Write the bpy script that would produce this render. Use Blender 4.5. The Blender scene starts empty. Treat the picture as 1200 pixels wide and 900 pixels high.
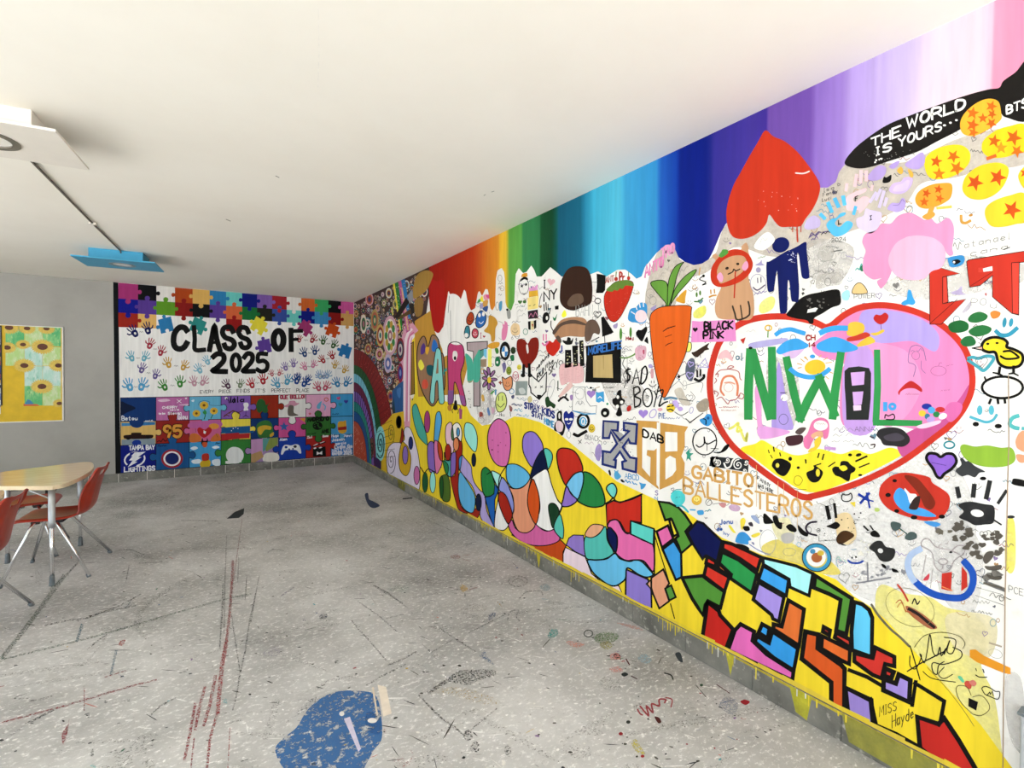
import bpy, bmesh, math, random
from mathutils import Vector, Matrix
from mathutils.geometry import tessellate_polygon

# ------------------------------------------------------------------ camera, light, exposure
SC = bpy.context.scene
COL = SC.collection
CAM_H, F_PX = 1.55, 576.4
YAW, PITCH, ROLL = math.radians(32.343), math.radians(-0.799), math.radians(0.405)
XR, YB, HC = 2.324, 8.977, 2.866          # right wall, back wall, ceiling
XL, YF = -4.8, -3.0                       # unseen left wall, open front edge of the roof; placed to balance the daylight
FW = Vector((math.sin(YAW)*math.cos(PITCH), math.cos(YAW)*math.cos(PITCH), math.sin(PITCH)))
_r = Vector((math.cos(YAW), -math.sin(YAW), 0)); _u = _r.cross(FW)
RT = _r*math.cos(ROLL) + _u*math.sin(ROLL); UP = _u*math.cos(ROLL) - _r*math.sin(ROLL)
EYE = Vector((0, 0, CAM_H))
cam = bpy.data.cameras.new('camera'); co = bpy.data.objects.new('camera', cam); COL.objects.link(co)
m = Matrix((RT, UP, -FW)).transposed().to_4x4(); m.translation = EYE
co.matrix_world = m
cam.sensor_fit = 'HORIZONTAL'; cam.sensor_width = 36; cam.lens = 36*F_PX/1200; cam.clip_start = 0.02
SC.camera = co
SC.view_settings.view_transform = 'Standard'; SC.view_settings.look = 'None'
SC.view_settings.gamma = 1; SC.view_settings.use_curve_mapping = False
SC.view_settings.exposure = 0.34
wd = bpy.data.worlds.new('sky'); SC.world = wd; wd.use_nodes = True
bg = wd.node_tree.nodes['Background']; bg.inputs[0].default_value = (0.80, 0.91, 1.0, 1); bg.inputs[1].default_value = 1.9
sun = bpy.data.lights.new('sun', 'SUN'); sun.energy = 17; sun.angle = math.radians(0.6); sun.color = (1, 1, 1)
so = bpy.data.objects.new('sun', sun); COL.objects.link(so); so.rotation_euler = (math.radians(22), math.radians(-14), 0)

# ------------------------------------------------------------------ helpers
def lin(c):
    c = c/255
    return c/12.92 if c <= .04045 else ((c+.055)/1.055)**2.4
NAMED = {'K': '12100e', 'W': 'f4f1ea', 'Y': 'fadf35', 'G': '8f8c88'}
def hexc(s):
    s = NAMED.get(s, s)
    return tuple(lin(int(s[i:i+2], 16)) for i in (0, 2, 4)) + (1.0,)
def mat(name, rough=.6, spec=.3, metal=0):
    mt = bpy.data.materials.new(name); mt.use_nodes = True
    b = mt.node_tree.nodes['Principled BSDF']
    b.inputs['Roughness'].default_value = rough; b.inputs['Metallic'].default_value = metal
    b.inputs['Specular IOR Level'].default_value = spec
    return mt, mt.node_tree, b
def noise_mix(nt, b, c1, c2, scale, lo=.35, hi=.65, detail=6, stretch=None, coord='Object', prev=None, rough=.6, rot=0):
    """base colour = prev (or c1) mixed with c2 by a noise field"""
    tc = nt.nodes.new('ShaderNodeTexCoord'); nz = nt.nodes.new('ShaderNodeTexNoise')
    nz.inputs['Scale'].default_value = scale; nz.inputs['Detail'].default_value = detail; nz.inputs['Roughness'].default_value = rough
    src = tc.outputs[coord]
    if stretch:
        mp = nt.nodes.new('ShaderNodeMapping'); mp.inputs['Scale'].default_value = stretch
        mp.inputs['Rotation'].default_value[2] = rot
        nt.links.new(src, mp.inputs[0]); src = mp.outputs[0]
    nt.links.new(src, nz.inputs['Vector'])
    mr = nt.nodes.new('ShaderNodeMapRange'); mr.inputs[1].default_value = lo; mr.inputs[2].default_value = hi
    nt.links.new(nz.outputs[0], mr.inputs[0])
    mx = nt.nodes.new('ShaderNodeMix'); mx.data_type = 'RGBA'
    nt.links.new(mr.outputs[0], mx.inputs[0])
    if prev is None: mx.inputs[6].default_value = c1
    else: nt.links.new(prev, mx.inputs[6])
    mx.inputs[7].default_value = c2
    nt.links.new(mx.outputs[2], b.inputs['Base Color'])
    return mx.outputs[2], nz.outputs[0]
def bump(nt, b, h, strength=.2, dist=.01):
    bp = nt.nodes.new('ShaderNodeBump'); bp.inputs['Strength'].default_value = strength; bp.inputs['Distance'].default_value = dist
    nt.links.new(h, bp.inputs['Height']); nt.links.new(bp.outputs[0], b.inputs['Normal'])
def simple(name, col, rough=.5, spec=.4, metal=0, vary=.12, scale=9):
    mt, nt, b = mat(name, rough, spec, metal); c = hexc(col)
    noise_mix(nt, b, c, tuple(x*(1-vary) for x in c[:3]) + (1,), scale)
    return mt
def tag(o, label=None, cat=None, group=None, kind=None):
    for k, v in (('label', label), ('category', cat), ('group', group), ('kind', kind)):
        if v: o[k] = v
    return o
def link(name, me, mt=None, parent=None):
    o = bpy.data.objects.new(name, me); COL.objects.link(o)
    if mt is not None and me is not None: me.materials.append(mt)
    if parent is not None: o.parent = parent
    return o
def bm_obj(name, bm, mt, parent=None, smooth=False):
    me = bpy.data.meshes.new(name)
    bmesh.ops.recalc_face_normals(bm, faces=bm.faces)
    bm.to_mesh(me); bm.free()
    if smooth:
        for p in me.polygons: p.use_smooth = True
    return link(name, me, mt, parent)
def box(bm, x0, y0, z0, x1, y1, z1, bev=0):
    r = bmesh.ops.create_cube(bm, size=1)
    for v in r['verts']:
        v.co = Vector((x0 if v.co.x < 0 else x1, y0 if v.co.y < 0 else y1, z0 if v.co.z < 0 else z1))
    if bev:
        es = list({e for v in r['verts'] for e in v.link_edges})
        bmesh.ops.bevel(bm, geom=es, offset=bev, segments=2, affect='EDGES', profile=.5)
def box_obj(name, dims, mt, parent=None, bev=0):
    bm = bmesh.new(); box(bm, *dims, bev=bev)
    return bm_obj(name, bm, mt, parent)
def tube(bm, pts, r, n=10, r1=None, cap=True):
    pts = [Vector(p) for p in pts]; rings = []
    for i, p in enumerate(pts):
        d = (pts[min(i+1, len(pts)-1)] - pts[max(i-1, 0)]).normalized()
        a = d.orthogonal().normalized() if i == 0 else (a - d*a.dot(d)).normalized()
        b = d.cross(a); rr = r if r1 is None else r + (r1-r)*i/(len(pts)-1)
        rings.append([bm.verts.new(p + (a*math.cos(t) + b*math.sin(t))*rr) for t in [2*math.pi*k/n for k in range(n)]])
    for A, B in zip(rings, rings[1:]):
        for k in range(n): bm.faces.new((A[k], A[(k+1) % n], B[(k+1) % n], B[k]))
    if cap: bm.faces.new(rings[0][::-1]); bm.faces.new(rings[-1])
def ray(px, py): return FW + RT*((px-600)/F_PX) + UP*((450-py)/F_PX)
def hit(px, py, ax, val):
    d = ray(px, py); return EYE + d*((val-EYE[ax])/d[ax])

# ------------------------------------------------------------------ materials
def paint_mat(name, worn=0.0, thin=0.0, streak=True, wscale=95):
    """brushed paint: colour from the mesh's paint colour, brush streaks, and chips or thin places that let the wall through"""
    mt, nt, b = mat(name, .6, .1)
    at = nt.nodes.new('ShaderNodeAttribute'); at.attribute_name = 'paint'
    tc = nt.nodes.new('ShaderNodeTexCoord'); mp = nt.nodes.new('ShaderNodeMapping')
    mp.inputs['Scale'].default_value = (30, 30, 2.5) if streak else (9, 9, 9)
    nt.links.new(tc.outputs['Object'], mp.inputs[0])
    nz = nt.nodes.new('ShaderNodeTexNoise'); nz.inputs['Scale'].default_value = 1; nz.inputs['Detail'].default_value = 5
    nt.links.new(mp.outputs[0], nz.inputs['Vector'])
    mr = nt.nodes.new('ShaderNodeMapRange'); mr.inputs[1].default_value = .25; mr.inputs[2].default_value = .75
    mr.inputs[3].default_value = .82; mr.inputs[4].default_value = 1.0
    nt.links.new(nz.outputs[0], mr.inputs[0])
    mu = nt.nodes.new('ShaderNodeMix'); mu.data_type = 'RGBA'; mu.blend_type = 'MULTIPLY'; mu.inputs[0].default_value = 1
    nt.links.new(at.outputs['Color'], mu.inputs[6]); nt.links.new(mr.outputs[0], mu.inputs[7])
    nt.links.new(mu.outputs[2], b.inputs['Base Color'])
    if worn or thin:
        n2 = nt.nodes.new('ShaderNodeTexNoise'); n2.inputs['Scale'].default_value = wscale if worn else 14; n2.inputs['Detail'].default_value = 8
        n2.inputs['Roughness'].default_value = .78
        nt.links.new(tc.outputs['Object'], n2.inputs['Vector'])
        m2 = nt.nodes.new('ShaderNodeMapRange')
        m2.inputs[1].default_value = .5 - .14 + .14*worn if worn else .3; m2.inputs[2].default_value = m2.inputs[1].default_value + (.07 if worn else .4)
        m2.inputs[3].default_value = 0 if worn else max(0, .85-thin); m2.inputs[4].default_value = 1 if worn else min(1, 1.25-thin)
        nt.links.new(n2.outputs[0], m2.inputs[0])
        tr = nt.nodes.new('ShaderNodeBsdfTransparent'); ms = nt.nodes.new('ShaderNodeMixShader')
        nt.links.new(m2.outputs[0], ms.inputs[0]); nt.links.new(tr.outputs[0], ms.inputs[1]); nt.links.new(b.outputs[0], ms.inputs[2])
        nt.links.new(ms.outputs[0], nt.nodes['Material Output'].inputs[0])
    return mt
PM = {'solid': paint_mat('wall_paint'), 'thin': paint_mat('thin_wall_paint', thin=.35), 'faint': paint_mat('faint_wall_paint', thin=.65),
      'worn': paint_mat('worn_floor_paint', worn=.8, streak=False), 'chip': paint_mat('chipped_floor_paint', worn=.95, streak=False)}
PM['patch'] = paint_mat('patchy_floor_paint', worn=.42, streak=False, wscale=24)
PM['faded'] = paint_mat('faded_floor_paint', worn=1.25, streak=False)

m_white, nt, b = mat('white_plaster_wall', .7, .25)
o1, h1 = noise_mix(nt, b, hexc('efece7'), hexc('dcd8d0'), 1.6, .45, .75)
o2, h2 = noise_mix(nt, b, None, hexc('c9c4bd'), 9, .60, .80, prev=o1); bump(nt, b, h2, .12, .004)
m_grey, nt, b = mat('grey_painted_wall', .6, .3)
o1, h1 = noise_mix(nt, b, hexc('aaa7a0'), hexc('9c9992'), 1.1, .4, .7); bump(nt, b, h1, .08, .01)
m_ceil, nt, b = mat('cream_ceiling_paint', .75, .2)
o1, h1 = noise_mix(nt, b, hexc('faf5ea'), hexc('f4eee2'), .7, .4, .7); bump(nt, b, h1, .1, .02)
m_floor, nt, b = mat('worn_concrete_floor', .7, .3)
o1, h0 = noise_mix(nt, b, hexc('cccbc9'), hexc('8f8e8b'), .9, .36, .66, detail=10, rough=.62)
o2, h1 = noise_mix(nt, b, None, hexc('f0efec'), 30, .53, .63, detail=10, prev=o1, rough=.8, stretch=(1, 1.6, 1), rot=.5)
o3, h2 = noise_mix(nt, b, None, hexc('8b8983'), 42, .58, .68, detail=10, prev=o2, rough=.8)
o4, h3 = noise_mix(nt, b, None, hexc('4f4e4a'), 5, .645, .70, detail=12, prev=o3, rough=.82, stretch=(1, 2.4, 1), rot=-.6)
o5, h4 = noise_mix(nt, b, None, hexc('55544f'), 70, .70, .74, detail=6, prev=o4)
bump(nt, b, h1, .3, .004)
m_base, nt, b = mat('grey_cement_tile', .7, .3)
o1, h1 = noise_mix(nt, b, hexc('85837c'), hexc('5d5c56'), 5, .35, .7); o2, h2 = noise_mix(nt, b, None, hexc('aaa79d'), 24, .58, .7, prev=o1); bump(nt, b, h2, .3, .004)
m_ground = simple('pale_outdoor_paving', 'd3d2d0', .85, .2)
m_chrome, nt, b = mat('chrome_steel', .18, .5, 1); b.inputs['Base Color'].default_value = (.82, .83, .85, 1)
m_steel = simple('brushed_leg_sleeve', 'c9ced2', .35, .5, .6)
m_cap = simple('grey_rubber_cap', '6c7478', .6)
m_black = simple('black_bracket', '1c1b1a', .5)
m_red = simple('red_orange_chair_plastic', 'a82e18', .32, .5, vary=.18, scale=14)
m_wood, nt, b = mat('maple_laminate', .12, .6)
noise_mix(nt, b, hexc('ddc3a0'), hexc('cdb08a'), 3, .35, .7, stretch=(1, 9, 1))
m_edge = simple('pale_table_edging', 'efd9b4', .4)
m_fixw = simple('white_fixture_paint', 'ece5da', .5, vary=.04)
m_ring = simple('grey_trim_ring', '7d776c', .4, .5, .3)
m_fixb = simple('blue_fixture_paint', '3fa0c6', .5, vary=.08)
m_fixblue2 = simple('slate_blue_trim', '7f9099', .5)
m_diff = simple('frosted_lens', 'f4f1ea', .3, .5, vary=.03)
m_cable = simple('grey_conduit', '6f695e', .5)

# ------------------------------------------------------------------ room shell
def struct(name, dims, mt): return tag(box_obj(name, dims, mt), kind='structure')
wall_r = struct('wall_right', (XR, YF+.3, 0, XR+.2, YB+.2, HC), m_white)
wall_b = struct('wall_back', (XL-.2, YB, 0, XR, YB+.2, HC), m_grey)
wall_l = struct('wall_left', (XL-.2, 6.2, 0, XL, YB, HC), m_grey)  # unseen; its length is set so daylight from the left reaches the back
floor = struct('floor', (XL-.2, YF-.4, -.15, XR+.2, YB+.2, 0), m_floor)
ceil = struct('ceiling', (XL-.2, YF, HC, XR+.2, YB+.2, HC+.2), m_ceil)
gnd = struct('floor_outside', (-40, -40, -.30, 40, YF-.4, -.12), m_ground)  # unseen ground, added so sunlight bounces in under the roof
gnd2 = struct('floor_outside', (-40, YF-.4, -.30, XL-.2, 30, -.12), m_ground)  # more unseen bounce ground, along the open left side

# skirting of cement tiles, each tile its own piece, mortar strip behind
def skirting(name, along, a0, a1, h, th, step, off):
    if along == 'x': dims = (a0, YB-th*.6, 0, a1, YB, h-.004)
    else: dims = (XR-th*.6, a0, 0, XR, a1, h-.004)
    root = struct(name, dims, m_ceil if along == 'x' else m_base)
    rnd = random.Random(5); a = a0+off-step; g = .003
    while a < a1:
        s, e = max(a0, a+g), min(a1, a+step-g)
        if e-s > .02:
            t = th + rnd.uniform(-.0012, .0012)
            d = (s, YB-t, .001, e, YB, h) if along == 'x' else (XR-t, s, .001, XR, e, h)
            box_obj('tile', d, m_base, root, bev=.002)
        a += step
    return root
base_b = skirting('baseboard_back', 'x', XL, XR-.013, .125, .012, .332, .15)
base_r = skirting('baseboard_right', 'y', YF+.3, YB, .128, .012, .40, .1)

# ------------------------------------------------------------------ paint engine: photo pixel -> point on the wall or floor it is painted on
GL = {'A': '00 26 40|.8,2 3.2,2', 'B': '00 06 26 3.5,5 3.3,3.6 23 03|23 3.6,2.4 3.8,1 2.6,0 00', 'C': '3.8,5 2.6,6 1,5.6 .2,4 .2,2 1,.4 2.6,0 3.8,1',
 'D': '00 06 2.2,5.8 3.6,4.5 3.7,2 2.4,.2 00', 'E': '40 00 06 46|03 33', 'F': '00 06 46|03 33', 'G': '3.8,5 2.6,6 1,5.6 .2,4 .2,2 1,.4 2.6,0 3.8,.6 3.8,2.6 2.4,2.6',
 'H': '00 06|40 46|03 43', 'I': '20 26|10 30|16 36', 'J': '36 3,1.2 2,0 .8,.2 .2,1.4', 'K': '00 06|46 03 40', 'L': '06 00 40', 'M': '00 .3,6 22 3.7,6 40',
 'N': '00 06 40 46', 'O': '20 .6,1 .2,3 .8,5.2 26 3.4,5.2 3.9,3 3.3,.8 20', 'P': '00 06 2.4,6 3.7,5 3.4,3.4 2,2.8 03', 'Q': '20 .6,1 .2,3 .8,5.2 26 3.4,5.2 3.9,3 3.3,.8 20|2.4,1.6 40',
 'R': '00 06 2.4,6 3.7,5 3.4,3.4 2,3 03|23 40', 'S': '3.7,5 2.4,6 .8,5.4 .5,4 2,3.2 3.5,2.2 3.4,.7 2,0 .3,.8', 'T': '20 26|06 46', 'U': '06 .2,1.4 1.4,0 2.8,0 3.8,1.4 46',
 'V': '06 20 46', 'W': '06 10 24 30 46', 'X': '00 46|06 40', 'Y': '06 23 46|23 20', 'Z': '06 46 00 40',
 '0': '20 .6,1 .2,3 .8,5.2 26 3.4,5.2 3.9,3 3.3,.8 20', '1': '1,5 26 20', '2': '.2,4.8 1.4,6 3,5.8 3.6,4.4 00 40', '3': '.3,5.6 2.2,6 3.6,4.8 2,3.2 3.7,1.8 2.4,0 .2,.5',
 '4': '30 36 02 42', '5': '3.8,6 .6,6 .4,3.4 2.4,3.8 3.8,2.4 3,.3 1.4,0 .2,.8', '6': '3.4,5.8 1.4,5 .3,2.4 1,.2 3,.2 3.6,2 2.4,3.2 .5,2.2', '7': '06 46 10', '8': '2,3.2 .5,4.6 26 3.5,4.6 2,3.2 .2,1.4 20 3.8,1.4 2,3.2',
 '9': '3.6,3.8 2,2.8 .5,4 1,5.8 3,5.9 3.6,3.8 2.6,0', '.': '1.8,0 2.2,.5', '!': '26 2,2|2,.6 2,0', "'": '26 2,4.4', '?': '.4,5 26 3.6,4.6 22|2,.6 20', '%': '00 46|.6,5 1.2,5.6|2.8,.8 3.4,.4',
 'a': '3.4,0 3.4,3.4 1,3.4 .3,1.5 1.4,0 3.4,1', 'b': '06 00 2.6,0 3.6,1.6 2.4,3.4 0,2.6', 'c': '3.4,3 1.4,3.5 .3,1.6 1.6,0 3.4,.6', 'd': '3.4,6 3.4,0 1,.1 .3,1.8 1.6,3.4 3.4,2.6', 'e': '.4,1.8 3.4,2 2.6,3.5 1,3.3 .3,1.4 1.6,0 3.4,.6',
 'f': '3.4,5.4 2.2,6 1.6,4.6 1.6,0|.6,3.4 3,3.4', 'g': '3.4,3.4 1,3.4 .4,1.8 1.6,.6 3.4,1.4|3.4,3.4 3.2,-1.6 1,-1.8', 'h': '00 06|0,2.4 1.8,3.5 3.2,2.6 3.2,0', 'i': '20 2,3.4|2,4.8 2,5.3', 'j': '2,3.4 1.8,-1.4 .4,-1.6', 'k': '00 06|3.2,3.6 0,1.6 3.4,0',
 'l': '26 20 3,.2', 'm': '00 0,3.4|0,2.6 1.2,3.5 2,2.6 20|2,2.6 3.2,3.5 4,2.6 40', 'n': '00 0,3.4|0,2.4 1.8,3.5 3.2,2.6 3.2,0', 'o': '1.8,0 .3,1.6 1.6,3.5 3.4,1.9 1.8,0', 'p': '0,3.4 0,-2|0,3 2.4,3.4 3.4,1.8 2,0 .1,.6', 'r': '00 0,3.4|0,2 1.4,3.3 3,3.1',
 's': '3,3.2 1.2,3.5 .6,2.4 2.8,1.4 2.4,.1 .4,.3', 't': '1.6,5.6 1.6,.4 3,.2|.4,3.6 3,3.6', 'u': '0,3.4 .4,.3 2,0 3.2,1|3.2,3.4 3.2,0', 'v': '0,3.4 1.7,0 3.4,3.4', 'w': '0,3.4 10 2,2.6 30 4,3.4', 'x': '00 3.2,3.4|0,3.4 3.2,0', 'y': '0,3.4 1.7,.4|3.4,3.4 .6,-2', 'z': '0,3.4 3.2,3.4 00 3.2,0'}
def glyph(ch):
    out = []
    for part in GL.get(ch, GL.get(ch.upper(), '')).split('|'):
        if part: out.append([tuple(float(q) for q in t.split(',')) if ',' in t else (float(t[0]), float(t[1])) for t in part.split()])
    return out
def smooth(pts, closed, n=6):
    P = []; L = len(pts)
    for i in range(L if closed else L-1):
        g = (lambda k: pts[k % L]) if closed else (lambda k: pts[max(0, min(L-1, k))])
        p0, p1, p2, p3 = g(i-1), g(i), g(i+1), g(i+2)
        for j in range(n):
            t = j/n; t2 = t*t; t3 = t2*t
            P.append(tuple(.5*(2*p1[k] + (p2[k]-p0[k])*t + (2*p0[k]-5*p1[k]+4*p2[k]-p3[k])*t2 + (3*p1[k]-p0[k]-3*p2[k]+p3[k])*t3) for k in (0, 1)))
    if not closed: P.append(tuple(pts[-1]))
    return P
def pigment(c):        # strong hues absorb a little more than the pale paints
    k = .80 + .20*(sorted(c[:3])[1]/max(max(c[:3]), 1e-4))
    return [c[0]*k, c[1]*k, c[2]*k, 1.0]
class Surf:
    def __init__(s, root, ax, val, sign, ptype):
        s.root, s.ax, s.val, s.sign, s.ptype = root, ax, val, sign, ptype
        s.cur = None; s.par = 0; s.bold, s.tbold = {'wall': (1.2, 1.12), 'back': (1.0, 1.05), 'floor': (.8, 1)}.get(ptype, (1, 1))
    def begin(s, name, label=None, mt='solid', layer=3):
        s.end(); s.par = (s.par+1) % 3; s.cur = (name, label, mt); s.V = []; s.Fc = []; s.C = []; s.layer = layer; s.k = 0
    def end(s):
        if not s.cur or not s.Fc: s.cur = None; return
        name, label, mt = s.cur
        me = bpy.data.meshes.new(name); me.from_pydata(s.V, [], s.Fc)
        ca = me.color_attributes.new('paint', 'FLOAT_COLOR', 'CORNER'); i = 0
        buf = []
        for f, c in zip(s.Fc, s.C):
            for q in range(len(f)): buf += pigment(c[q] if isinstance(c[0], tuple) else c)
        ca.data.foreach_set('color', buf)
        o = link(name, me, PM[mt], s.root)
        if label: o['label'] = label
        s.cur = None
        return o
    def world(s, p, z):
        w = hit(p[0], p[1], s.ax, s.val); w[s.ax] = s.val + s.sign*z
        return w
    def z(s):
        s.k += 1
        return .0004*(s.layer+1) + .000012*s.k + .000004*s.par
    def poly(s, pts, col):
        z = s.z(); base = len(s.V); W = [s.world(p, z) for p in pts]
        s.V += [tuple(w) for w in W]
        a, b = [i for i in (0, 1, 2) if i != s.ax]
        for t in tessellate_polygon([[Vector((w[a], w[b], 0)) for w in W]]):
            s.Fc.append(tuple(base+i for i in t)); s.C.append(col)
    def line(s, pts, w, col, closed=False):
        q = [pts[0]]
        for p in pts[1:]:
            if math.hypot(p[0]-q[-1][0], p[1]-q[-1][1]) > .05: q.append(p)
        if closed and math.hypot(q[0][0]-q[-1][0], q[0][1]-q[-1][1]) < .05: q.pop()
        pts = q; n = len(pts)
        if n < 2: return
        z = s.z(); base = len(s.V); hw = w/2
        for i, p in enumerate(pts):
            a = pts[i-1] if (i or closed) else None; c = pts[(i+1) % n] if (i < n-1 or closed) else None
            def un(u, v):
                d = math.hypot(v[0]-u[0], v[1]-u[1]); return ((v[0]-u[0])/d, (v[1]-u[1])/d)
            d1 = un(a, p) if a else un(p, c); d2 = un(p, c) if c else d1
            nx, ny = -(d1[1]+d2[1]), d1[0]+d2[0]; l = math.hypot(nx, ny)
            if l < .3: nx, ny, l = -d2[1], d2[0], 1
            nx, ny = nx/l, ny/l; k = min(1.6, 1/max(.3, abs(nx*-d2[1] + ny*d2[0])))
            e = (0, 0) if (a and c) else ((d1[0]*hw*.6, d1[1]*hw*.6) if a else (-d2[0]*hw*.6, -d2[1]*hw*.6))
            tp = 1 if (a and c) else (.92 if w > 3 else .75)
            s.V.append(tuple(s.world((p[0]+e[0]+nx*hw*k*tp, p[1]+e[1]+ny*hw*k*tp), z)))
            s.V.append(tuple(s.world((p[0]+e[0]-nx*hw*k*tp, p[1]+e[1]-ny*hw*k*tp), z)))
        for i in range(n if closed else n-1):
            j = (i+1) % n
            s.Fc.append((base+2*i, base+2*j, base+2*j+1, base+2*i+1)); s.C.append(col)
    def text(s, txt, x0, y0, x1, y1, h0, h1, w, col, rnd=0, slant=0):
        n = len(txt); wd = [(.55 if c in "I1il.'!" else 1.15 if c in 'MWmw' else .7 if c == ' ' else 1) for c in txt]
        tot = sum(wd); acc = 0; dx, dy = x1-x0, y1-y0; L = math.hypot(dx, dy); ux, uy = dx/L, dy/L
        for c, wi in zip(txt, wd):
            adv = L*wi/tot; h = h0+(h1-h0)*(acc/tot)
            for st in glyph(c):
                P = []
                for gx, gy in st:
                    fx = (gx/4*.78+.11)*adv; fy = gy/6*h
                    P.append((x0+ux*(acc/tot*L+fx)+slant*fy, y0+uy*(acc/tot*L+fx)-fy))
                if len(P) > 3 and c.upper() in 'OCGSUJ0235689BDPRQabcdeghnopqrsu': P = smooth(P, False, 3)
                s.line(P, w, col)
            acc += wi
def ell(cx, cy, rx, ry, rot=0, n=26):
    c, q = math.cos(rot), math.sin(rot)
    return [(cx + rx*math.cos(t)*c - ry*math.sin(t)*q, cy + rx*math.cos(t)*q + ry*math.sin(t)*c) for t in [2*math.pi*i/n for i in range(n)]]
def heart(cx, cy, r, rot=0, asp=1):
    P = []
    for i in range(28):
        t = 2*math.pi*i/28; x = .95*math.sin(t)**3*asp; y = -(13*math.cos(t)-5*math.cos(2*t)-2*math.cos(3*t)-math.cos(4*t))/16
        P.append((cx+r*(x*math.cos(rot)-y*math.sin(rot)), cy+r*(x*math.sin(rot)+y*math.cos(rot))))
    return P
def star(cx, cy, r, rot=0, n=5, inner=.42):
    return [(cx+(r if i % 2 == 0 else r*inner)*math.sin(rot+math.pi*i/n), cy-(r if i % 2 == 0 else r*inner)*math.cos(rot+math.pi*i/n)) for i in range(2*n)]
HAND = [((-.30, .02), (-.66, .20), (-.78, .42)), ((-.26, .34), (-.42, .68), (-.48, .98)), ((-.06, .40), (-.10, .78), (-.12, 1.12)), ((.12, .38), (.20, .74), (.26, 1.04)), ((.28, .28), (.44, .52), (.58, .80))]
def hand(s, cx, cy, r, rot, col, mir=1, hole=None, bold=1.0):
    c, q = math.cos(rot), math.sin(rot)
    T = lambda x, y: (cx + r*(x*mir*c + y*q), cy + r*(x*mir*q - y*c))
    s.poly([T(x, y) for x, y in smooth([(-.36, .08), (-.33, .36), (-.05, .42), (.18, .40), (.36, .26), (.38, -.05), (.24, -.42), (-.05, -.48), (-.29, -.34)], True, 3)], col)
    if hole: s.poly([T(x*.30, y*.34-.02) for x, y in ell2(hole)], hexc(hole))
    for i, f in enumerate(HAND):
        w = (.19, .17, .17, .17, .15)[i]*r*bold; sp = .12
        a, b, d = f
        s.line([T(a[0]+(b[0]-a[0])*sp, a[1]+(b[1]-a[1])*sp + .06), T(*b), T(*d)], w, col)
def ell2(_): return [(.45*math.cos(t)+.1, .5*math.sin(t)) for t in [2*math.pi*i/12 for i in range(12)]]
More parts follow.
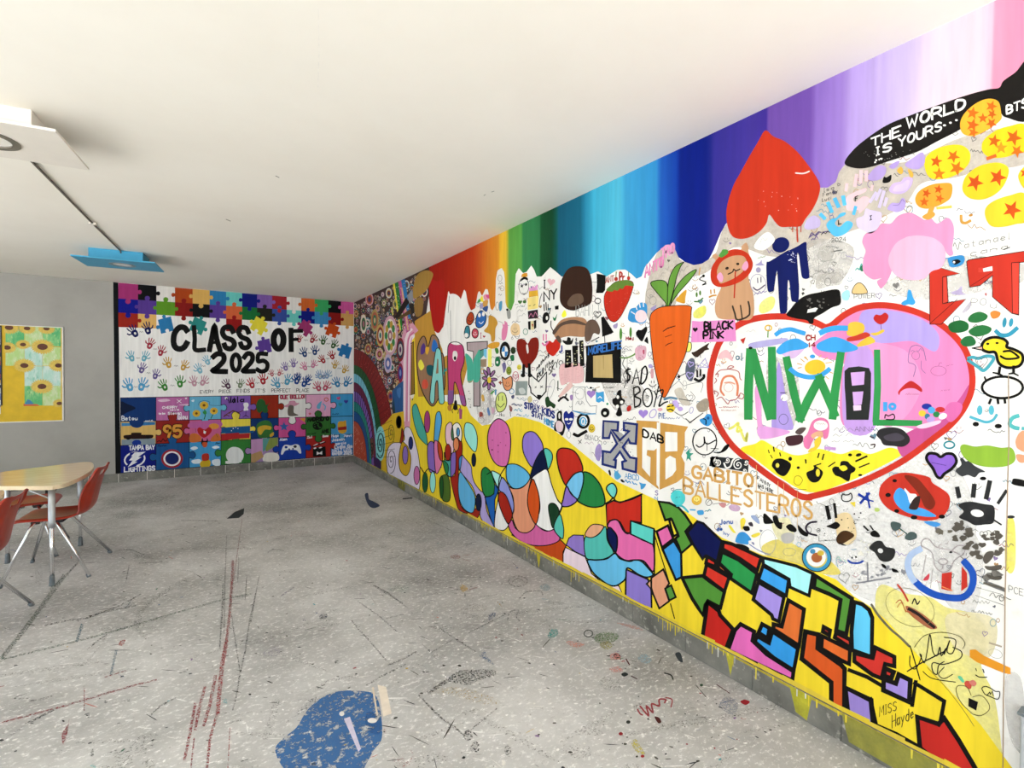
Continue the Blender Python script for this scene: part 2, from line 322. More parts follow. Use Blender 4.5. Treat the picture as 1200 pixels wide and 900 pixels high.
def draw(s, src):
    ox = oy = 0; sc = 7.5; ow = 6; mt = 'solid'; lay = 3
    for ln in src.strip().split('\n'):
        ln = ln.strip()
        if not ln or ln[0] == '#': continue
        op, _, rest = ln.partition(' ')
        if op == '@':
            v = [float(x) for x in rest.split()]; ox, oy = v[0], v[1]; sc = v[2] if len(v) > 2 else 7.5; continue
        if op == 'w': ow = float(rest); continue
        if op == 'L': lay = float(rest); s.layer = lay; s.k = 0; continue
        if op == '=':
            f = [x.strip() for x in rest.split('|')]
            s.begin(f[0], f[1] if len(f) > 1 and f[1] else None, f[2] if len(f) > 2 else 'solid', lay); continue
        tk = rest.split(); col = hexc(tk[0])
        px = lambda a: [(float(a[i])/sc+ox, float(a[i+1])/sc+oy) for i in range(0, len(a)-1, 2)]
        if op == 'p': s.poly(px(tk[1:]), col)
        elif op == 'c': s.poly(smooth(px(tk[1:]), True), col)
        elif op == 'P':
            q = px(tk[1:]); s.poly(q, col); s.line(q, ow/sc, hexc('K'), True)
        elif op == 'C':
            q = smooth(px(tk[1:]), True); s.poly(q, col); s.line(q, ow/sc, hexc('K'), True)
        elif op == 'l': s.line(px(tk[2:]), float(tk[1])*s.bold/sc, col)
        elif op == 's': s.line(smooth(px(tk[2:]), False), float(tk[1])*s.bold/sc, col)
        elif op == 'e' or op == 'E':
            v = [float(x) for x in tk[1:]]; q = ell(v[0]/sc+ox, v[1]/sc+oy, v[2]/sc, v[3]/sc, math.radians(v[4]) if len(v) > 4 else 0)
            s.poly(q, col)
            if op == 'E': s.line(q, ow/sc, hexc('K'), True)
        elif op == 'o':
            v = [float(x) for x in tk[1:]]; s.line(ell(v[1]/sc+ox, v[2]/sc+oy, v[3]/sc, v[4]/sc, math.radians(v[5]) if len(v) > 5 else 0), v[0]/sc, col, True)
        elif op == 'h':
            v = [float(x) for x in tk[1:]]; s.poly(heart(v[0]/sc+ox, v[1]/sc+oy, v[2]/sc, math.radians(v[3]) if len(v) > 3 else 0), col)
        elif op == 'H':
            v = [float(x) for x in tk[1:]]; s.line(heart(v[1]/sc+ox, v[2]/sc+oy, v[3]/sc, math.radians(v[4]) if len(v) > 4 else 0), v[0]/sc, col, True)
        elif op == 'k':
            v = [float(x) for x in tk[1:]]; s.poly(star(v[0]/sc+ox, v[1]/sc+oy, v[2]/sc, math.radians(v[3]) if len(v) > 3 else 0), col)
        elif op == 'f':      # two eyes and a smile: width cx cy r rot
            v = [float(x) for x in tk[1:]]; w, cx, cy, r = v[0]/sc, v[1]/sc+ox, v[2]/sc+oy, v[3]/sc; a = math.radians(v[4]) if len(v) > 4 else 0
            T = lambda x, y: (cx+r*(x*math.cos(a)-y*math.sin(a)), cy+r*(x*math.sin(a)+y*math.cos(a)))
            s.line([T(-.35, -.7), T(-.35, -.1)], w, col); s.line([T(.35, -.7), T(.35, -.1)], w, col)
            s.line(smooth([T(-.9, .25), T(-.4, .75), T(.3, .8), T(.9, .25)], False), w, col)
        elif op == 'n':      # hand print: cx cy r rot mirror bold
            v = [float(x) for x in tk[1:]]; hand(s, v[0]/sc+ox, v[1]/sc+oy, v[2]/sc, math.radians(v[3]), col, v[4] if len(v) > 4 else 1, 'e9e6df' if len(v) > 5 and v[5] else None, v[6] if len(v) > 6 else 1)
        elif op == 't':      # writing: width x0 y0 x1 y1 h0 h1 text
            v = [float(x) for x in tk[1:8]]
            s.text(' '.join(tk[8:]), v[1]/sc+ox, v[2]/sc+oy, v[3]/sc+ox, v[4]/sc+oy, v[5]/sc, v[6]/sc, v[0]*s.tbold/sc, col)
        elif op == 'q':      # illegible scribbled line: width x0 y0 x1 y1 h
            v = [float(x) for x in tk[1:]]; r = random.Random(int(v[1]*7+v[2])); n = max(4, int(math.hypot(v[3]-v[1], v[4]-v[2])/max(v[5], 1)*1.6))
            P = []
            for i in range(n+1):
                t = i/n; P.append(((v[1]+(v[3]-v[1])*t)/sc+ox, (v[2]+(v[4]-v[2])*t + (-v[5] if i % 2 else 0)*r.uniform(.2, 1))/sc+oy))
                if r.random() < .22 and len(P) > 2: s.line(smooth(P, False, 3), v[0]/sc, col); P = []
            if len(P) > 1: s.line(smooth(P, False, 3), v[0]/sc, col)
        elif op == 'z':      # spiral: width cx cy rx ry turns
            v = [float(x) for x in tk[1:]]; n = int(v[5]*18)
            s.line([((v[1]+v[3]*(i/n)*math.cos(i*math.pi/9))/sc+ox, (v[2]+v[4]*(i/n)*math.sin(i*math.pi/9))/sc+oy) for i in range(n+1)], v[0]/sc, col)
        elif op == 'b':      # spatter of blobs: n x0 y0 x1 y1 rmin rmax
            v = [float(x) for x in tk[1:]]; r = random.Random(int(v[1]+v[2]*3))
            k0 = s.k
            for i in range(int(v[0])):
                s.k = k0 + i % 6
                cx, cy, rr = r.uniform(v[1], v[3])/sc+ox, r.uniform(v[2], v[4])/sc+oy, r.uniform(v[5], v[6])/sc
                s.poly([(cx+rr*r.uniform(.5, 1.3)*math.cos(t), cy+rr*r.uniform(.4, 1.0)*math.sin(t)) for t in [2*math.pi*j/8 for j in range(8)]], col)
    s.end()
SR = Surf(wall_r, 0, XR, -1, 'wall'); SB = Surf(wall_b, 1, YB, -1, 'back'); SF = Surf(floor, 2, 0, 1, 'floor'); SK = Surf(base_r, 0, XR-.0135, -1, 'wall')
# ------------------------------------------------------------------ right wall: rainbow drip along the ceiling
def ceil_y(x): return 354 - .4708*(x-414.6)
def interp(tab, x):
    for (a, va), (b, vb) in zip(tab, tab[1:]):
        if a <= x <= b:
            t = (x-a)/(b-a) if b > a else 0
            return tuple(p+(q-p)*t for p, q in zip(va, vb)) if isinstance(va, tuple) else va+(vb-va)*t
    return tab[0][1] if x < tab[0][0] else tab[-1][1]
DRIP = [(502, 340), (505, 374), (509, 388), (514.7, 390), (520, 382), (522, 364), (525.5, 340), (528, 346), (540, 351), (544, 339), (546, 342), (548, 354), (552, 364), (557, 361), (560, 343), (562, 341), (565, 347), (569, 338.5), (572, 339.5),
 (574.7, 361), (577, 364), (580.5, 358), (581.2, 327), (583, 317), (588, 314), (591.5, 320), (592, 353), (594, 360), (599, 364), (603, 353), (604, 322), (608, 314), (613, 320), (617, 318.7), (622.7, 311), (626, 316), (629, 324), (634.7, 324),
 (645, 313), (652, 318.7), (658, 324), (680, 326), (693, 321), (701, 318), (710.7, 324), (724, 316), (733, 316), (740, 321), (746, 326.7), (752, 324), (756, 312.7), (769, 297), (780, 287), (785, 286.4), (790.7, 290.7), (794.7, 301), (802.7, 307),
 (813, 310.7), (822.7, 309), (830.7, 304), (836, 294), (845, 272.7), (851, 262), (870, 250), (961, 220), (970, 220), (980, 213), (983, 202), (991, 192), (1010, 180), (1100, 150), (1204, 100)]
HUES = [(500, (168, 22, 10)), (520, (178, 30, 12)), (535, (186, 45, 16)), (555, (200, 62, 22)), (562, (212, 95, 34)), (572, (222, 128, 40)), (584, (232, 150, 44)), (586, (244, 190, 55)), (593, (240, 196, 58)), (594.5, (190, 175, 50)), (597, (102, 172, 74)), (611, (100, 176, 80)),
 (613, (58, 140, 84)), (632, (50, 128, 78)), (634, (24, 86, 48)), (646, (16, 70, 40)), (652, (14, 88, 78)), (655, (18, 92, 120)), (680, (22, 104, 132)), (686, (40, 140, 176)), (695, (66, 178, 212)), (726, (86, 190, 220)), (733, (64, 164, 214)), (768, (56, 152, 212)),
 (774, (36, 100, 196)), (792, (18, 66, 174)), (797, (2, 32, 140)), (826, (4, 28, 136)), (836, (54, 48, 150)), (880, (72, 56, 160)), (897, (64, 46, 150)), (899, (112, 78, 166)), (948, (118, 82, 172)), (955, (146, 112, 200)), (985, (158, 126, 206)), (996, (182, 156, 222)), (1050, (200, 182, 230)),
 (1075, (214, 196, 226)), (1090, (228, 206, 220)), (1145, (240, 206, 216)), (1160, (242, 190, 210)), (1163, (250, 156, 184)), (1204, (250, 148, 182))]
SR.begin('rainbow_drips', 'rainbow of vertical brushed colours dripping down from the ceiling line', 'solid', 1)
x = 502.0; prev = None
while x <= 1203.5:
    # the bands lean with the wall's verticals, so they stay plumb
    lean = (x-600)*1.6e-5
    top = ceil_y(x)-1; bot = interp(DRIP, x)
    c = tuple(lin(v) for v in interp(HUES, x)) + (1.0,)
    z = .0007
    pair = (tuple(SR.world((x+lean*(450-top), top), z)), tuple(SR.world((x, bot), z)))
    base = len(SR.V); SR.V += pair
    if prev is not None:
        SR.Fc.append((base-2, base-1, base+1, base)); SR.C.append((prev, prev, c, c))
    prev = c; x += .8 if x < 760 else 1.5
SR.end()  # ground tones follow: beige patch, faint grey patches, yellow ground and wash

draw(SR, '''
L 0
@ 0 0 1
= beige_patch | bare beige plaster patch under the rainbow on the right wall | thin
c d6cabb 770 296 788 284 800 306 836 300 852 262 905 240 960 215 990 190 1060 190 1130 160 1205 150 1205 190 1150 200 1120 208 1080 215 1060 240 1020 262 1000 270 960 285 930 300 900 300 860 290 830 318 800 330 790 360 765 380 756 350
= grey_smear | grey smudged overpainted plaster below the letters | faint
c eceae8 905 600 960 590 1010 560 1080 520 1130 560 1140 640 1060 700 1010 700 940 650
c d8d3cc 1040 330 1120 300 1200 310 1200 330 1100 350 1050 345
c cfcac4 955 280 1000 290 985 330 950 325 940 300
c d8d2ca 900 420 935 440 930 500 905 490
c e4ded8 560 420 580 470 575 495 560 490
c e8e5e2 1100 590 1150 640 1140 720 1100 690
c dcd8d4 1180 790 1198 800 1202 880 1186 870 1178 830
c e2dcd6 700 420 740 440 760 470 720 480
= yellow_ground | yellow ground of the cut-out colour pattern, wavy along its top | solid
L 1
p fadc34 451 496 460 485 473 482 476 440 482 400 488 392 498 420 500 461 510 466 521 470 547 476 552 486.7 565 498.7 574.7 497 593 493 602.7 488 613 489 633 494.7 649 504 660 512 700 545 722.7 564 772 587 805 600 846 630 893 650 937 661 957 670 980 679 1001 699 1022 712 1040 728 1066 757 1105 800 1150 850 1190 905 1190 1010 1050 905 880 806 693 700 560 626 451 563
= light_yellow_wash | pale see-through yellow wash beside the mosaic pattern | thin
L 0.5
c fbf08a 1026 700 1034 685 1060 695 1090 700 1110 712 1140 720 1160 745 1150 780 1165 815 1173 870 1172 900 1120 850 1060 770 1030 730
c f8e468 893 640 915 632 945 645 970 655 985 672 960 672 930 660 900 652
c fbf3c0 905 612 925 608 930 635 912 632
c fdf060 1180 612 1189 612 1190 660 1184 672 1178 660
c f8ecc0 1110 720 1165 725 1160 770 1120 760

# ---------- far end: dense ring patterns, arches, palette
L 1.2
@ 0 0 1
= ring_tapestry | dark ground of the small ring patterns at the far corner
p 43302f 414.6 354 503 312 503 345 497 385 487 391 474 395 476 440 473 482 460 486 450 497 448 566 414.6 542
L 1.6
@ 400 300 6.425
= striped_ribbons | slanting rainbow ribbons behind the painted brushes
p efe04a 388 205 402 200 450 560 440 560
p 2a8a38 402 200 428 195 462 560 450 560
p c8609a 428 192 450 185 520 560 490 580
p e8b090 450 240 462 235 510 560 497 560
p 3080c0 450 185 480 175 525 480 505 470
p 6a5f58 245 290 262 300 330 440 315 500 300 420
p d8d060 375 390 385 380 395 440 385 450
= pink_pole | pink striped pole bending over the ribbons
s e8a0bc 66 540 545 505 580 488 700 482 1100 480 1270
s f8e4ea 16 530 552 500 590 480 720 474 1240
s d86a98 8 545 575 515 610 503 700 497 1240
s f8e4ea 12 540 600 522 620 512 720 506 1240
= painted_pencil | brown painted pencil pointing down beside the pole
P a07a28 510 670 545 645 552 1040 515 1050
p f4ead8 515 1050 552 1040 535 1090
p K 530 1075 542 1072 536 1092
l 5a4010 5 528 670 533 1045
= tan_panel | tan panel behind the palette and the letters
L 1.4
p cf9a3c 553 490 690 400 700 560 760 700 771 760 900 700 960 800 900 1040 580 1060 553 650
L 1.8
= painter_palette | brown painter palette with purple, blue, yellow and teal blots
w 7
C a27a5c 575 690 600 620 625 605 640 640 650 690 665 650 680 600 710 600 735 640 745 720 771 760 780 980 740 1060 690 1130 640 1080 590 960 570 820
c 5a3a90 600 690 620 655 635 690 625 730 600 740
c f0b838 635 690 662 690 650 740 636 730
c 2f78d0 690 640 705 630 725 670 722 710 690 720 680 690
c f8ee50 580 810 600 780 625 830 605 860 590 850
c 1a5a60 640 840 660 820 690 830 685 900 650 890
c f06048 612 940 640 930 655 970 640 1000 610 990
L 2.6
= large_brush | large painted brush with a tan bristle block and black handle
w 4
p 241a1a 400 460 490 310 512 350 425 480
p 8f9094 495 300 535 250 545 330 515 360
c ad863e 545 220 575 140 640 108 690 130 680 180 640 260 560 320 540 300
p 5e4524 415 475 530 390 535 430 430 480
p 2a2420 515 370 545 350 552 430 530 440
c 9a763c 552 340 600 310 618 350 605 440 560 450
= red_drip | long red drip hanging over the tan panel
L 2
c c01c16 660 180 720 190 771 190 780 400 765 520 735 578 700 555 680 470 668 330
''')
# seeded ring medallions of the far tapestry
SR.begin('ring_medallions', 'small many-coloured ring medallions crowding the far corner', 'solid', 1.5)
rr = random.Random(11); pal = ['8a2a2a', '2a6a40', 'c9b27a', 'd8d4cc', '7a3a60', '3a7a90', 'c86a3a', 'e0a0b0', '1d3a5a', 'b89a50']
def inside(x, y): return 416 < x < 475 and ceil_y(x)+3 < y < 490
meds = []
for t in range(5000):
    px_, py_ = rr.uniform(416, 500), rr.uniform(322, 492)
    if not (py_ > ceil_y(px_)+5 and (px_ < 472 or py_ < 392 - (px_-472)*1.6)): continue
    r0 = rr.uniform(4.5, 8.0) if t < 500 else rr.uniform(1.5, 4)
    if any(math.hypot((px_-a)/.62, py_-b_) < (r0+c_)*.92 for a, b_, c_ in meds): continue
    meds.append((px_, py_, r0))
for a, b_, r0 in meds:
    SR.k = 0
    cs = rr.sample(pal, 4)
    for i, f in enumerate((1, .74, .5, .26)): SR.poly(ell(a, b_, r0*.62*f, r0*f, 0, 14), hexc(cs[i]))
    for i in range(9):
        t = i*math.pi*2/9; SR.poly(ell(a+r0*.62*.86*math.cos(t), b_+r0*.86*math.sin(t), r0*.06, r0*.09, 0, 6), hexc('e8e2d4'))
SR.end()
SR.begin('pink_rosette', 'large pink oval rosette with green petals on the far tapestry', 'solid', 2)
def C1(x, y): return (400+x/6.425, 300+y/6.425)
def e1(x, y, rx, ry, c, w=None):
    q = ell(*C1(x, y), rx/6.425, ry/6.425)
    SR.line(q, w/6.425, hexc(c), True) if w else SR.poly(q, hexc(c))
e1(368, 600, 58, 152, 'd8a8b8'); e1(368, 600, 44, 126, 'efe6dc')
for k in range(10):
    t = k*math.pi/5; SR.poly(ell(*C1(368+30*math.cos(t), 600+88*math.sin(t)), 1.9, 4.6, 0, 10), hexc('3c8a4a' if k % 2 else 'c8a040'))
e1(368, 600, 16, 42, 'a06070'); e1(368, 600, 8, 20, 'e8d8c8')
SR.end()
for (nm, lb, x, y, rx, ry, cs) in (('ring_medallion', 'cream and green oval medallion near the far corner', 168, 512, 24, 72, ('e8e0d0', '3a6a40', 'b06a7a')), ('ring_medallion', 'red ringed oval medallion left of the pink rosette', 294, 598, 30, 85, ('d8b060', '9a2a28', 'e0d8c0', '2a6a70')),
    ('ring_medallion', 'orange and green ringed medallion above the red arch', 252, 485, 30, 85, ('b8a060', 'c86a50', '3a7a58', 'd8c090')), ('ring_medallion', 'red ringed dark medallion right of the pink rosette', 445, 705, 30, 90, ('8a2028', '303a50', 'c8c0b8', '5a2a60')), ('ring_medallion', 'blue centred medallion below the pink rosette', 352, 810, 30, 70, ('c8b8d0', '5a6ab0', 'e8d8e0')), ('ring_medallion', 'violet medallion with crimson rim by the pink pole', 445, 880, 22, 75, ('a02a48', '30308a', '8090d0'))):
    SR.begin(nm, lb, 'solid', 2.1)
    for i, c in enumerate(cs): f = 1-i/len(cs); e1(x, y, rx*f, ry*f, c)
    SR.end()
# nested arches in the far corner
SR.begin('nested_arches', 'nested arches of red, green, blue, maroon, purple and coral in the far corner', 'solid', 2)
def C2(x, y): return (400+x/5.29, 430+y/5.29)
for c, rx, ry in (('8f2320', 262, 711), ('1f5a2c', 184, 612), ('7cc4d8', 152, 560), ('7a2a4a', 140, 505), ('8a62b8', 128, 450), ('2f8c80', 112, 385), ('2a5a9a', 100, 325), ('d4583a', 85, 266)):
    P = [C2(75+rx*math.sin(i*math.pi/40), 600-ry*math.cos(i*math.pi/40)) for i in range(21)]
    lim = 245 if rx > 180 else 250
    P = [p for p in P]
    P += [C2(75+rx, 600+.56*rx), C2(75, 600)]
    SR.poly(P, hexc(c)); SR.line(P[:21], .45, hexc('2a1a1a'))
for ra, rb, n, c, w in (((112, 385), (128, 450), 16, '1d1a17', .9), ((100, 325), (112, 385), 13, '14504a', .5), ((140, 505), (152, 560), 14, '2a6a80', .5), ((152, 560), (182, 608), 18, '0d2a18', .6), ((186, 615), (258, 705), 24, '4a0f12', .6), ((128, 450), (139, 503), 20, '3a0f24', .5)):
    for i in range(1, n):
        t = i*math.pi/2/n; SR.k = 20
        SR.line([C2(75+ra[0]*math.sin(t), 600-ra[1]*math.cos(t)), C2(75+rb[0]*math.sin(t), 600-rb[1]*math.cos(t))], w, hexc(c))
for i in range(60):
    SR.k = 22; t = rr.uniform(0, 1.45); f = math.sqrt(rr.random())*.92
    a, b_ = C2(75+85*f*math.sin(t), 600-266*f*math.cos(t)+20); SR.line([(a, b_), (a+.8, b_-1.2)], .5, hexc('f0a080'))
for i in range(40):
    SR.k = 22; t = rr.uniform(0.05, 1.4); f = rr.uniform(.86, .98)
    a, b_ = C2(75+262*f*math.sin(t), 600-711*f*math.cos(t)); SR.poly(ell(a, b_, .4, .6, 0, 6), hexc('c8504a'))
SR.end()
draw(SR, '''
L 2.2
@ 400 430 5.29
= blue_tree_patch | blue brushed patch with dark trees beside the pink pole
p 2f5f9a 315 150 350 110 385 85 385 275 320 290
p 1a3a3a 318 290 325 180 335 285
c 4a80c0 345 140 370 130 365 190 350 180
= yellow_ground
p e8be2a 248 640 250 360 270 350 320 290 388 274 395 460 360 720 300 680
= green_spiral | thin green spiral on the yellow ground
z 5a7020 4 308 412 22 65 2.2
= lavender_foot | pale lavender rounded shape with a thin spiral near the far corner
w 4
C e9dff0 362 468 320 472 290 505 280 560 283 620 296 664 380 720 476 768 488 650 480 560 460 470 430 385 402 372 388 400 392 450
C e0b224 375 468 357 560 365 640 400 675 425 640 432 560 415 500 395 475
E 9474c8 397 547 17 57
E 1a2a70 431 472 13 40
z 3a2a50 4 310 580 30 80 2.3
= blue_drop | small blue drop and red wedge on the yellow ground
E 2f7fb8 357 342 16 38
C a82a20 376 380 388 420 378 466 364 470 370 430
= aqua_snail | aqua spiral snail at the foot of the arches
e 8fdcdc 243 475 30 108
z 1d4a4a 7 243 478 26 90 2.4
c 7a4a3a 175 470 195 440 205 500 195 560 175 580
z 201010 4 188 515 12 50 2
c 3a2050 205 560 240 580 245 630 210 610
= teal_leaf | long teal leaf shape below the pencil
C 4fb3a2 455 230 440 260 450 340 480 430 528 482 533 465 525 410 490 300 470 240
= magenta_drop | magenta oval drop on the yellow ground
E b04486 533 340 18 68
= pink_drop | pink drop with a dark green and an aqua drop beside it
s K 5 455 615 490 622 515 655 540 632 585 650 620 620
E d878b4 468 672 18 57
E 1a5c38 520 715 17 62
E 9ff0e6 567 715 18 66
E 1f5a2a 622 745 12 70

@ 500 400
w 7
= blue_petal | light blue petal shape under the tall letters
C 5cb2ea 105 618 80 660 65 880 80 900 100 885 125 760 133 690 122 630
@ 500 500
= striped_bulb | purple, pink and orange bulb on a stalk
C 9270cc 10 165 65 150 78 395 20 375
C ec84b4 66 148 100 132 128 200 138 300 118 370 80 402
C d8501e 100 132 125 160 140 230 138 300 115 280 100 210
= pink_white_pair | pink and white paired ovals with a green sliver
C f2cad8 195 -35 170 0 165 90 180 160 210 180 220 245 240 200 240 110 228 60 224 -20 212 -38
C f6f2ec 255 -32 228 0 230 80 240 105 270 92 300 130 312 60 300 0 280 -30
C 4a8050 228 0 216 60 225 115 238 106
E 58a8e0 277 48 13 38
= dark_red_boot | tall dark red boot shape curling round a blue drop
C b62c1c 285 100 312 150 310 250 285 330 280 480 290 660 330 730 380 755 430 720 470 740 440 805 370 770 290 735 258 660 215 480 218 430 250 420 255 230 268 200
E f2945e 260 155 25 60
C 4fb0a8 155 225 165 290 200 300 213 290 213 430 190 430 165 380
E b42a1a 188 225 26 72
C 2a8a50 145 300 185 330 192 380 180 420 162 390
C 9272cc 240 225 215 260 213 430 235 425 255 380 258 240
= olive_drop | olive green drop on the yellow ground
C 53742c 160 422 120 450 115 540 140 640 185 660 208 620 205 500 185 430
= lavender_tail | long lavender tail with a light blue drop
C bcace4 312 252 335 275 390 345 400 420 420 490 470 560 510 600 530 740 598 898 520 860 470 780 480 680 470 600 440 620 400 520 300 395 296 330
C 4a92d2 310 255 286 280 284 340 292 388 304 330
C 66bcec 295 400 278 500 285 620 320 710 380 755 415 740 428 640 410 570 350 470
E 101c40 457 665 25 75
= aqua_drop | aqua drop ending in a small navy drop
C a2eee2 345 -32 330 40 350 130 425 222 447 130 435 40 400 -20
E 101a3a 415 292 18 58
= pink_egg | large pink egg shape
w 9
C e274b4 630 -70 570 -20 540 60 540 170 570 270 620 335 680 350 715 320 738 190 735 60 700 -30
b 8a3060 7 570 20 700 240 4 9
= purple_loop | purple loop crossing a navy and teal leaf
C 9c82de 910 42 860 70 842 150 860 250 930 355 985 260 1025 205 1010 130 960 60
C 0c1a40 1025 205 970 270 920 400 922 450 1000 395 1065 375 1045 270
C 58c4b4 1030 205 1060 193 1100 230 1105 290 1070 372 1050 290
= interlaced_ovals | interlaced green, blue, peach and orange ovals
C 2a8c48 510 358 482 400 485 520 510 605 560 610 590 590 600 520 575 420 540 370
C b2f2ea 570 395 610 400 655 440 632 530 600 480
P 2068c0 600 505 635 555 600 640 598 892 560 800 513 620 560 612 592 590
C f8f6f2 632 560 628 640 605 760 598 885 650 910 690 905 720 865 700 830 650 710
C 9aa2ea 660 450 636 535 650 570 700 610 750 760 765 730 765 660 730 540 690 470
C bc2c1c 650 572 632 620 650 720 715 850 752 790 745 730 700 610
C f4a47e 725 530 760 545 830 540 880 500 918 450 890 600 895 720 955 855 900 925 830 928 790 890 755 790 768 730 760 620
C 66beec 705 345 700 430 715 490 760 540 820 540 880 500 910 440 870 380 800 335 740 328
C f8f6f2 925 455 1000 395 1060 380 1100 510 1150 640 1187 690 1170 750 1140 860 1110 905 1050 912 960 850 995 740 990 620 960 510
C ea5c1e 930 465 890 600 900 740 960 855 990 740 990 620 960 510
C 1a4228 1100 672 1072 700 1085 800 1115 890 1165 760 1140 690
C 5cc4b4 1170 770 1118 890 1190 985 1206 930 1200 860
s K 8 700 350 670 390 640 450 630 560
s K 7 560 400 530 420
@ 560 580
= magenta_bowl | magenta bowl shape over an orange wedge at the skirting
P d9531d 300 350 400 425 520 448 640 437 722 388 778 445 750 500 748 625 620 560 500 500 300 400
C e26cac 300 220 270 270 310 350 400 420 520 446 640 436 722 388 670 305 610 318 560 300 508 256 450 325 390 328 330 290
= pale_pink_wedge | pale pink wedge with a purple fin and a teal ball
P f6dfea 770 460 750 520 750 622 1200 860 1300 930 1240 800 1080 760 1000 690 945 545
P 9c82d4 840 352 930 355 945 540 860 500 778 440 800 380
C 58c4b8 1115 280 1065 345 1000 375 950 365 935 430 950 545 1000 570 1080 570 1160 540 1192 500 1140 400 1130 300
C f6b48c 1000 265 960 310 945 358 1000 375 1060 345 1108 278 1050 258
@ 640 500
w 12
= red_oval | red oval overlapping a pale blue and a green circle
C d23222 150 188 105 210 95 270 120 400 180 520 230 440 320 395 300 290 240 210
C 2a8c48 330 400 400 420 470 500 510 600 515 680 460 705 390 705 320 680 275 640 310 560 330 470
C 7eccf6 320 400 260 410 210 460 178 520 210 570 275 637 310 560 330 470
C 9a7ad4 180 525 150 640 138 695 190 702 240 680 272 642 220 590
s K 9 15 370 60 560 100 640 140 695 125 750 100 790
= teal_loop | small teal loop at the end of a black line
s K 12 515 680 560 655 592 625 610 650 660 662 750 632 845 592
C 70d4cc 580 498 540 520 535 560 592 625 622 570 610 520
@ 660 580 6.43
w 12
= pink_cloud | red patch over a pink flowing shape and light blue wave
P d93222 325 70 380 42 430 57 520 32 590 0 590 210 510 195 505 290 470 280 430 205 390 185 350 195 330 235
C f072b4 335 240 350 200 390 185 420 200 450 260 480 290 520 292 600 340 680 380 682 575 610 500 540 490 480 495 430 470 395 430 408 380 400 310 370 265
C 6ec6f2 185 490 250 490 330 480 390 440 430 480 500 500 540 490 590 500 640 550 678 600 630 620 570 600 485 550 472 625 440 660 390 685 330 670 240 600 200 540
P 60d4c8 510 195 685 255 680 375 510 295
C 0c1a54 350 245 330 270 340 340 370 400 395 432 408 380 405 310 375 265
w 14
= purple_post | purple post beside a peach folded block
P 9a84dc 475 560 560 600 640 635 665 720 668 880 470 790
P f6b890 630 670 660 640 668 715
P f6ac86 665 625 755 560 800 665 770 710 800 800 725 855 680 750 665 700
P 62a444 770 705 815 680 850 770 800 795
l K 13 690 265 688 600
l K 9 690 300 800 660
l K 9 810 820 840 930
= pink_blue_block | pink square on a blue folded block
w 18
P f072b4 705 275 790 230 830 330 745 395
P 42a4ec 835 345 890 440 893 620 850 640 750 410
P fbe23a 800 190 820 185 865 295 832 312
= green_band | green band leaning against the navy block
P 5c9c3c 720 50 800 60 870 95 920 150 968 222 922 275 970 370 890 440 870 380 845 330 870 310 865 290 812 178 770 190
@ 780 600 6.43
= navy_block | navy blue block with a small red square below
P 0c1654 240 70 165 155 210 245 280 355 300 330 320 335 385 380 425 220 285 85
w 27
= green_field | green slanted field with red blocks
P 5a9c3c 125 495 280 480 330 520 445 600 415 720 320 670 300 700 280 775 245 720 200 650
P 30a052 425 300 550 360 690 465 650 610 490 500 495 470 405 385
P f07434 400 390 495 470 485 488 400 428
P ea3c2c 315 335 382 375 376 412 305 385
P ea3c2c 310 395 480 490 445 598 290 482
P ea3c2c 435 225 500 240 722 342 692 440 560 350 430 278
= blue_lilac_block | blue block over a lilac block with white edge lights
P 42acfa 735 405 930 510 910 630 700 510
P b49cf2 700 530 893 640 855 825 810 805 800 775 662 660
@ 900 660
w 28
= pale_aqua_slab | pale aqua slab above the yellow cells
P acf2f2 -43 -48 120 -10 250 24 395 90 362 285 195 210 185 140 -40 10
@ 800 680
w 36
= red_wedge | red wedge standing on the skirting
P da2c24 220 195 320 270 330 305 445 430 390 580 400 640 250 600 150 500 178 480 205 300
= pink_blue_slab | pink slab with two blue blocks set into it
P f072c2 510 385 630 450 615 530 740 650 975 800 965 880 400 615 460 440
P 3aa4f2 790 450 1015 600 978 790 800 680 635 540 655 490 760 550
P 3aa4f2 700 385 765 420 747 508 668 460
= orange_block | orange stepped block
P f27c3a 930 175 1068 255 1025 572 800 430 800 385 872 405
@ 880 740 5.62
w 31
= orange_pillar | tall orange pillar running down to the skirting
P ea6228 360 0 445 20 440 110 595 220 618 245 612 555 530 500 530 335 335 180
@ 900 660
w 36
P f27432 480 640 722 760 715 885 640 850 470 750
P e24434 490 558 547 590 540 632 483 600
P e24434 600 610 727 672 727 738 588 652
= green_arch | green arch beside a light blue pillar
P 5c9c3c 420 110 740 310 690 622 600 592 640 322 540 270 405 215
P 66ccf6 760 340 830 360 890 410 918 480 912 822 740 762 735 600
= red_step | red stepped block with a red and a lilac square
P e23c32 945 740 1112 822 1112 905 1030 885 1000 1012 920 980 760 862 760 790 922 832
@ 1000 760 6
w 34
P e23c32 222 138 284 165 268 210 218 192
P ac94e2 215 215 300 245 320 182 402 222 392 375 212 292
@ 880 740 5.62
P a48cda 625 370 792 452 805 625 640 545
@ 1000 760 6
= red_foot | large red wedge at the near foot of the mosaic
P da322a 450 480 600 530 640 490 740 640 870 860 880 960 720 900 470 700
l K 24 430 240 640 370 612 520 600 540
l K 24 440 230 415 400
l K 26 120 350 160 540 300 600 470 695
l K 24 -30 150 100 200 200 260
l K 24 640 490 740 640 880 870
= grey_curve_line | dark grey curving brush line at the edge of the mosaic
@ 1000 670 6
s 6a6450 14 128 230 180 310 260 400 330 460 395 525
''')
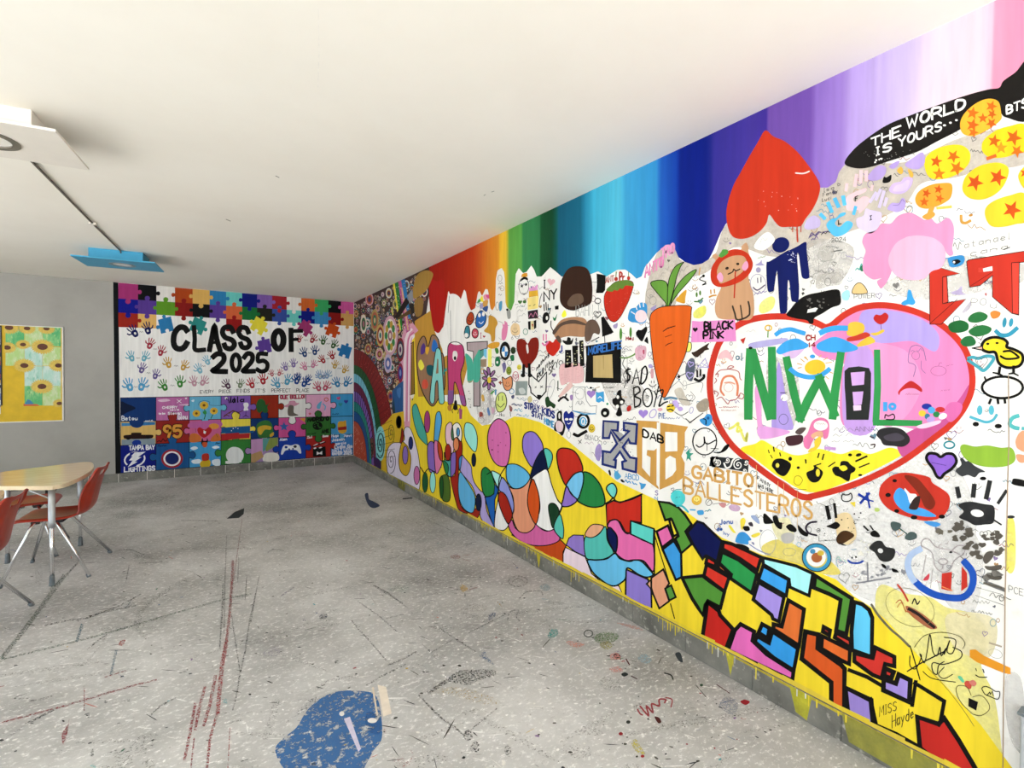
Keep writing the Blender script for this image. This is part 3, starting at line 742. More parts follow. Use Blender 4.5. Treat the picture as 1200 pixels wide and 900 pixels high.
# ------------------------------------------------------------------ right wall: motifs on the white ground
draw(SR, '''
L 3
w 7
@ 500 400
= letter_a | tall aqua painted letter A over the palette
C 8fd8d0 95 60 75 110 35 420 30 520 50 550 70 520 78 380 98 355 108 520 130 550 155 530 150 420 130 120 115 70
p a27a5c 95 150 104 160 105 280 82 285
= letter_r | tall magenta letter R fading to purple at its feet
C d0487e 240 5 195 30 185 120 190 400 190 545 215 552 235 520 245 360 280 430 310 550 345 565 340 500 300 300 330 180 325 60 290 15
p 8a5a98 190 430 237 430 232 540 212 552 190 542
p 9a5a98 285 470 330 480 345 560 312 552
c f4f0ea 240 85 265 90 272 130 250 175 230 150 230 105
e K 250 148 11 18
= letter_t | tall grey letter T with a teal butterfly
P b6a4a4 355 10 535 0 535 60 470 80 470 570 415 570 412 90 358 78
c 4fb49a 340 112 380 130 408 190 408 340 362 355 355 230
c 4fb49a 412 180 440 110 470 85 468 330 412 345
l c89a50 5 362 355 375 350 390 356 405 345
= paint_tile_strip | strip of small teal, blue and yellow colour patches
p 5a9a90 470 75 502 70 502 125 472 160
p 7ac8e8 502 68 530 65 528 155 502 125
p a08a70 472 160 528 155 526 225 470 225
p f8f070 540 70 572 65 572 225 540 225
= butterfly | small teal butterfly between the letters
c 3a9a90 145 220 158 250 175 230 178 260 158 270 160 300 145 280 150 260
= purple_flower | purple petalled flower with a yellow centre on a grey stem
l b8b0b0 16 553 400 556 560
c 4a9a4a 558 465 575 440 600 430 580 460
E 9a6a98 545 260 13 36 -10
E 9a6a98 580 285 13 34 35
E 9a6a98 590 335 30 13
E 9a6a98 580 375 14 32 -40
E 9a6a98 547 395 13 32
E 9a6a98 515 375 14 32 35
E 9a6a98 515 325 24 14 20
E 9a6a98 520 280 13 32 -30
e f0d040 552 340 17 28
= roundel_badge | black ring badge quartered in white and blue
e K 690 85 46 82
e f4f2ee 688 90 28 50
p 3a8ad0 688 40 668 55 660 90 688 90
p 3a8ad0 688 90 716 90 708 125 688 140
= smiley_disc | tall yellow-green smiling disc
C dce682 655 450 620 480 608 540 620 610 655 620 690 590 705 530 690 465
l K 6 635 480 635 520
l K 6 668 480 668 520
s K 5 620 550 650 578 685 545
= green_leaf_marks | green leaf, clover and berry marks
c 4a8a3a 600 65 625 60 635 95 615 110
c 1f7a4a 605 150 630 135 650 180 635 220 605 210
e 2a3a20 762 80 22 32
c 2a7a4a 735 130 765 120 770 165 745 170
e f4f1ea 622 185 9 12
= orange_cat_card | small orange cat face with an arrow
C f0a070 665 315 690 330 715 320 745 310 755 370 740 420 700 430 675 390
f K 4 712 375 26
p a85030 630 360 655 345 655 358 672 362 655 372 655 385
= red_outline_face | small pink outlined oval face
o d85a70 5 783 310 26 44
f d85a70 4 783 305 14
= smiley_dot | olive smiling dot with a leaf top
e 8a9a3a 724 258 24 38
f K 4 724 262 18
e e8d850 815 228 20 24
f K 3 815 228 13
= snapshot | small grey painted snapshot
p 8f9a96 785 350 890 350 882 475 780 475
c c8ccc8 810 420 850 410 870 450 830 465
= spider | black painted spider on the letters
e K 255 545 13 30
e K 253 580 20 26
s K 5 250 560 220 560 215 600
s K 5 262 560 290 560 300 590
s K 5 245 585 225 600 230 630
s K 5 262 585 280 605 275 635
l K 4 252 440 254 520
p b05080 285 585 315 600 310 680 290 685
c d08a3a 185 570 210 560 215 610 190 605
= tiny_marks | tiny coloured marks and blots below the grey letter | thin
c e8b040 480 480 500 470 510 520 490 525
o d8a840 8 489 262 14 22
c c04a3a 460 630 485 620 500 650 470 665
o K 3 480 690 25 30
c 3a78c0 530 600 545 580 560 640 545 650
c 58a8d8 600 430 615 425 612 470 602 470
c 2a3a80 745 480 770 470 768 500 752 505
o 58a8d8 6 750 440 20 22
c e8b0c8 570 580 600 600 580 640
t 5a5a50 4 640 655 690 660 26 26 Hkc
q 2f5aa0 5 745 560 840 565 24
q 58b0d8 4 770 605 840 610 22
q 5a8ac0 4 790 650 850 655 22
q 9aa0c8 3 790 500 870 510 18
c 7a6ab0 665 200 690 185 700 230 680 280 670 240
c a83a2a 725 560 755 585 745 620 730 600
l 3a3a6a 6 735 620 740 660
b K 10 590 190 660 300 2 5
b K 8 365 430 400 580 4 8
q 8a6a5a 3 470 330 520 320 20
q 6a8a6a 3 570 150 620 140 20
q c05a4a 3 300 250 335 270 30

@ 500 300
= white_ghost_figure | white painted patch with a few black strokes below the red drips
c f4f2ec 195 345 250 335 300 380 305 480 330 560 320 760 205 760 180 600 185 430
s K 3 200 350 190 500
s K 3 210 480 215 760
= red_smile_blob | small red oval face among the drips
C c84a22 385 495 355 540 355 590 385 605 415 560 410 510
f K 4 385 555 22
= blue_smile_blob | small blue oval face with white eyes
C 2f70c0 480 480 440 530 435 610 470 630 515 590 520 520
e W 465 520 12 20
e W 500 510 12 20
s W 5 460 580 480 595 500 575
= colour_fan | fan of small coloured petals
c f0a0b0 500 350 530 335 545 380 515 390
c e85a9a 520 350 545 340 548 375
c f0e040 470 380 490 350 500 400 480 400
c 4aa85a 445 410 465 375 475 400
c a8a0c8 470 425 500 415 495 455 470 460
c d8a050 498 400 540 390 530 440 500 445
c 3a5a9a 495 455 540 440 530 490 505 480
= teal_mouse | small teal rabbit shape with a white belly
C 3f8a98 345 625 360 615 372 620 380 660 375 710 345 720 332 680
e W 350 697 18 20
= crimson_face | small crimson smiling oval
E d84a60 427 680 28 42
f W 5 427 680 18
t c05070 6 465 722 490 722 46 46 I
h c03040 506 708 12
= gold_bird_patch | mustard painted patch with an orange foot
c d09a3a 550 525 600 540 625 590 605 640 600 740 570 750 560 690 505 660 540 610
c e8a838 535 790 580 760 640 760 630 800 570 815
= pink_hand_smear | pink smeared hand mark
c e888b0 665 640 700 580 715 620 705 700 685 740 662 730
l e888b0 12 672 600 680 640
l e888b0 12 690 575 692 620
= pale_face | pale peach round face drawing
c f0d0a0 780 590 815 610 820 680 790 700 750 690 738 640 755 600
f 8a6a40 4 778 650 28
q 8a8a88 4 750 590 825 580 24
q 6a6a68 3 750 715 820 710 22
= sketch_column | pencil sketches in the white gap between drips
o 5a5a58 3 645 195 18 28
q 5a5a58 3 630 250 670 245 30
q 5a5a58 3 630 290 665 290 26
q 5a5a58 3 632 345 670 350 30
c 5aa0c8 640 410 665 400 660 470 640 480
o 5a5a58 3 622 440 14 36
c 9a9a94 705 480 735 475 740 540 715 550
c K 700 465 718 462 716 480 704 482
= king_face | small black outlined face with an orange crown
o K 4 855 265 44 75
p e8a030 830 185 840 160 860 150 885 150 888 180 860 185
c K 822 225 850 185 885 190 890 215 860 205
k K 838 265 18
k K 875 250 18
s K 4 845 325 858 335 868 325
= green_heart_pair | green heart and small green flower
h 4a7a38 822 405 20
e 4a7a38 862 402 16 14
q 8a8a86 3 790 460 870 440 24
q 8a8a86 3 800 490 880 475 24
q 9a9a96 3 810 530 870 520 20
o 2a8a6a 5 870 665 20 26

@ 600 300
= pink_crown_figure | yellow figure with a pink crown and a black sign
p e8a0d0 150 275 170 285 185 260 200 275 225 245 228 300 150 310
p f0b838 150 310 228 300 232 350 150 365
p f8e088 138 370 235 350 230 460 140 475
l K 5 150 440 165 435
l K 5 190 435 205 425
p 2a1f24 140 485 228 470 232 545 145 555
q c87a9a 6 150 540 225 530 40
p K 142 575 165 572 165 650 145 645
p K 192 570 215 560 215 630 195 645
p e8d8a0 168 572 190 570 192 648 168 650
c c83a2a 175 600 188 600 185 625
l K 5 240 440 250 370 265 330
= love_city_text | black block letters I NY with a pale pink heart
t K 11 275 285 300 280 70 70 I
h f2bcc4 345 228 36 10
t K 14 275 400 400 370 80 82 NY
= black_palm_print | small black palm print under the block letters
c K 270 540 285 500 320 500 330 550 305 590 275 585
e W 308 545 10 18
l K 10 282 425 286 480
l K 10 300 410 304 475
l K 8 318 425 318 480
l K 8 340 460 330 510
= brown_head_patch | large dark brown rounded patch under the blue drips
c 3a241a 440 200 500 110 580 90 660 110 700 200 708 330 690 420 600 460 540 480 470 460 425 400 425 290
c 6a5444 490 400 540 340 610 335 630 400 560 440 500 440
= bubble_letters | pale outlined bubble letters beside the brown patch
c f2efe8 548 460 570 410 640 400 700 420 780 400 785 470 720 530 640 545 560 530
t 9a9a96 5 560 530 715 520 100 90 BAHN
t 9a9a96 5 745 480 780 470 70 70 Y
= tiny_dark_marks | small dark marks under the brown patch
p K 378 440 412 435 410 470 380 472
c 2a7a48 360 535 378 545 398 510 385 565 368 565
c f4f040 440 510 465 475 480 520 460 540 442 535
o K 6 755 395 26 22
H K 6 752 512 34 0
p K 745 155 825 170 820 300 800 325 740 325 748 250
= brown_sausage_dog | tan and brown sausage dog
c b98a66 375 640 440 560 560 535 650 560 670 660 640 710 500 705 400 725 370 690
c 5f4c40 360 660 430 590 540 560 640 590 650 610 540 595 440 615 375 690
c 6b5648 650 600 690 560 740 570 775 640 765 690 720 680 690 740 650 750 640 700
c 5f4c40 385 720 410 700 435 740 420 765
s 3a3028 7 370 670 345 620 345 570
= black_triangle_tree | black triangular tree on a thin stem
p K 785 540 808 530 895 670 855 690 795 710
l K 7 815 700 818 760
= red_worn_heart | dark red heart on black legs
c 8f2416 60 730 110 735 140 770 170 725 225 720 238 790 220 880 170 950 132 985 95 950 50 850 42 770
l K 22 105 960 102 1040
l K 22 152 950 155 1040
e K 98 1050 20 16
e K 160 1050 20 16
c e8e4dc 125 790 140 780 148 840 135 855
= red_heart_balloon | bright red heart beside the dark red heart
c d83020 300 770 330 745 360 760 385 730 420 745 425 800 395 850 360 880 310 840
= pink_smile | pink smiling mark
l e878a8 12 278 690 278 740
l e878a8 12 302 690 302 735
s e878a8 12 268 765 290 785 320 755
= winged_mark | black winged mark and small signs
c K 445 740 480 745 490 715 515 720 520 745 540 720 530 770 500 780 470 775
t K 7 555 750 580 745 30 30 t
l K 9 700 750 765 715
t 2a3a90 10 415 850 450 840 55 55 J
= dark_towers | row of three black tower blocks with lit windows
p K 468 825 520 825 525 975 465 985
p K 530 790 580 785 582 965 540 975
p K 592 745 628 740 638 965 600 970
b d8d0a0 9 475 840 515 970 5 8
b d8d0a0 9 540 800 575 960 5 8
b d8d0a0 8 598 755 625 950 5 8
= black_album_square | black square with blue lettering above a tan picture
p K 650 790 900 750 960 742 960 1118 645 1110 655 900
p c9ae74 715 878 882 864 890 1072 716 1068
p a8905c 800 875 810 874 808 1000 804 1000
t 3a78c8 13 668 868 968 808 62 62 MORELIFE
= small_ring_flower | small heart and ring doodles
o K 6 432 940 18 20
= red_strawberry | large red strawberry with a green cap
@ 700 280
w 5
C d63422 75 470 60 540 70 620 100 700 150 730 200 690 250 600 290 510 318 390 250 365 150 385
c 6a8a38 80 450 130 400 200 368 270 362 320 395 315 415 250 410 225 440 200 435 180 455 150 450 130 465
b f0a080 30 80 470 280 680 1.5 2.5
= fruit_writing | red lettering with fruit dots over the strawberry
t b83a2a 8 72 388 150 370 50 50 ANT
t c83a2a 12 195 368 250 360 70 55 Pr
e c83a2a 166 352 16 18
e c83a2a 276 345 14 18
l 4a7a2a 7 165 330 168 290
l 4a7a2a 7 276 330 276 290
= pink_lettering | slanting pink block lettering on a beige drip patch
t ea8cba 18 415 340 585 235 95 80 ANTO
t ea9cc4 18 560 190 680 110 95 70 TRO
= orange_carrot | large orange carrot with green leaves
w 7
C 6ca040 470 395 520 365 590 370 620 420 625 600 605 590 600 560 540 490
C 6ca040 620 440 640 330 690 240 760 205 735 240 700 330 680 420 640 560 620 600
C 6ca040 640 600 680 450 760 340 850 275 870 285 800 380 710 480 650 570
C f06a22 465 690 490 640 560 600 700 585 820 592 825 650 815 800 785 980 740 1100 660 1270 588 1395 540 1280 500 1100 475 900 465 780
l K 8 580 812 620 785 685 765
l K 6 598 862 655 842
l K 6 600 940 620 925 660 910
= blue_hand_egg | blue hand print gripping a pale pink egg
c 3f9ad8 270 700 290 620 340 600 380 560 430 570 440 620 430 720 390 745 340 735 300 730
e f4dce0 385 680 52 56
l W 10 335 580 350 620
l W 10 370 560 378 600
l W 10 405 555 408 595
l W 9 300 640 330 660
= yellow_orange_heart | small orange heart beside the carrot leaves
c e8a838 690 540 720 500 750 470 785 450 775 520 770 565 730 560
= pale_yellow_heart | pale yellow heart wash | thin
c f4f060 850 640 900 600 950 590 955 650 910 695 850 690
= s_mark | black S shaped mark with a dot
s K 7 960 395 925 405 955 380 900 355 935 325
e K 935 325 12 12
= pencil_faces | small olive, orange and tan smile marks
e 5a8a3a 875 490 9 22
e 5a8a3a 905 475 9 22
s 4a7a34 10 855 550 890 550 930 520
l d8a050 9 905 255 895 320
f c89050 7 855 420 26 -15
l d89a40 12 998 450 1000 480
l d89a40 12 1030 445 1032 475
s d89a40 12 985 512 1010 500 1045 495
f d8b060 5 358 470 18
f e0a050 5 225 755 18
= thin_sketch_cat | faint pencil sketch figures beside the carrot | thin
o 8a8a88 3 465 480 35 40
o 8a8a88 3 490 540 30 35
H 8a8a88 3 475 500 12
q 8a8a88 3 560 330 630 260 30
q 8a8a88 3 720 330 800 240 40
c b0a0d0 470 610 500 590 520 580 510 620 480 630
c b8a8d8 140 760 165 745 180 740 175 780 150 785
o K 6 5 545 26 26
H K 6 10 665 26
= black_hearts | two black hearts below the blue hand print
c K 340 830 360 800 390 800 430 770 440 800 420 850 395 900 360 870
c K 415 895 440 860 450 920 430 910
= green_bars_smile | green smile made of two bars and an arc
e 5a9a3a 208 835 12 52
e 5a9a3a 294 820 11 45
s 6a9a3a 10 205 1042 260 1045 320 1020 330 1008
t b03030 9 250 890 330 880 26 26 Mej
q 6a6a66 3 235 960 310 950 30
q 6a6a66 3 235 990 300 985 30
= pink_sign | pink sign with black hand lettering
@ 820 350
p e890cc 0 200 312 182 322 375 15 382 -75 384 -65 195
h K -38 272 24 0
t K 17 38 278 298 262 68 64 BLACK
t K 17 30 352 215 345 60 58 PINK
''')
draw(SR, '''
L 3
@ 600 400
= sky_writing | slanting black handwriting about the sky
t K 6 215 260 330 120 40 36 nothing
t K 6 300 240 370 185 46 46 the
t K 7 320 300 410 215 60 60 SKY
t K 7 220 345 300 255 50 50 RUN
= fox_outline | black outlined fox head with crossed eyes
p f2efe8 150 285 235 355 305 275 300 440 240 510 170 450
l K 9 150 280 235 355 305 270
l K 9 305 270 300 440 240 510 168 450 165 410 150 380 152 280
c K 220 475 240 470 260 478 240 515
t K 5 200 412 222 408 26 26 x
t K 6 248 410 280 405 32 32 x
= pink_cotton_bush | pale pink speckled bush shape with a pencil outline
c f0c0c0 415 240 440 200 520 190 600 200 632 260 625 350 560 370 500 360 440 385 420 330
s 8a8a88 3 415 240 440 195 520 185 605 195 635 260 628 360
b d88a90 60 430 205 615 350 2 3.5
c f0c8c0 510 360 530 400 430 490 420 470
= black_bone | black forked bone mark
s K 15 410 525 430 505 460 490 495 520
l K 14 430 505 415 480
l K 14 470 490 480 465
= boot_sketch | pencil outlined boot with a blue sole
l 7a7a78 4 540 400 640 400 655 520 690 570 745 565 740 630
l 7a7a78 4 540 400 530 610 740 640
l 58a8d8 10 540 612 640 640 735 636
o 9a9a98 3 598 460 40 50
q 9a9a98 3 560 560 640 560 40
= purple_heart | small purple heart on a stem of dots
h a884cc 697 462 40
e K 694 408 10 9
= blue_ghost | small light blue ghost block
p 4aa8e0 738 440 760 450 785 445 808 440 812 535 790 525 765 540 740 528
l W 7 758 500 775 485 790 500
= dark_dragon | small dark green dragon shape
c 2a4a2a 295 500 320 485 335 520 360 540 385 560 370 590 340 570 310 580 295 545
l 3a4a38 10 405 350 405 430
= stay_lettering | dark blue hand lettering in two lines
t 2a3a8a 12 108 585 245 620 50 54 STRAY
t 2a3a8a 12 265 630 378 680 52 60 KIDS
t 2a3a8a 11 172 655 275 690 46 50 STAY
t 58a8d8 11 285 720 372 760 48 52 HOME
q 3a4a7a 5 5 560 90 575 26
q 58b0c0 4 20 610 110 625 24
q 58b8d8 4 60 650 150 665 20
= black_arch_figure | black arch around a pale pink hand
c K 395 640 415 612 440 620 442 690 470 740 460 800 440 830 410 800 372 780 378 720 395 700
c f0d4d8 385 740 400 700 430 705 452 735 440 790 400 790
e e8e4e0 418 655 9 26
= blue_mask_heart | dark blue heart with white mask eyes
c 1f3090 455 640 480 612 500 635 525 615 545 640 540 700 500 775 465 720
e W 482 685 16 11
e W 520 685 16 11
s W 5 488 718 502 726 516 712
= ringed_q | black ring around a blue letter
o K 22 628 700 48 58
e 58b0e0 625 705 32 40
t W 8 608 732 645 732 52 52 Q
= black_donut | small black ring mark
e K 820 627 38 42
e W 818 632 14 14
= yellow_dot_face | small yellow face dot
e e8c840 702 765 30 38
f K 5 702 765 18
= black_moustache | black moustache stroke
s K 22 545 815 580 830 610 815 655 790
l K 6 585 870 610 895
l K 6 612 865 588 900
= tiny_pencil_marks | faint pencil notes and tiny faces | thin
o 8a8a88 3 345 420 24 90 15
q 8a8a88 3 640 860 690 850 40
t 7a7a78 4 640 860 780 880 44 44 QUACK
q 7a7a78 3 800 415 890 415 18
q 7a7a78 3 840 450 895 450 18
h 9a9ac0 500 780 10
c b890d0 510 480 530 470 538 500 520 520
o 8a8a88 3 500 820 18 30
e 3aa87a 840 550 10 10
l f0d8c0 10 730 415 770 400
q d0a0c0 3 640 900 720 905 30
H e86a8a 5 33 310 24
c f0e0a0 140 500 165 480 180 520 150 540

@ 700 380
= blue_letter_pill | grey-blue pill with two lilac hearts
c 5a6270 785 350 820 300 855 310 860 380 850 450 830 500 790 480 775 420
H b8a8e0 8 822 350 26 15
H b8a8e0 8 815 448 32 10
e K 718 460 14 13
l K 8 730 455 775 432
= brown_lizard | dark brown lizard creeping past the carrot
c 3a2a20 830 250 860 240 900 215 940 190 985 165 970 200 985 220 950 230 930 250 905 270 880 290 850 280
l K 5 870 280 860 300
l K 5 905 270 910 295
= yellow_pear | pale yellow pear outline
C f4ee70 800 160 825 165 828 210 810 240 775 235 768 205 785 190
= lilac_triangle | lilac triangle with crossing lines
l a89ad8 6 885 375 950 300 980 380 885 375
l a89ad8 5 915 340 975 375
l a89ad8 5 962 340 925 376
= black_bold_smile | bold black smiling mark
l K 18 880 410 880 460
l K 18 908 400 908 450
s K 20 858 480 895 498 935 470 938 445
= sad_boyz_lettering | black brush lettering in two lines with a sad face
s K 13 290 395 262 400 260 430 285 450 280 490 250 500
l K 9 272 380 268 515
l K 12 310 520 345 395 375 530
l K 10 325 475 365 470
s K 12 395 390 385 520 425 490 440 420 425 370 395 395
l K 12 320 555 330 730
s K 12 318 560 360 550 375 590 330 630 380 660 370 710 330 730
o K 12 442 645 42 80
f K 6 442 640 16 180
l K 12 505 590 525 640
l K 12 540 545 500 725
s K 11 535 590 580 580 560 660 545 720 590 690 620 680
= pencil_smile | small smile over the lettering
f K 7 488 520 34
= pink_stamp | pink speckled stamp with small faces | thin
c f2b8cc 335 215 380 190 430 200 425 290 380 320 340 300
q b05070 4 360 300 410 300 30
c d05070 400 230 415 225 415 260 405 262
c b0a0e0 450 360 475 350 490 380 460 385
c f0b0b8 470 400 495 395 495 465 475 470
= sleeping_dog_sketch | faint brown smudged pencil sketch of curled animals | thin
s 8a8a88 4 640 560 690 520 720 500 760 540 800 530 900 510 930 530 910 600
s 8a8a88 4 820 590 860 640 840 670
o 9a9a98 3 770 535 18 40
c d8cdbc 680 580 740 560 780 640 820 700 760 710 700 640
c a89880 870 720 900 680 960 650 985 700 960 760 900 770
s 4a8ab0 18 590 660 640 645 700 655
l 3a3a38 9 720 655 840 675
= worn_yellow_face | yellow face dot with worn black marks
e f0d038 645 738 38 38
l K 12 620 725 640 720
l K 12 655 720 670 712
s K 9 615 755 645 748 670 760
= lilac_hearts | lilac hearts and curl under the lettering
h a88ad8 405 785 44
o b8a8e0 8 490 785 26 40 30
c c8b0e8 660 680 700 670 720 720 690 730
c c0a8e0 705 735 740 725 755 750 725 765
c f0b0b8 530 745 560 735 575 750 550 765
t 5a78b8 6 540 830 600 825 45 45 PVE
q 7a8ab0 4 600 835 740 830 18
= black_ladder_man | black stacked figure mark
c K 180 590 210 580 215 640 245 670 230 700 205 720 220 790 190 810 165 790 180 740 140 700 135 660 165 640
e W 182 640 12 16
e W 215 685 14 15
e W 178 722 13 16
= tick_marks | pencil ticks and small drop marks
l 2a2a28 8 780 830 815 865 930 780
o a8a0d8 5 828 755 16 28 15
e c8302a 280 740 20 28 20
s 5a5a58 6 680 770 740 800 800 770
q 5a5a58 4 225 850 340 830 22
q 5a5a58 4 205 290 260 285 20
f 7a7a78 4 305 310 24
s 4a4a48 5 245 290 225 350 250 400 230 450 255 500 235 560
l 4a4a48 3 265 290 262 520
q 5a5a58 3 50 560 150 560 16
q 5a5a58 3 110 595 145 595 16
o 7a7a78 4 295 610 16 36
= blue_bird | blue bird patch with dark marks
@ 700 480
c 3f9adc 900 90 940 70 965 40 1005 50 1010 110 975 145 930 130
s K 8 930 80 955 90 955 130
e 1f5a9a 975 75 12 14
= grey_cross_letter | large grey letter X outlined in dark blue
w 13
p a8a6a4 55 100 185 110 180 185 245 230 235 115 350 130 340 300 290 295 225 330 290 420 345 440 340 550 225 520 220 460 245 450 200 380 155 430 165 440 160 510 48 480 50 370 120 375 165 300 120 200 105 250 50 250
l 1f2e78 17 55 100 185 110 180 185 130 180 200 270 280 190 235 180 235 115 350 130 340 300 290 295 275 260 225 330 290 420 345 430 340 550 225 520 220 460 250 450 200 370 150 440 165 445 160 510 48 480 50 365 115 375 175 300 120 195 105 250 50 250 55 100
b K 22 65 120 330 520 2 6
b K 10 170 250 250 350 4 9
= tan_initials | large tan block initials G and B
p d8a252 345 95 545 105 540 700 352 560
p d8a252 555 115 800 150 770 200 770 330 740 410 770 470 765 590 700 640 548 705
p W 398 155 480 160 540 175 535 330 500 360 440 355 435 400 470 420 465 590 395 510
p W 598 195 705 200 705 365 598 370
p W 600 435 640 405 690 430 695 530 660 580 600 615
p W 525 110 555 115 548 690 522 660
t K 14 395 235 590 300 62 62 DAB
= sketched_disc | black hand drawn ring with a signature inside
o K 10 945 280 105 118
s K 9 870 310 900 330 940 300 940 240 950 290 980 300 1040 270 1050 280
l K 6 965 290 965 360
= gabito_lettering | tan lettering with name in two lines
@ 820 460
t dca85e 21 -75 742 480 833 100 110 GABITO
t deac62 19 -150 877 1005 1120 128 155 BALLESTEROS
l e8bc78 5 500 640 500 1000
l e8bc78 4 690 780 690 1080
l e8bc78 4 740 800 740 1060
l e8bc78 3 860 870 860 1200
= black_spiral_plate | black plate with white spirals
p 2a2d30 105 560 435 590 425 700 85 645 95 590
z W 9 160 612 40 42 1.7
z W 8 245 595 22 24 1.4
z W 9 340 635 45 48 1.8
s W 12 215 620 235 660 270 650 290 600 310 580
z W 8 410 615 22 25 1.4
z W 7 395 685 20 18 1.3
= black_swoosh | black brush swoosh beside the heart
c K 120 525 180 520 220 470 255 452 260 470 230 510 170 535
l K 6 100 490 165 495
= small_notes | small dark handwritten notes under the letters
t K 6 505 760 625 840 30 34 FANNY
t K 5 510 820 650 890 28 28 WAS HERE
q 4a4a48 4 110 270 215 420 14
q K 4 515 840 580 880 24
''')
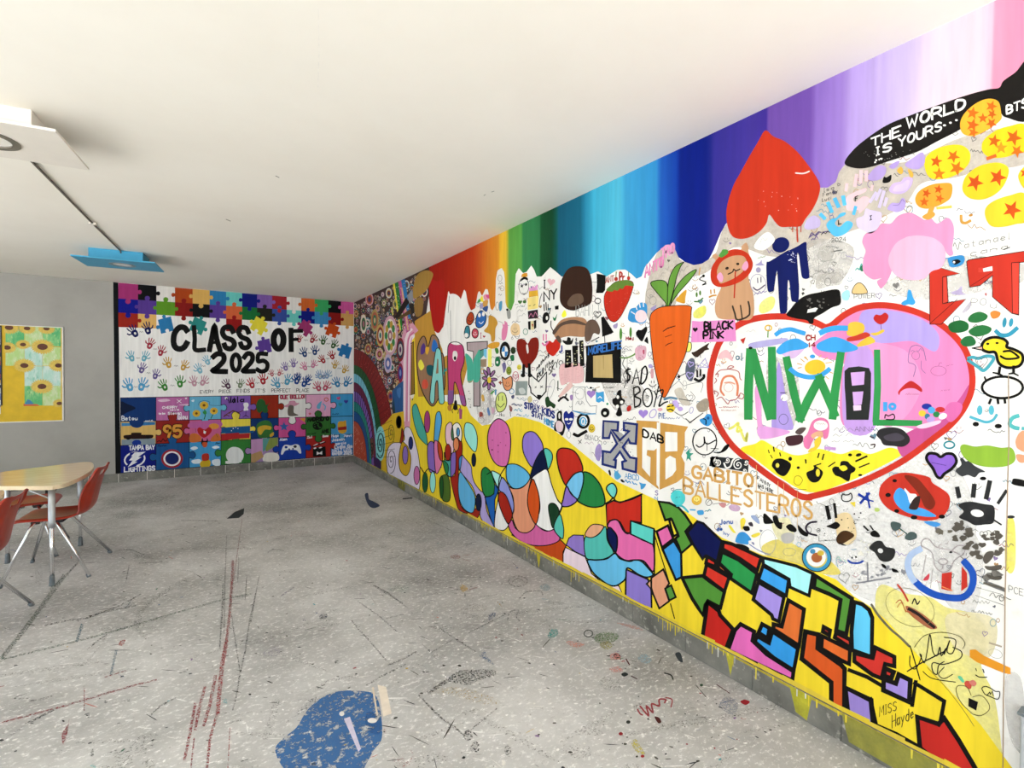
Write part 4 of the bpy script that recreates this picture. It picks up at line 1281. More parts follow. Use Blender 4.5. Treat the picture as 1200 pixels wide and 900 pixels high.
draw(SR, '''
L 3
@ 820 250
= red_hood_cat | tan cat with a red hood, pink cheeks and a leaf on top
c d0a078 140 420 110 380 140 355 180 380 250 330 360 320 370 290 410 258 430 300 430 340 460 450 430 560 470 700 480 850 460 920 400 940 200 930 150 900 135 830 150 740 190 640 120 600 100 520
c d23a20 100 500 140 420 220 345 320 315 420 350 468 440 440 530 360 600 250 640 160 645 105 600
c d0a078 155 500 190 430 260 385 330 370 390 380 415 430 390 500 320 560 240 600 180 615 160 560
c 5aa044 170 370 190 340 205 318 245 322 250 350 220 375 190 390
c f0a8c8 155 545 185 520 208 560 195 605 160 580
c f0a8c8 372 480 395 430 420 425 428 470 400 505
e 2a2018 242 483 16 12 -20
e 2a2018 336 445 14 11
s 2a2018 9 250 535 290 515 300 492 320 505 355 490
l c8301c 13 315 515 305 740
s 3a3028 13 290 815 310 880 330 935 400 920 440 890
l 3a3028 13 360 810 375 920
s 3a3028 13 428 775 440 830 440 890
= red_heart_upturned | large red heart hanging upside down with drips
@ 820 130 6
c d63a20 462 138 520 180 600 215 690 290 770 390 830 480 848 540 830 620 790 700 745 760 710 810 640 815 570 815 530 780 490 730 470 790 420 850 350 890 280 900 230 880 200 820 188 730 200 640 240 520 290 430 350 320 410 220
l c84430 7 655 800 655 850
l c84430 10 685 800 688 900 690 920
l c84430 7 715 790 712 850
b f0c8b8 16 400 560 720 720 2 4
s f4e0d8 8 675 437 730 440 772 425
= blue_headless_man | dark blue standing pictogram figure with a detached head and arm
@ 820 250
e 101c62 714 278 78 66 -25
c 101c62 588 440 620 420 760 335 800 320 860 290 935 252 942 330 965 540 955 572 920 575 895 540 872 370 858 370 870 560 875 640 868 770 830 778 805 755 790 610 775 605 772 800 765 870 730 882 705 850 685 540 675 525 655 660 640 688 605 685 592 620
p f2eee6 858 372 872 370 895 545 875 640
b d8dcf0 22 765 330 860 440 3 7
= white_scribble_patch | rough white scribbled patch between the hearts
c f6f3ec 480 300 520 220 600 165 660 220 640 270 560 325
q b8b4ac 4 530 270 620 210 40
= lilac_smile | lilac pencilled smile with a fan above
o b0a8c0 6 515 620 68 85 -10
l 5a4a68 9 510 570 512 610
l 5a4a68 9 540 560 540 605
s 5a4a68 9 470 650 510 675 575 630
e a8a0c0 517 498 22 24
c a8a0c8 490 455 530 430 545 410 550 440 570 455 530 460
q 8a7ab0 6 480 720 590 690 24
= yellow_wash_heart | faint yellow heart wash | thin
c f6f480 530 800 580 750 640 730 665 770 640 840 560 880 525 860
= tan_scrawls | tiny tan and green scrawls
q 5a8a4a 4 510 400 580 380 16
p 4a4a48 895 700 912 690 925 705 905 722
= black_banner | black patch with a torn white label
@ 900 270
c K 165 745 200 690 260 620 340 570 450 545 610 518 640 580 635 650 560 680 480 730 410 770 400 815 370 820 340 790 250 775
p eceae4 345 725 352 695 420 678 440 685 420 715
b 6a6660 18 340 600 600 690 5 14
= pencil_smoker_sketch | large grey pencil sketch of a seated figure | faint
s 8f8b84 4 450 190 470 130 540 110 570 160 590 200 600 240 560 260 480 270 440 230 450 190
s 8f8b84 4 440 250 450 330 440 370 400 390 395 430 370 500
s 8f8b84 4 440 370 560 360 650 345 660 400 650 470
s 8f8b84 4 660 390 720 360 750 310 720 260 650 250
q 8f8b84 3 470 310 590 290 40
l 8f8b84 3 730 235 830 235
l 8f8b84 3 730 258 830 258
c c8c3ba 440 400 560 370 640 370 640 470 540 490 430 510
c d2cdc4 460 160 540 120 580 190 560 250 480 260
= year_writing | pencilled date and dark violet scribble
t 3a3a38 5 555 105 690 95 34 38 2024
l K 9 560 188 655 172
q 6a5a8a 9 370 60 530 15 44
q 6a5a8a 8 380 85 440 70 30
= teal_scribble | teal scribble and pale blue wash marks
q 4ab0a8 9 770 350 840 340 50
e 2a7a58 828 335 18 26
c a8dce4 650 560 690 525 720 540 710 610 660 610
= rice_ball | small tan rounded triangle drawing with pencilled letters
C ecc88a 740 550 760 490 800 460 840 480 875 535 860 555 790 560
t 8a8a86 5 755 605 945 590 40 40 POWER
= heart_border | very large heart outlined in red around green letters
L 2.6
@ 0 0 1
s dc3c2c 6.2 968 384 950 376 920 371 890 372.5 867 380 847 396 837 418 832 448 836 482 846 505 860 524 880 541 905 560 935 580 950 583
s dc3c2c 6.2 946 583 985 573 1020 560 1060 539 1095 513 1115 497 1130 478 1139 455 1138 430 1128 405 1105 382 1075 366 1040 358 1010 360 990 369 975 381 966 384
= heart_pink_fill | pink and lilac wash filling one half of the large heart
L 2.3
c ea8cc2 972 388 1000 366 1040 360 1076 367 1107 384 1128 408 1139 440 1135 472 1114 497 1088 517 1062 536 1056 520 1075 505 1040 497 1030 490 988 498 986 440 988 425 960 418 952 405
c b8a4ea 1010 366 1045 364 1080 374 1100 392 1096 412 1070 400 1040 402 1010 400
c f09ccc 1000 400 1060 410 1080 450 1060 490 1032 495 1030 420
c cc5a98 1060 536 1052 516 1078 500 1100 496 1124 468 1137 450 1135 474 1114 498 1086 518
c c79ee2 992 416 1022 412 1026 500 990 500
= lilac_streaks | lilac and pale violet streaks between the green letters
c b49ce4 913 424 922 470 930 500 922 504 905 504 908 460
c b8b0e0 880 402 920 396 918 402 884 408
c d8b8e0 915 412 945 404 930 420
c e8a0d4 885 455 892 452 893 495 900 500 906 506 896 512 890 512 886 480
c e0a0d8 890 500 925 505 915 511 892 514
= heart_yellow_foot | yellow lower point of the large heart
c f8e636 868 526 885 520 894 516 910 525 930 533 945 532 960 526 985 532 1003 527 1020 532 1040 525 1050 526 1058 532 1030 548 990 566 950 577 915 560 885 538
= heart_dripped_rim | red paint smears on the rim of the large heart | thin
c f2887c 884 543 905 556 925 568 930 575 915 568 895 553
L 3
@ 820 350
= green_letter_n | green brush letter N inside the large heart
l 379c52 66 445 460 430 800 428 1040
l 379c52 66 465 470 530 720 620 1040
l 379c52 62 635 445 640 700 640 1040
= green_letter_w | green brush letter W inside the large heart
l 379c52 60 765 530 830 830 890 1060
l 379c52 66 880 1060 950 900 1060 690
l 379c52 62 1050 690 1110 830 1190 1020
l 379c52 62 1170 1040 1190 820 1240 490
= black_letter_o | black boxy letter resembling an eight inside the large heart
@ 940 360
p 2a2c2a 375 560 410 530 500 520 590 535 608 580 605 800 595 900 585 990 390 990 385 830 375 700
p d4a8e4 428 575 552 565 545 680 440 690
p d4a8e4 445 745 540 740 525 855 455 865
p ecd0e8 450 865 520 860 520 905 455 910
= green_letter_l | green brush letter L inside the large heart
l 379c52 50 660 390 665 700 650 1000 655 1010
l 379c52 46 640 1015 800 1015 1040 1020
= blue_cloud | light blue clouds on lilac streaks in the heart
c 42a8ec 130 330 180 295 270 262 350 275 440 320 488 350 480 375 400 395 280 400 180 385 135 365
s 42a8ec 40 165 225 220 200 300 185 390 185
@ 820 350
c 42a8ec 675 460 720 400 790 360 860 350 920 380 960 410 920 440 800 460 710 490
s 42a8ec 32 672 315 720 285 800 270 870 290 920 305
= small_sun | small yellow sun cradled by a blue arc
@ 940 360
e f4c838 115 527 92 65 -8
s 42a8ec 34 -100 545 -40 590 60 615 150 605 210 570 240 545
e 3a9ce0 93 433 24 17
l e0b060 8 20 440 50 460
l e0b060 8 150 440 170 420
l e0b060 8 190 465 225 445
l e0b060 8 210 490 260 485
l e0b060 8 245 570 270 580
l e0b060 8 210 610 235 630
@ 820 350
l e0a850 8 890 530 920 555
l e0a850 8 930 510 950 540
l e0a850 8 860 570 900 580
l e0a850 8 865 610 895 605
= red_ch_letters | small dark red letters beside the clouds
t a82828 12 932 365 1020 362 42 42 CH
t a82828 12 955 425 1020 420 34 34 14
= gold_bear_patch | plain yellow patch over the cloud holding a red balloon
@ 940 360
c f2c444 395 190 420 140 480 128 540 150 548 205 500 250 405 250
c d84430 400 270 470 250 560 220 600 250 520 285 410 300
c f2c444 480 340 530 290 600 258 645 300 600 325 520 345
c f2c444 600 230 660 220 710 195 725 210 690 235 640 250
= red_balloon | small red heart balloon on a string in the pink half
c d02c28 628 100 650 65 690 70 730 48 760 75 745 120 700 150 660 140
l 7a4a5a 5 693 148 698 195
= girl_sketch | fine pencil sketch of a long haired head on pink
@ 1060 360
s 7a6a9a 5 40 400 60 350 110 335 160 360 180 420 190 470
s 7a6a9a 5 40 400 35 480 80 500 100 530 80 610
s 7a6a9a 4 150 470 150 540 185 580
o 8a6a8a 4 100 425 34 36
q 7a6a9a 4 55 390 160 385 26
o a0608a 4 300 560 68 42
s a0608a 4 300 515 310 490 330 490
q a0608a 3 370 520 430 505 14
q a0608a 3 320 740 400 730 14
= red_cap | small red cap on the pink half of the heart
c d03030 -55 745 -20 700 20 665 60 648 110 675 152 715 150 745 90 715 20 715 -30 740 -45 772
q a0607a 3 10 770 140 770 16
= colour_dots | cluster of coloured dots on a magenta stroke
@ 1060 470
c e070b0 360 60 400 15 470 10 510 40 490 110 420 180 380 170 350 120
e 2a3aa8 196 47 44 26
e 58b0f0 238 80 32 30
e d83a38 315 75 42 24
e f0c840 157 108 32 28
e 2f8a50 282 117 30 26
e f6f0f2 338 133 38 26 -20
e 3a7a9a 202 135 24 26
e c0a0e0 232 160 38 26 -15
c f8d0e4 120 215 300 170 310 195 200 235 130 240
= blue_ten | pale blue number ten beside the green letter
@ 940 470
l 4aa8ec 34 732 20 732 78
o 4aa8ec 26 795 48 24 22
s K 9 728 150 735 120 760 130 800 115 815 140 800 162 740 162
= pink_mermaid | pink haired painted figure at the foot of the green W
c ee80b0 20 400 15 330 50 280 90 180 160 145 225 170 240 240 225 320 190 330 180 290 130 300 90 360 60 420
e f8f4f0 165 215 62 45
c f0b890 80 300 130 268 180 270 180 320 130 310 100 330
c f4d040 110 350 160 310 165 370 120 430 55 450 70 420 110 400
q b89a90 3 120 205 210 205 16
= tan_scribble | brown and grey worn patch left of the pink figure
@ 820 460
c 4a2a30 755 400 800 380 900 375 905 430 860 460 780 465
c 5a4a48 840 350 880 310 935 310 915 345 880 370
@ 940 470
= ana_writing | faint stencil writing with clearer letters | thin
t 5a5a60 5 460 265 640 265 40 40 ANNA
q a8a4a4 4 280 260 450 260 40
q a8a4a4 4 270 310 440 310 40
q a8a4a4 4 260 360 460 360 40
= black_oval_patch | black painted oval over the magenta corner of the heart
c 2c2a2c 655 290 690 245 790 230 880 250 940 310 945 360 890 400 800 395 720 385 690 340 670 320
c 4a444e 720 310 830 280 900 320 860 350 760 350
l 4a3a40 12 600 312 630 320
s 4a3a40 10 605 385 640 380 635 405
= lilac_dash | small lilac paint dash
l c898d0 24 205 412 290 420
= black_hand_prints | black hand prints on the yellow foot of the heart
c K 40 630 100 600 110 565 150 590 185 630 150 700 100 715 60 690
e f0dc3a 140 630 18 34
l K 12 105 570 165 550
l K 14 150 460 140 495
l K 14 192 468 180 512
c K 265 600 290 575 330 575 345 530 400 530 430 560 470 590 460 620 430 640 420 690 400 705 340 670 290 650
c f8e636 325 580 375 565 400 595 360 615
e K 423 473 18 13
e K 498 473 26 14 -15
l K 18 475 528 570 485
l K 13 505 582 590 548
l K 12 235 575 290 538
e K 512 650 18 10
c K 35 520 40 515 38 550
@ 820 460
c K 635 640 660 590 720 580 780 605 805 640 780 700 740 735 690 715 660 680
e e8dc50 685 640 16 20
e K 797 582 16 18
l K 13 650 480 656 515
l K 10 605 505 612 530
l K 9 625 550 640 575
l K 12 705 530 712 555
e K 868 660 14 12
l K 12 930 590 935 620
s 8a7a20 4 830 790 840 740 880 735 905 770 880 810 850 810 830 790
s 8a7a20 4 790 830 870 850 940 850
= orange_girl_sketch | orange and red pencil drawing of a girl framed by scrolls
@ 820 350
s e88a64 16 190 750 210 700 250 680 300 690 335 760 330 850
s e88a64 14 200 720 185 800 215 850
s f0a888 10 220 740 270 735 310 750
o d8886a 3 255 780 40 38
s c05a5a 6 140 670 180 630 250 620 300 600 270 590 250 615 340 640 355 700 370 715
s c05a5a 6 140 670 165 660 160 690
s c05a5a 6 130 745 150 720 140 700
s c05a5a 6 135 840 130 810 165 830 150 860
s c05a5a 6 350 860 360 830 390 850 375 880 340 870
@ 820 460
s c05a5a 6 150 60 190 40 220 70 250 100 270 70 320 60 350 20
q c05a5a 4 170 135 345 130 14
q c07a6a 4 190 160 320 160 10
= pink_crown_sketch | pink sketched crown and small drawings in the heart
@ 820 350
c f4c0c4 160 520 190 470 240 450 280 500 290 550 240 520 190 530
f d8a050 7 212 545 24
o e0b848 12 605 258 28 24
l 5aa044 11 602 290 600 338
p d03a30 358 360 405 340 385 398
l 2a6a80 9 370 480 370 545
o 2a6a80 9 335 520 14 16
q b8b4b0 3 410 290 490 290 26
e K 448 434 18 12
= lilac_rabbit | small white rabbit on the lilac streak
e W 745 870 32 30
l K 7 712 828 768 826
l K 6 730 870 720 890
o 4a4a60 4 738 1060 40 46
= yellow_ghost_letters | faint yellow brush letters | thin
@ 820 460
s f6f060 18 260 320 300 300 340 270 330 340 370 330
s f6f060 18 350 300 380 380 400 420 420 360 410 430
@ 820 150
''')
draw(SR, '''
L 3
@ 700 480
= blue_alphabet | light blue letters ABCD with a small blue paw beside them
t 3f9ad4 6 240 600 370 625 42 48 ABCD
q 3f9ad4 9 240 635 350 660 22
c 58acdc 150 560 170 540 200 570 210 590 180 615 155 600
l 58acdc 9 160 560 155 535
l 58acdc 9 180 555 182 535
c 4aa0d8 370 640 400 650 430 655 410 690 385 700 380 665
c K 98 540 112 530 122 570 112 580
c K 205 615 225 615 240 640 215 635
t 8a70b0 6 505 750 540 752 40 40 S
t 4a98d0 6 502 792 535 794 26 26 N
= teal_ball | shiny teal ball drawing above the mosaic
c 52cfd0 645 770 670 720 720 710 765 740 772 800 730 845 680 830
s 2a9aa0 5 650 740 690 705 740 700
s 40b8c0 14 700 845 750 850 800 900
q 2a8a90 4 690 780 730 770 20
= yellow_ring_face | small yellow ring face under the tan lettering
e e8b840 875 795 45 45
e f4e080 875 790 26 28
f c08a20 5 875 795 22
o 5a5a58 5 980 815 26 28
q 3a8a90 7 945 895 1000 890 26
l 58b0e0 14 820 880 860 882
c 4aa4e0 880 890 930 885 935 920 890 925
= green_figure_mark | tiny teal green figure mark
c 3a9a80 780 380 810 350 815 380 845 385 820 410 825 450 800 430 785 450 790 400
= violet_splash | violet splash beside the grey letter X | thin
c b49ae0 -10 330 20 300 40 340 35 400 20 450 -5 440 -20 390
= dark_square_spiral | small dark ringed square
p 2a2a2a 990 420 1060 410 1060 510 1010 505
o W 8 1045 465 20 24
e W 1045 465 7 9
@ 820 570
= blue_script | small blue handwritten lines near the mosaic edge
t 3a68b8 8 175 335 300 325 42 40 Jonu
t 3a68b8 8 148 390 205 385 30 30 de
t 5a80c0 7 205 420 265 435 30 26 ivy
= blue_shirt_patch | plain blue and yellow patches above the red block
c 3f9ade 315 470 345 410 400 405 455 465 430 480 425 510 330 495
c f2dc4a 358 300 385 275 405 300 395 340 380 380 365 370
c f2dc4a 455 430 520 405 530 425 480 450
c f0e048 255 350 270 340 300 380 320 410 290 400
c K 320 505 380 510 435 540 425 568 380 555
c K 380 355 430 350 440 385 400 390
c 3a3038 430 320 460 315 470 350 440 345
= violet_dabs | lilac and pale blue dabs and fine blue lines | thin
c a8bce8 450 260 490 255 520 290 525 330 480 300
c d8b0d0 255 180 300 155 355 180 345 215 290 215
c f0a0a0 170 150 230 145 225 180 200 185
s 8a98d8 7 440 510 500 550 560 580 620 600
c 3a4ab0 455 495 475 490 480 515
o b0b0b8 4 600 490 70 110
o 9a9a98 3 790 575 55 35
= black_glove_marks | pair of black dabbed glove marks under the lettering
c K 560 250 580 240 630 290 650 320 600 330 565 320
c K 645 265 680 255 700 310 725 320 720 375 680 360 650 310
c K 760 350 800 330 850 370 845 400 800 395 770 370
c K 865 340 890 360 920 390 955 415 945 440 900 425 870 390
c b8b4b0 715 440 750 410 810 410 835 450 800 495 740 495
''')
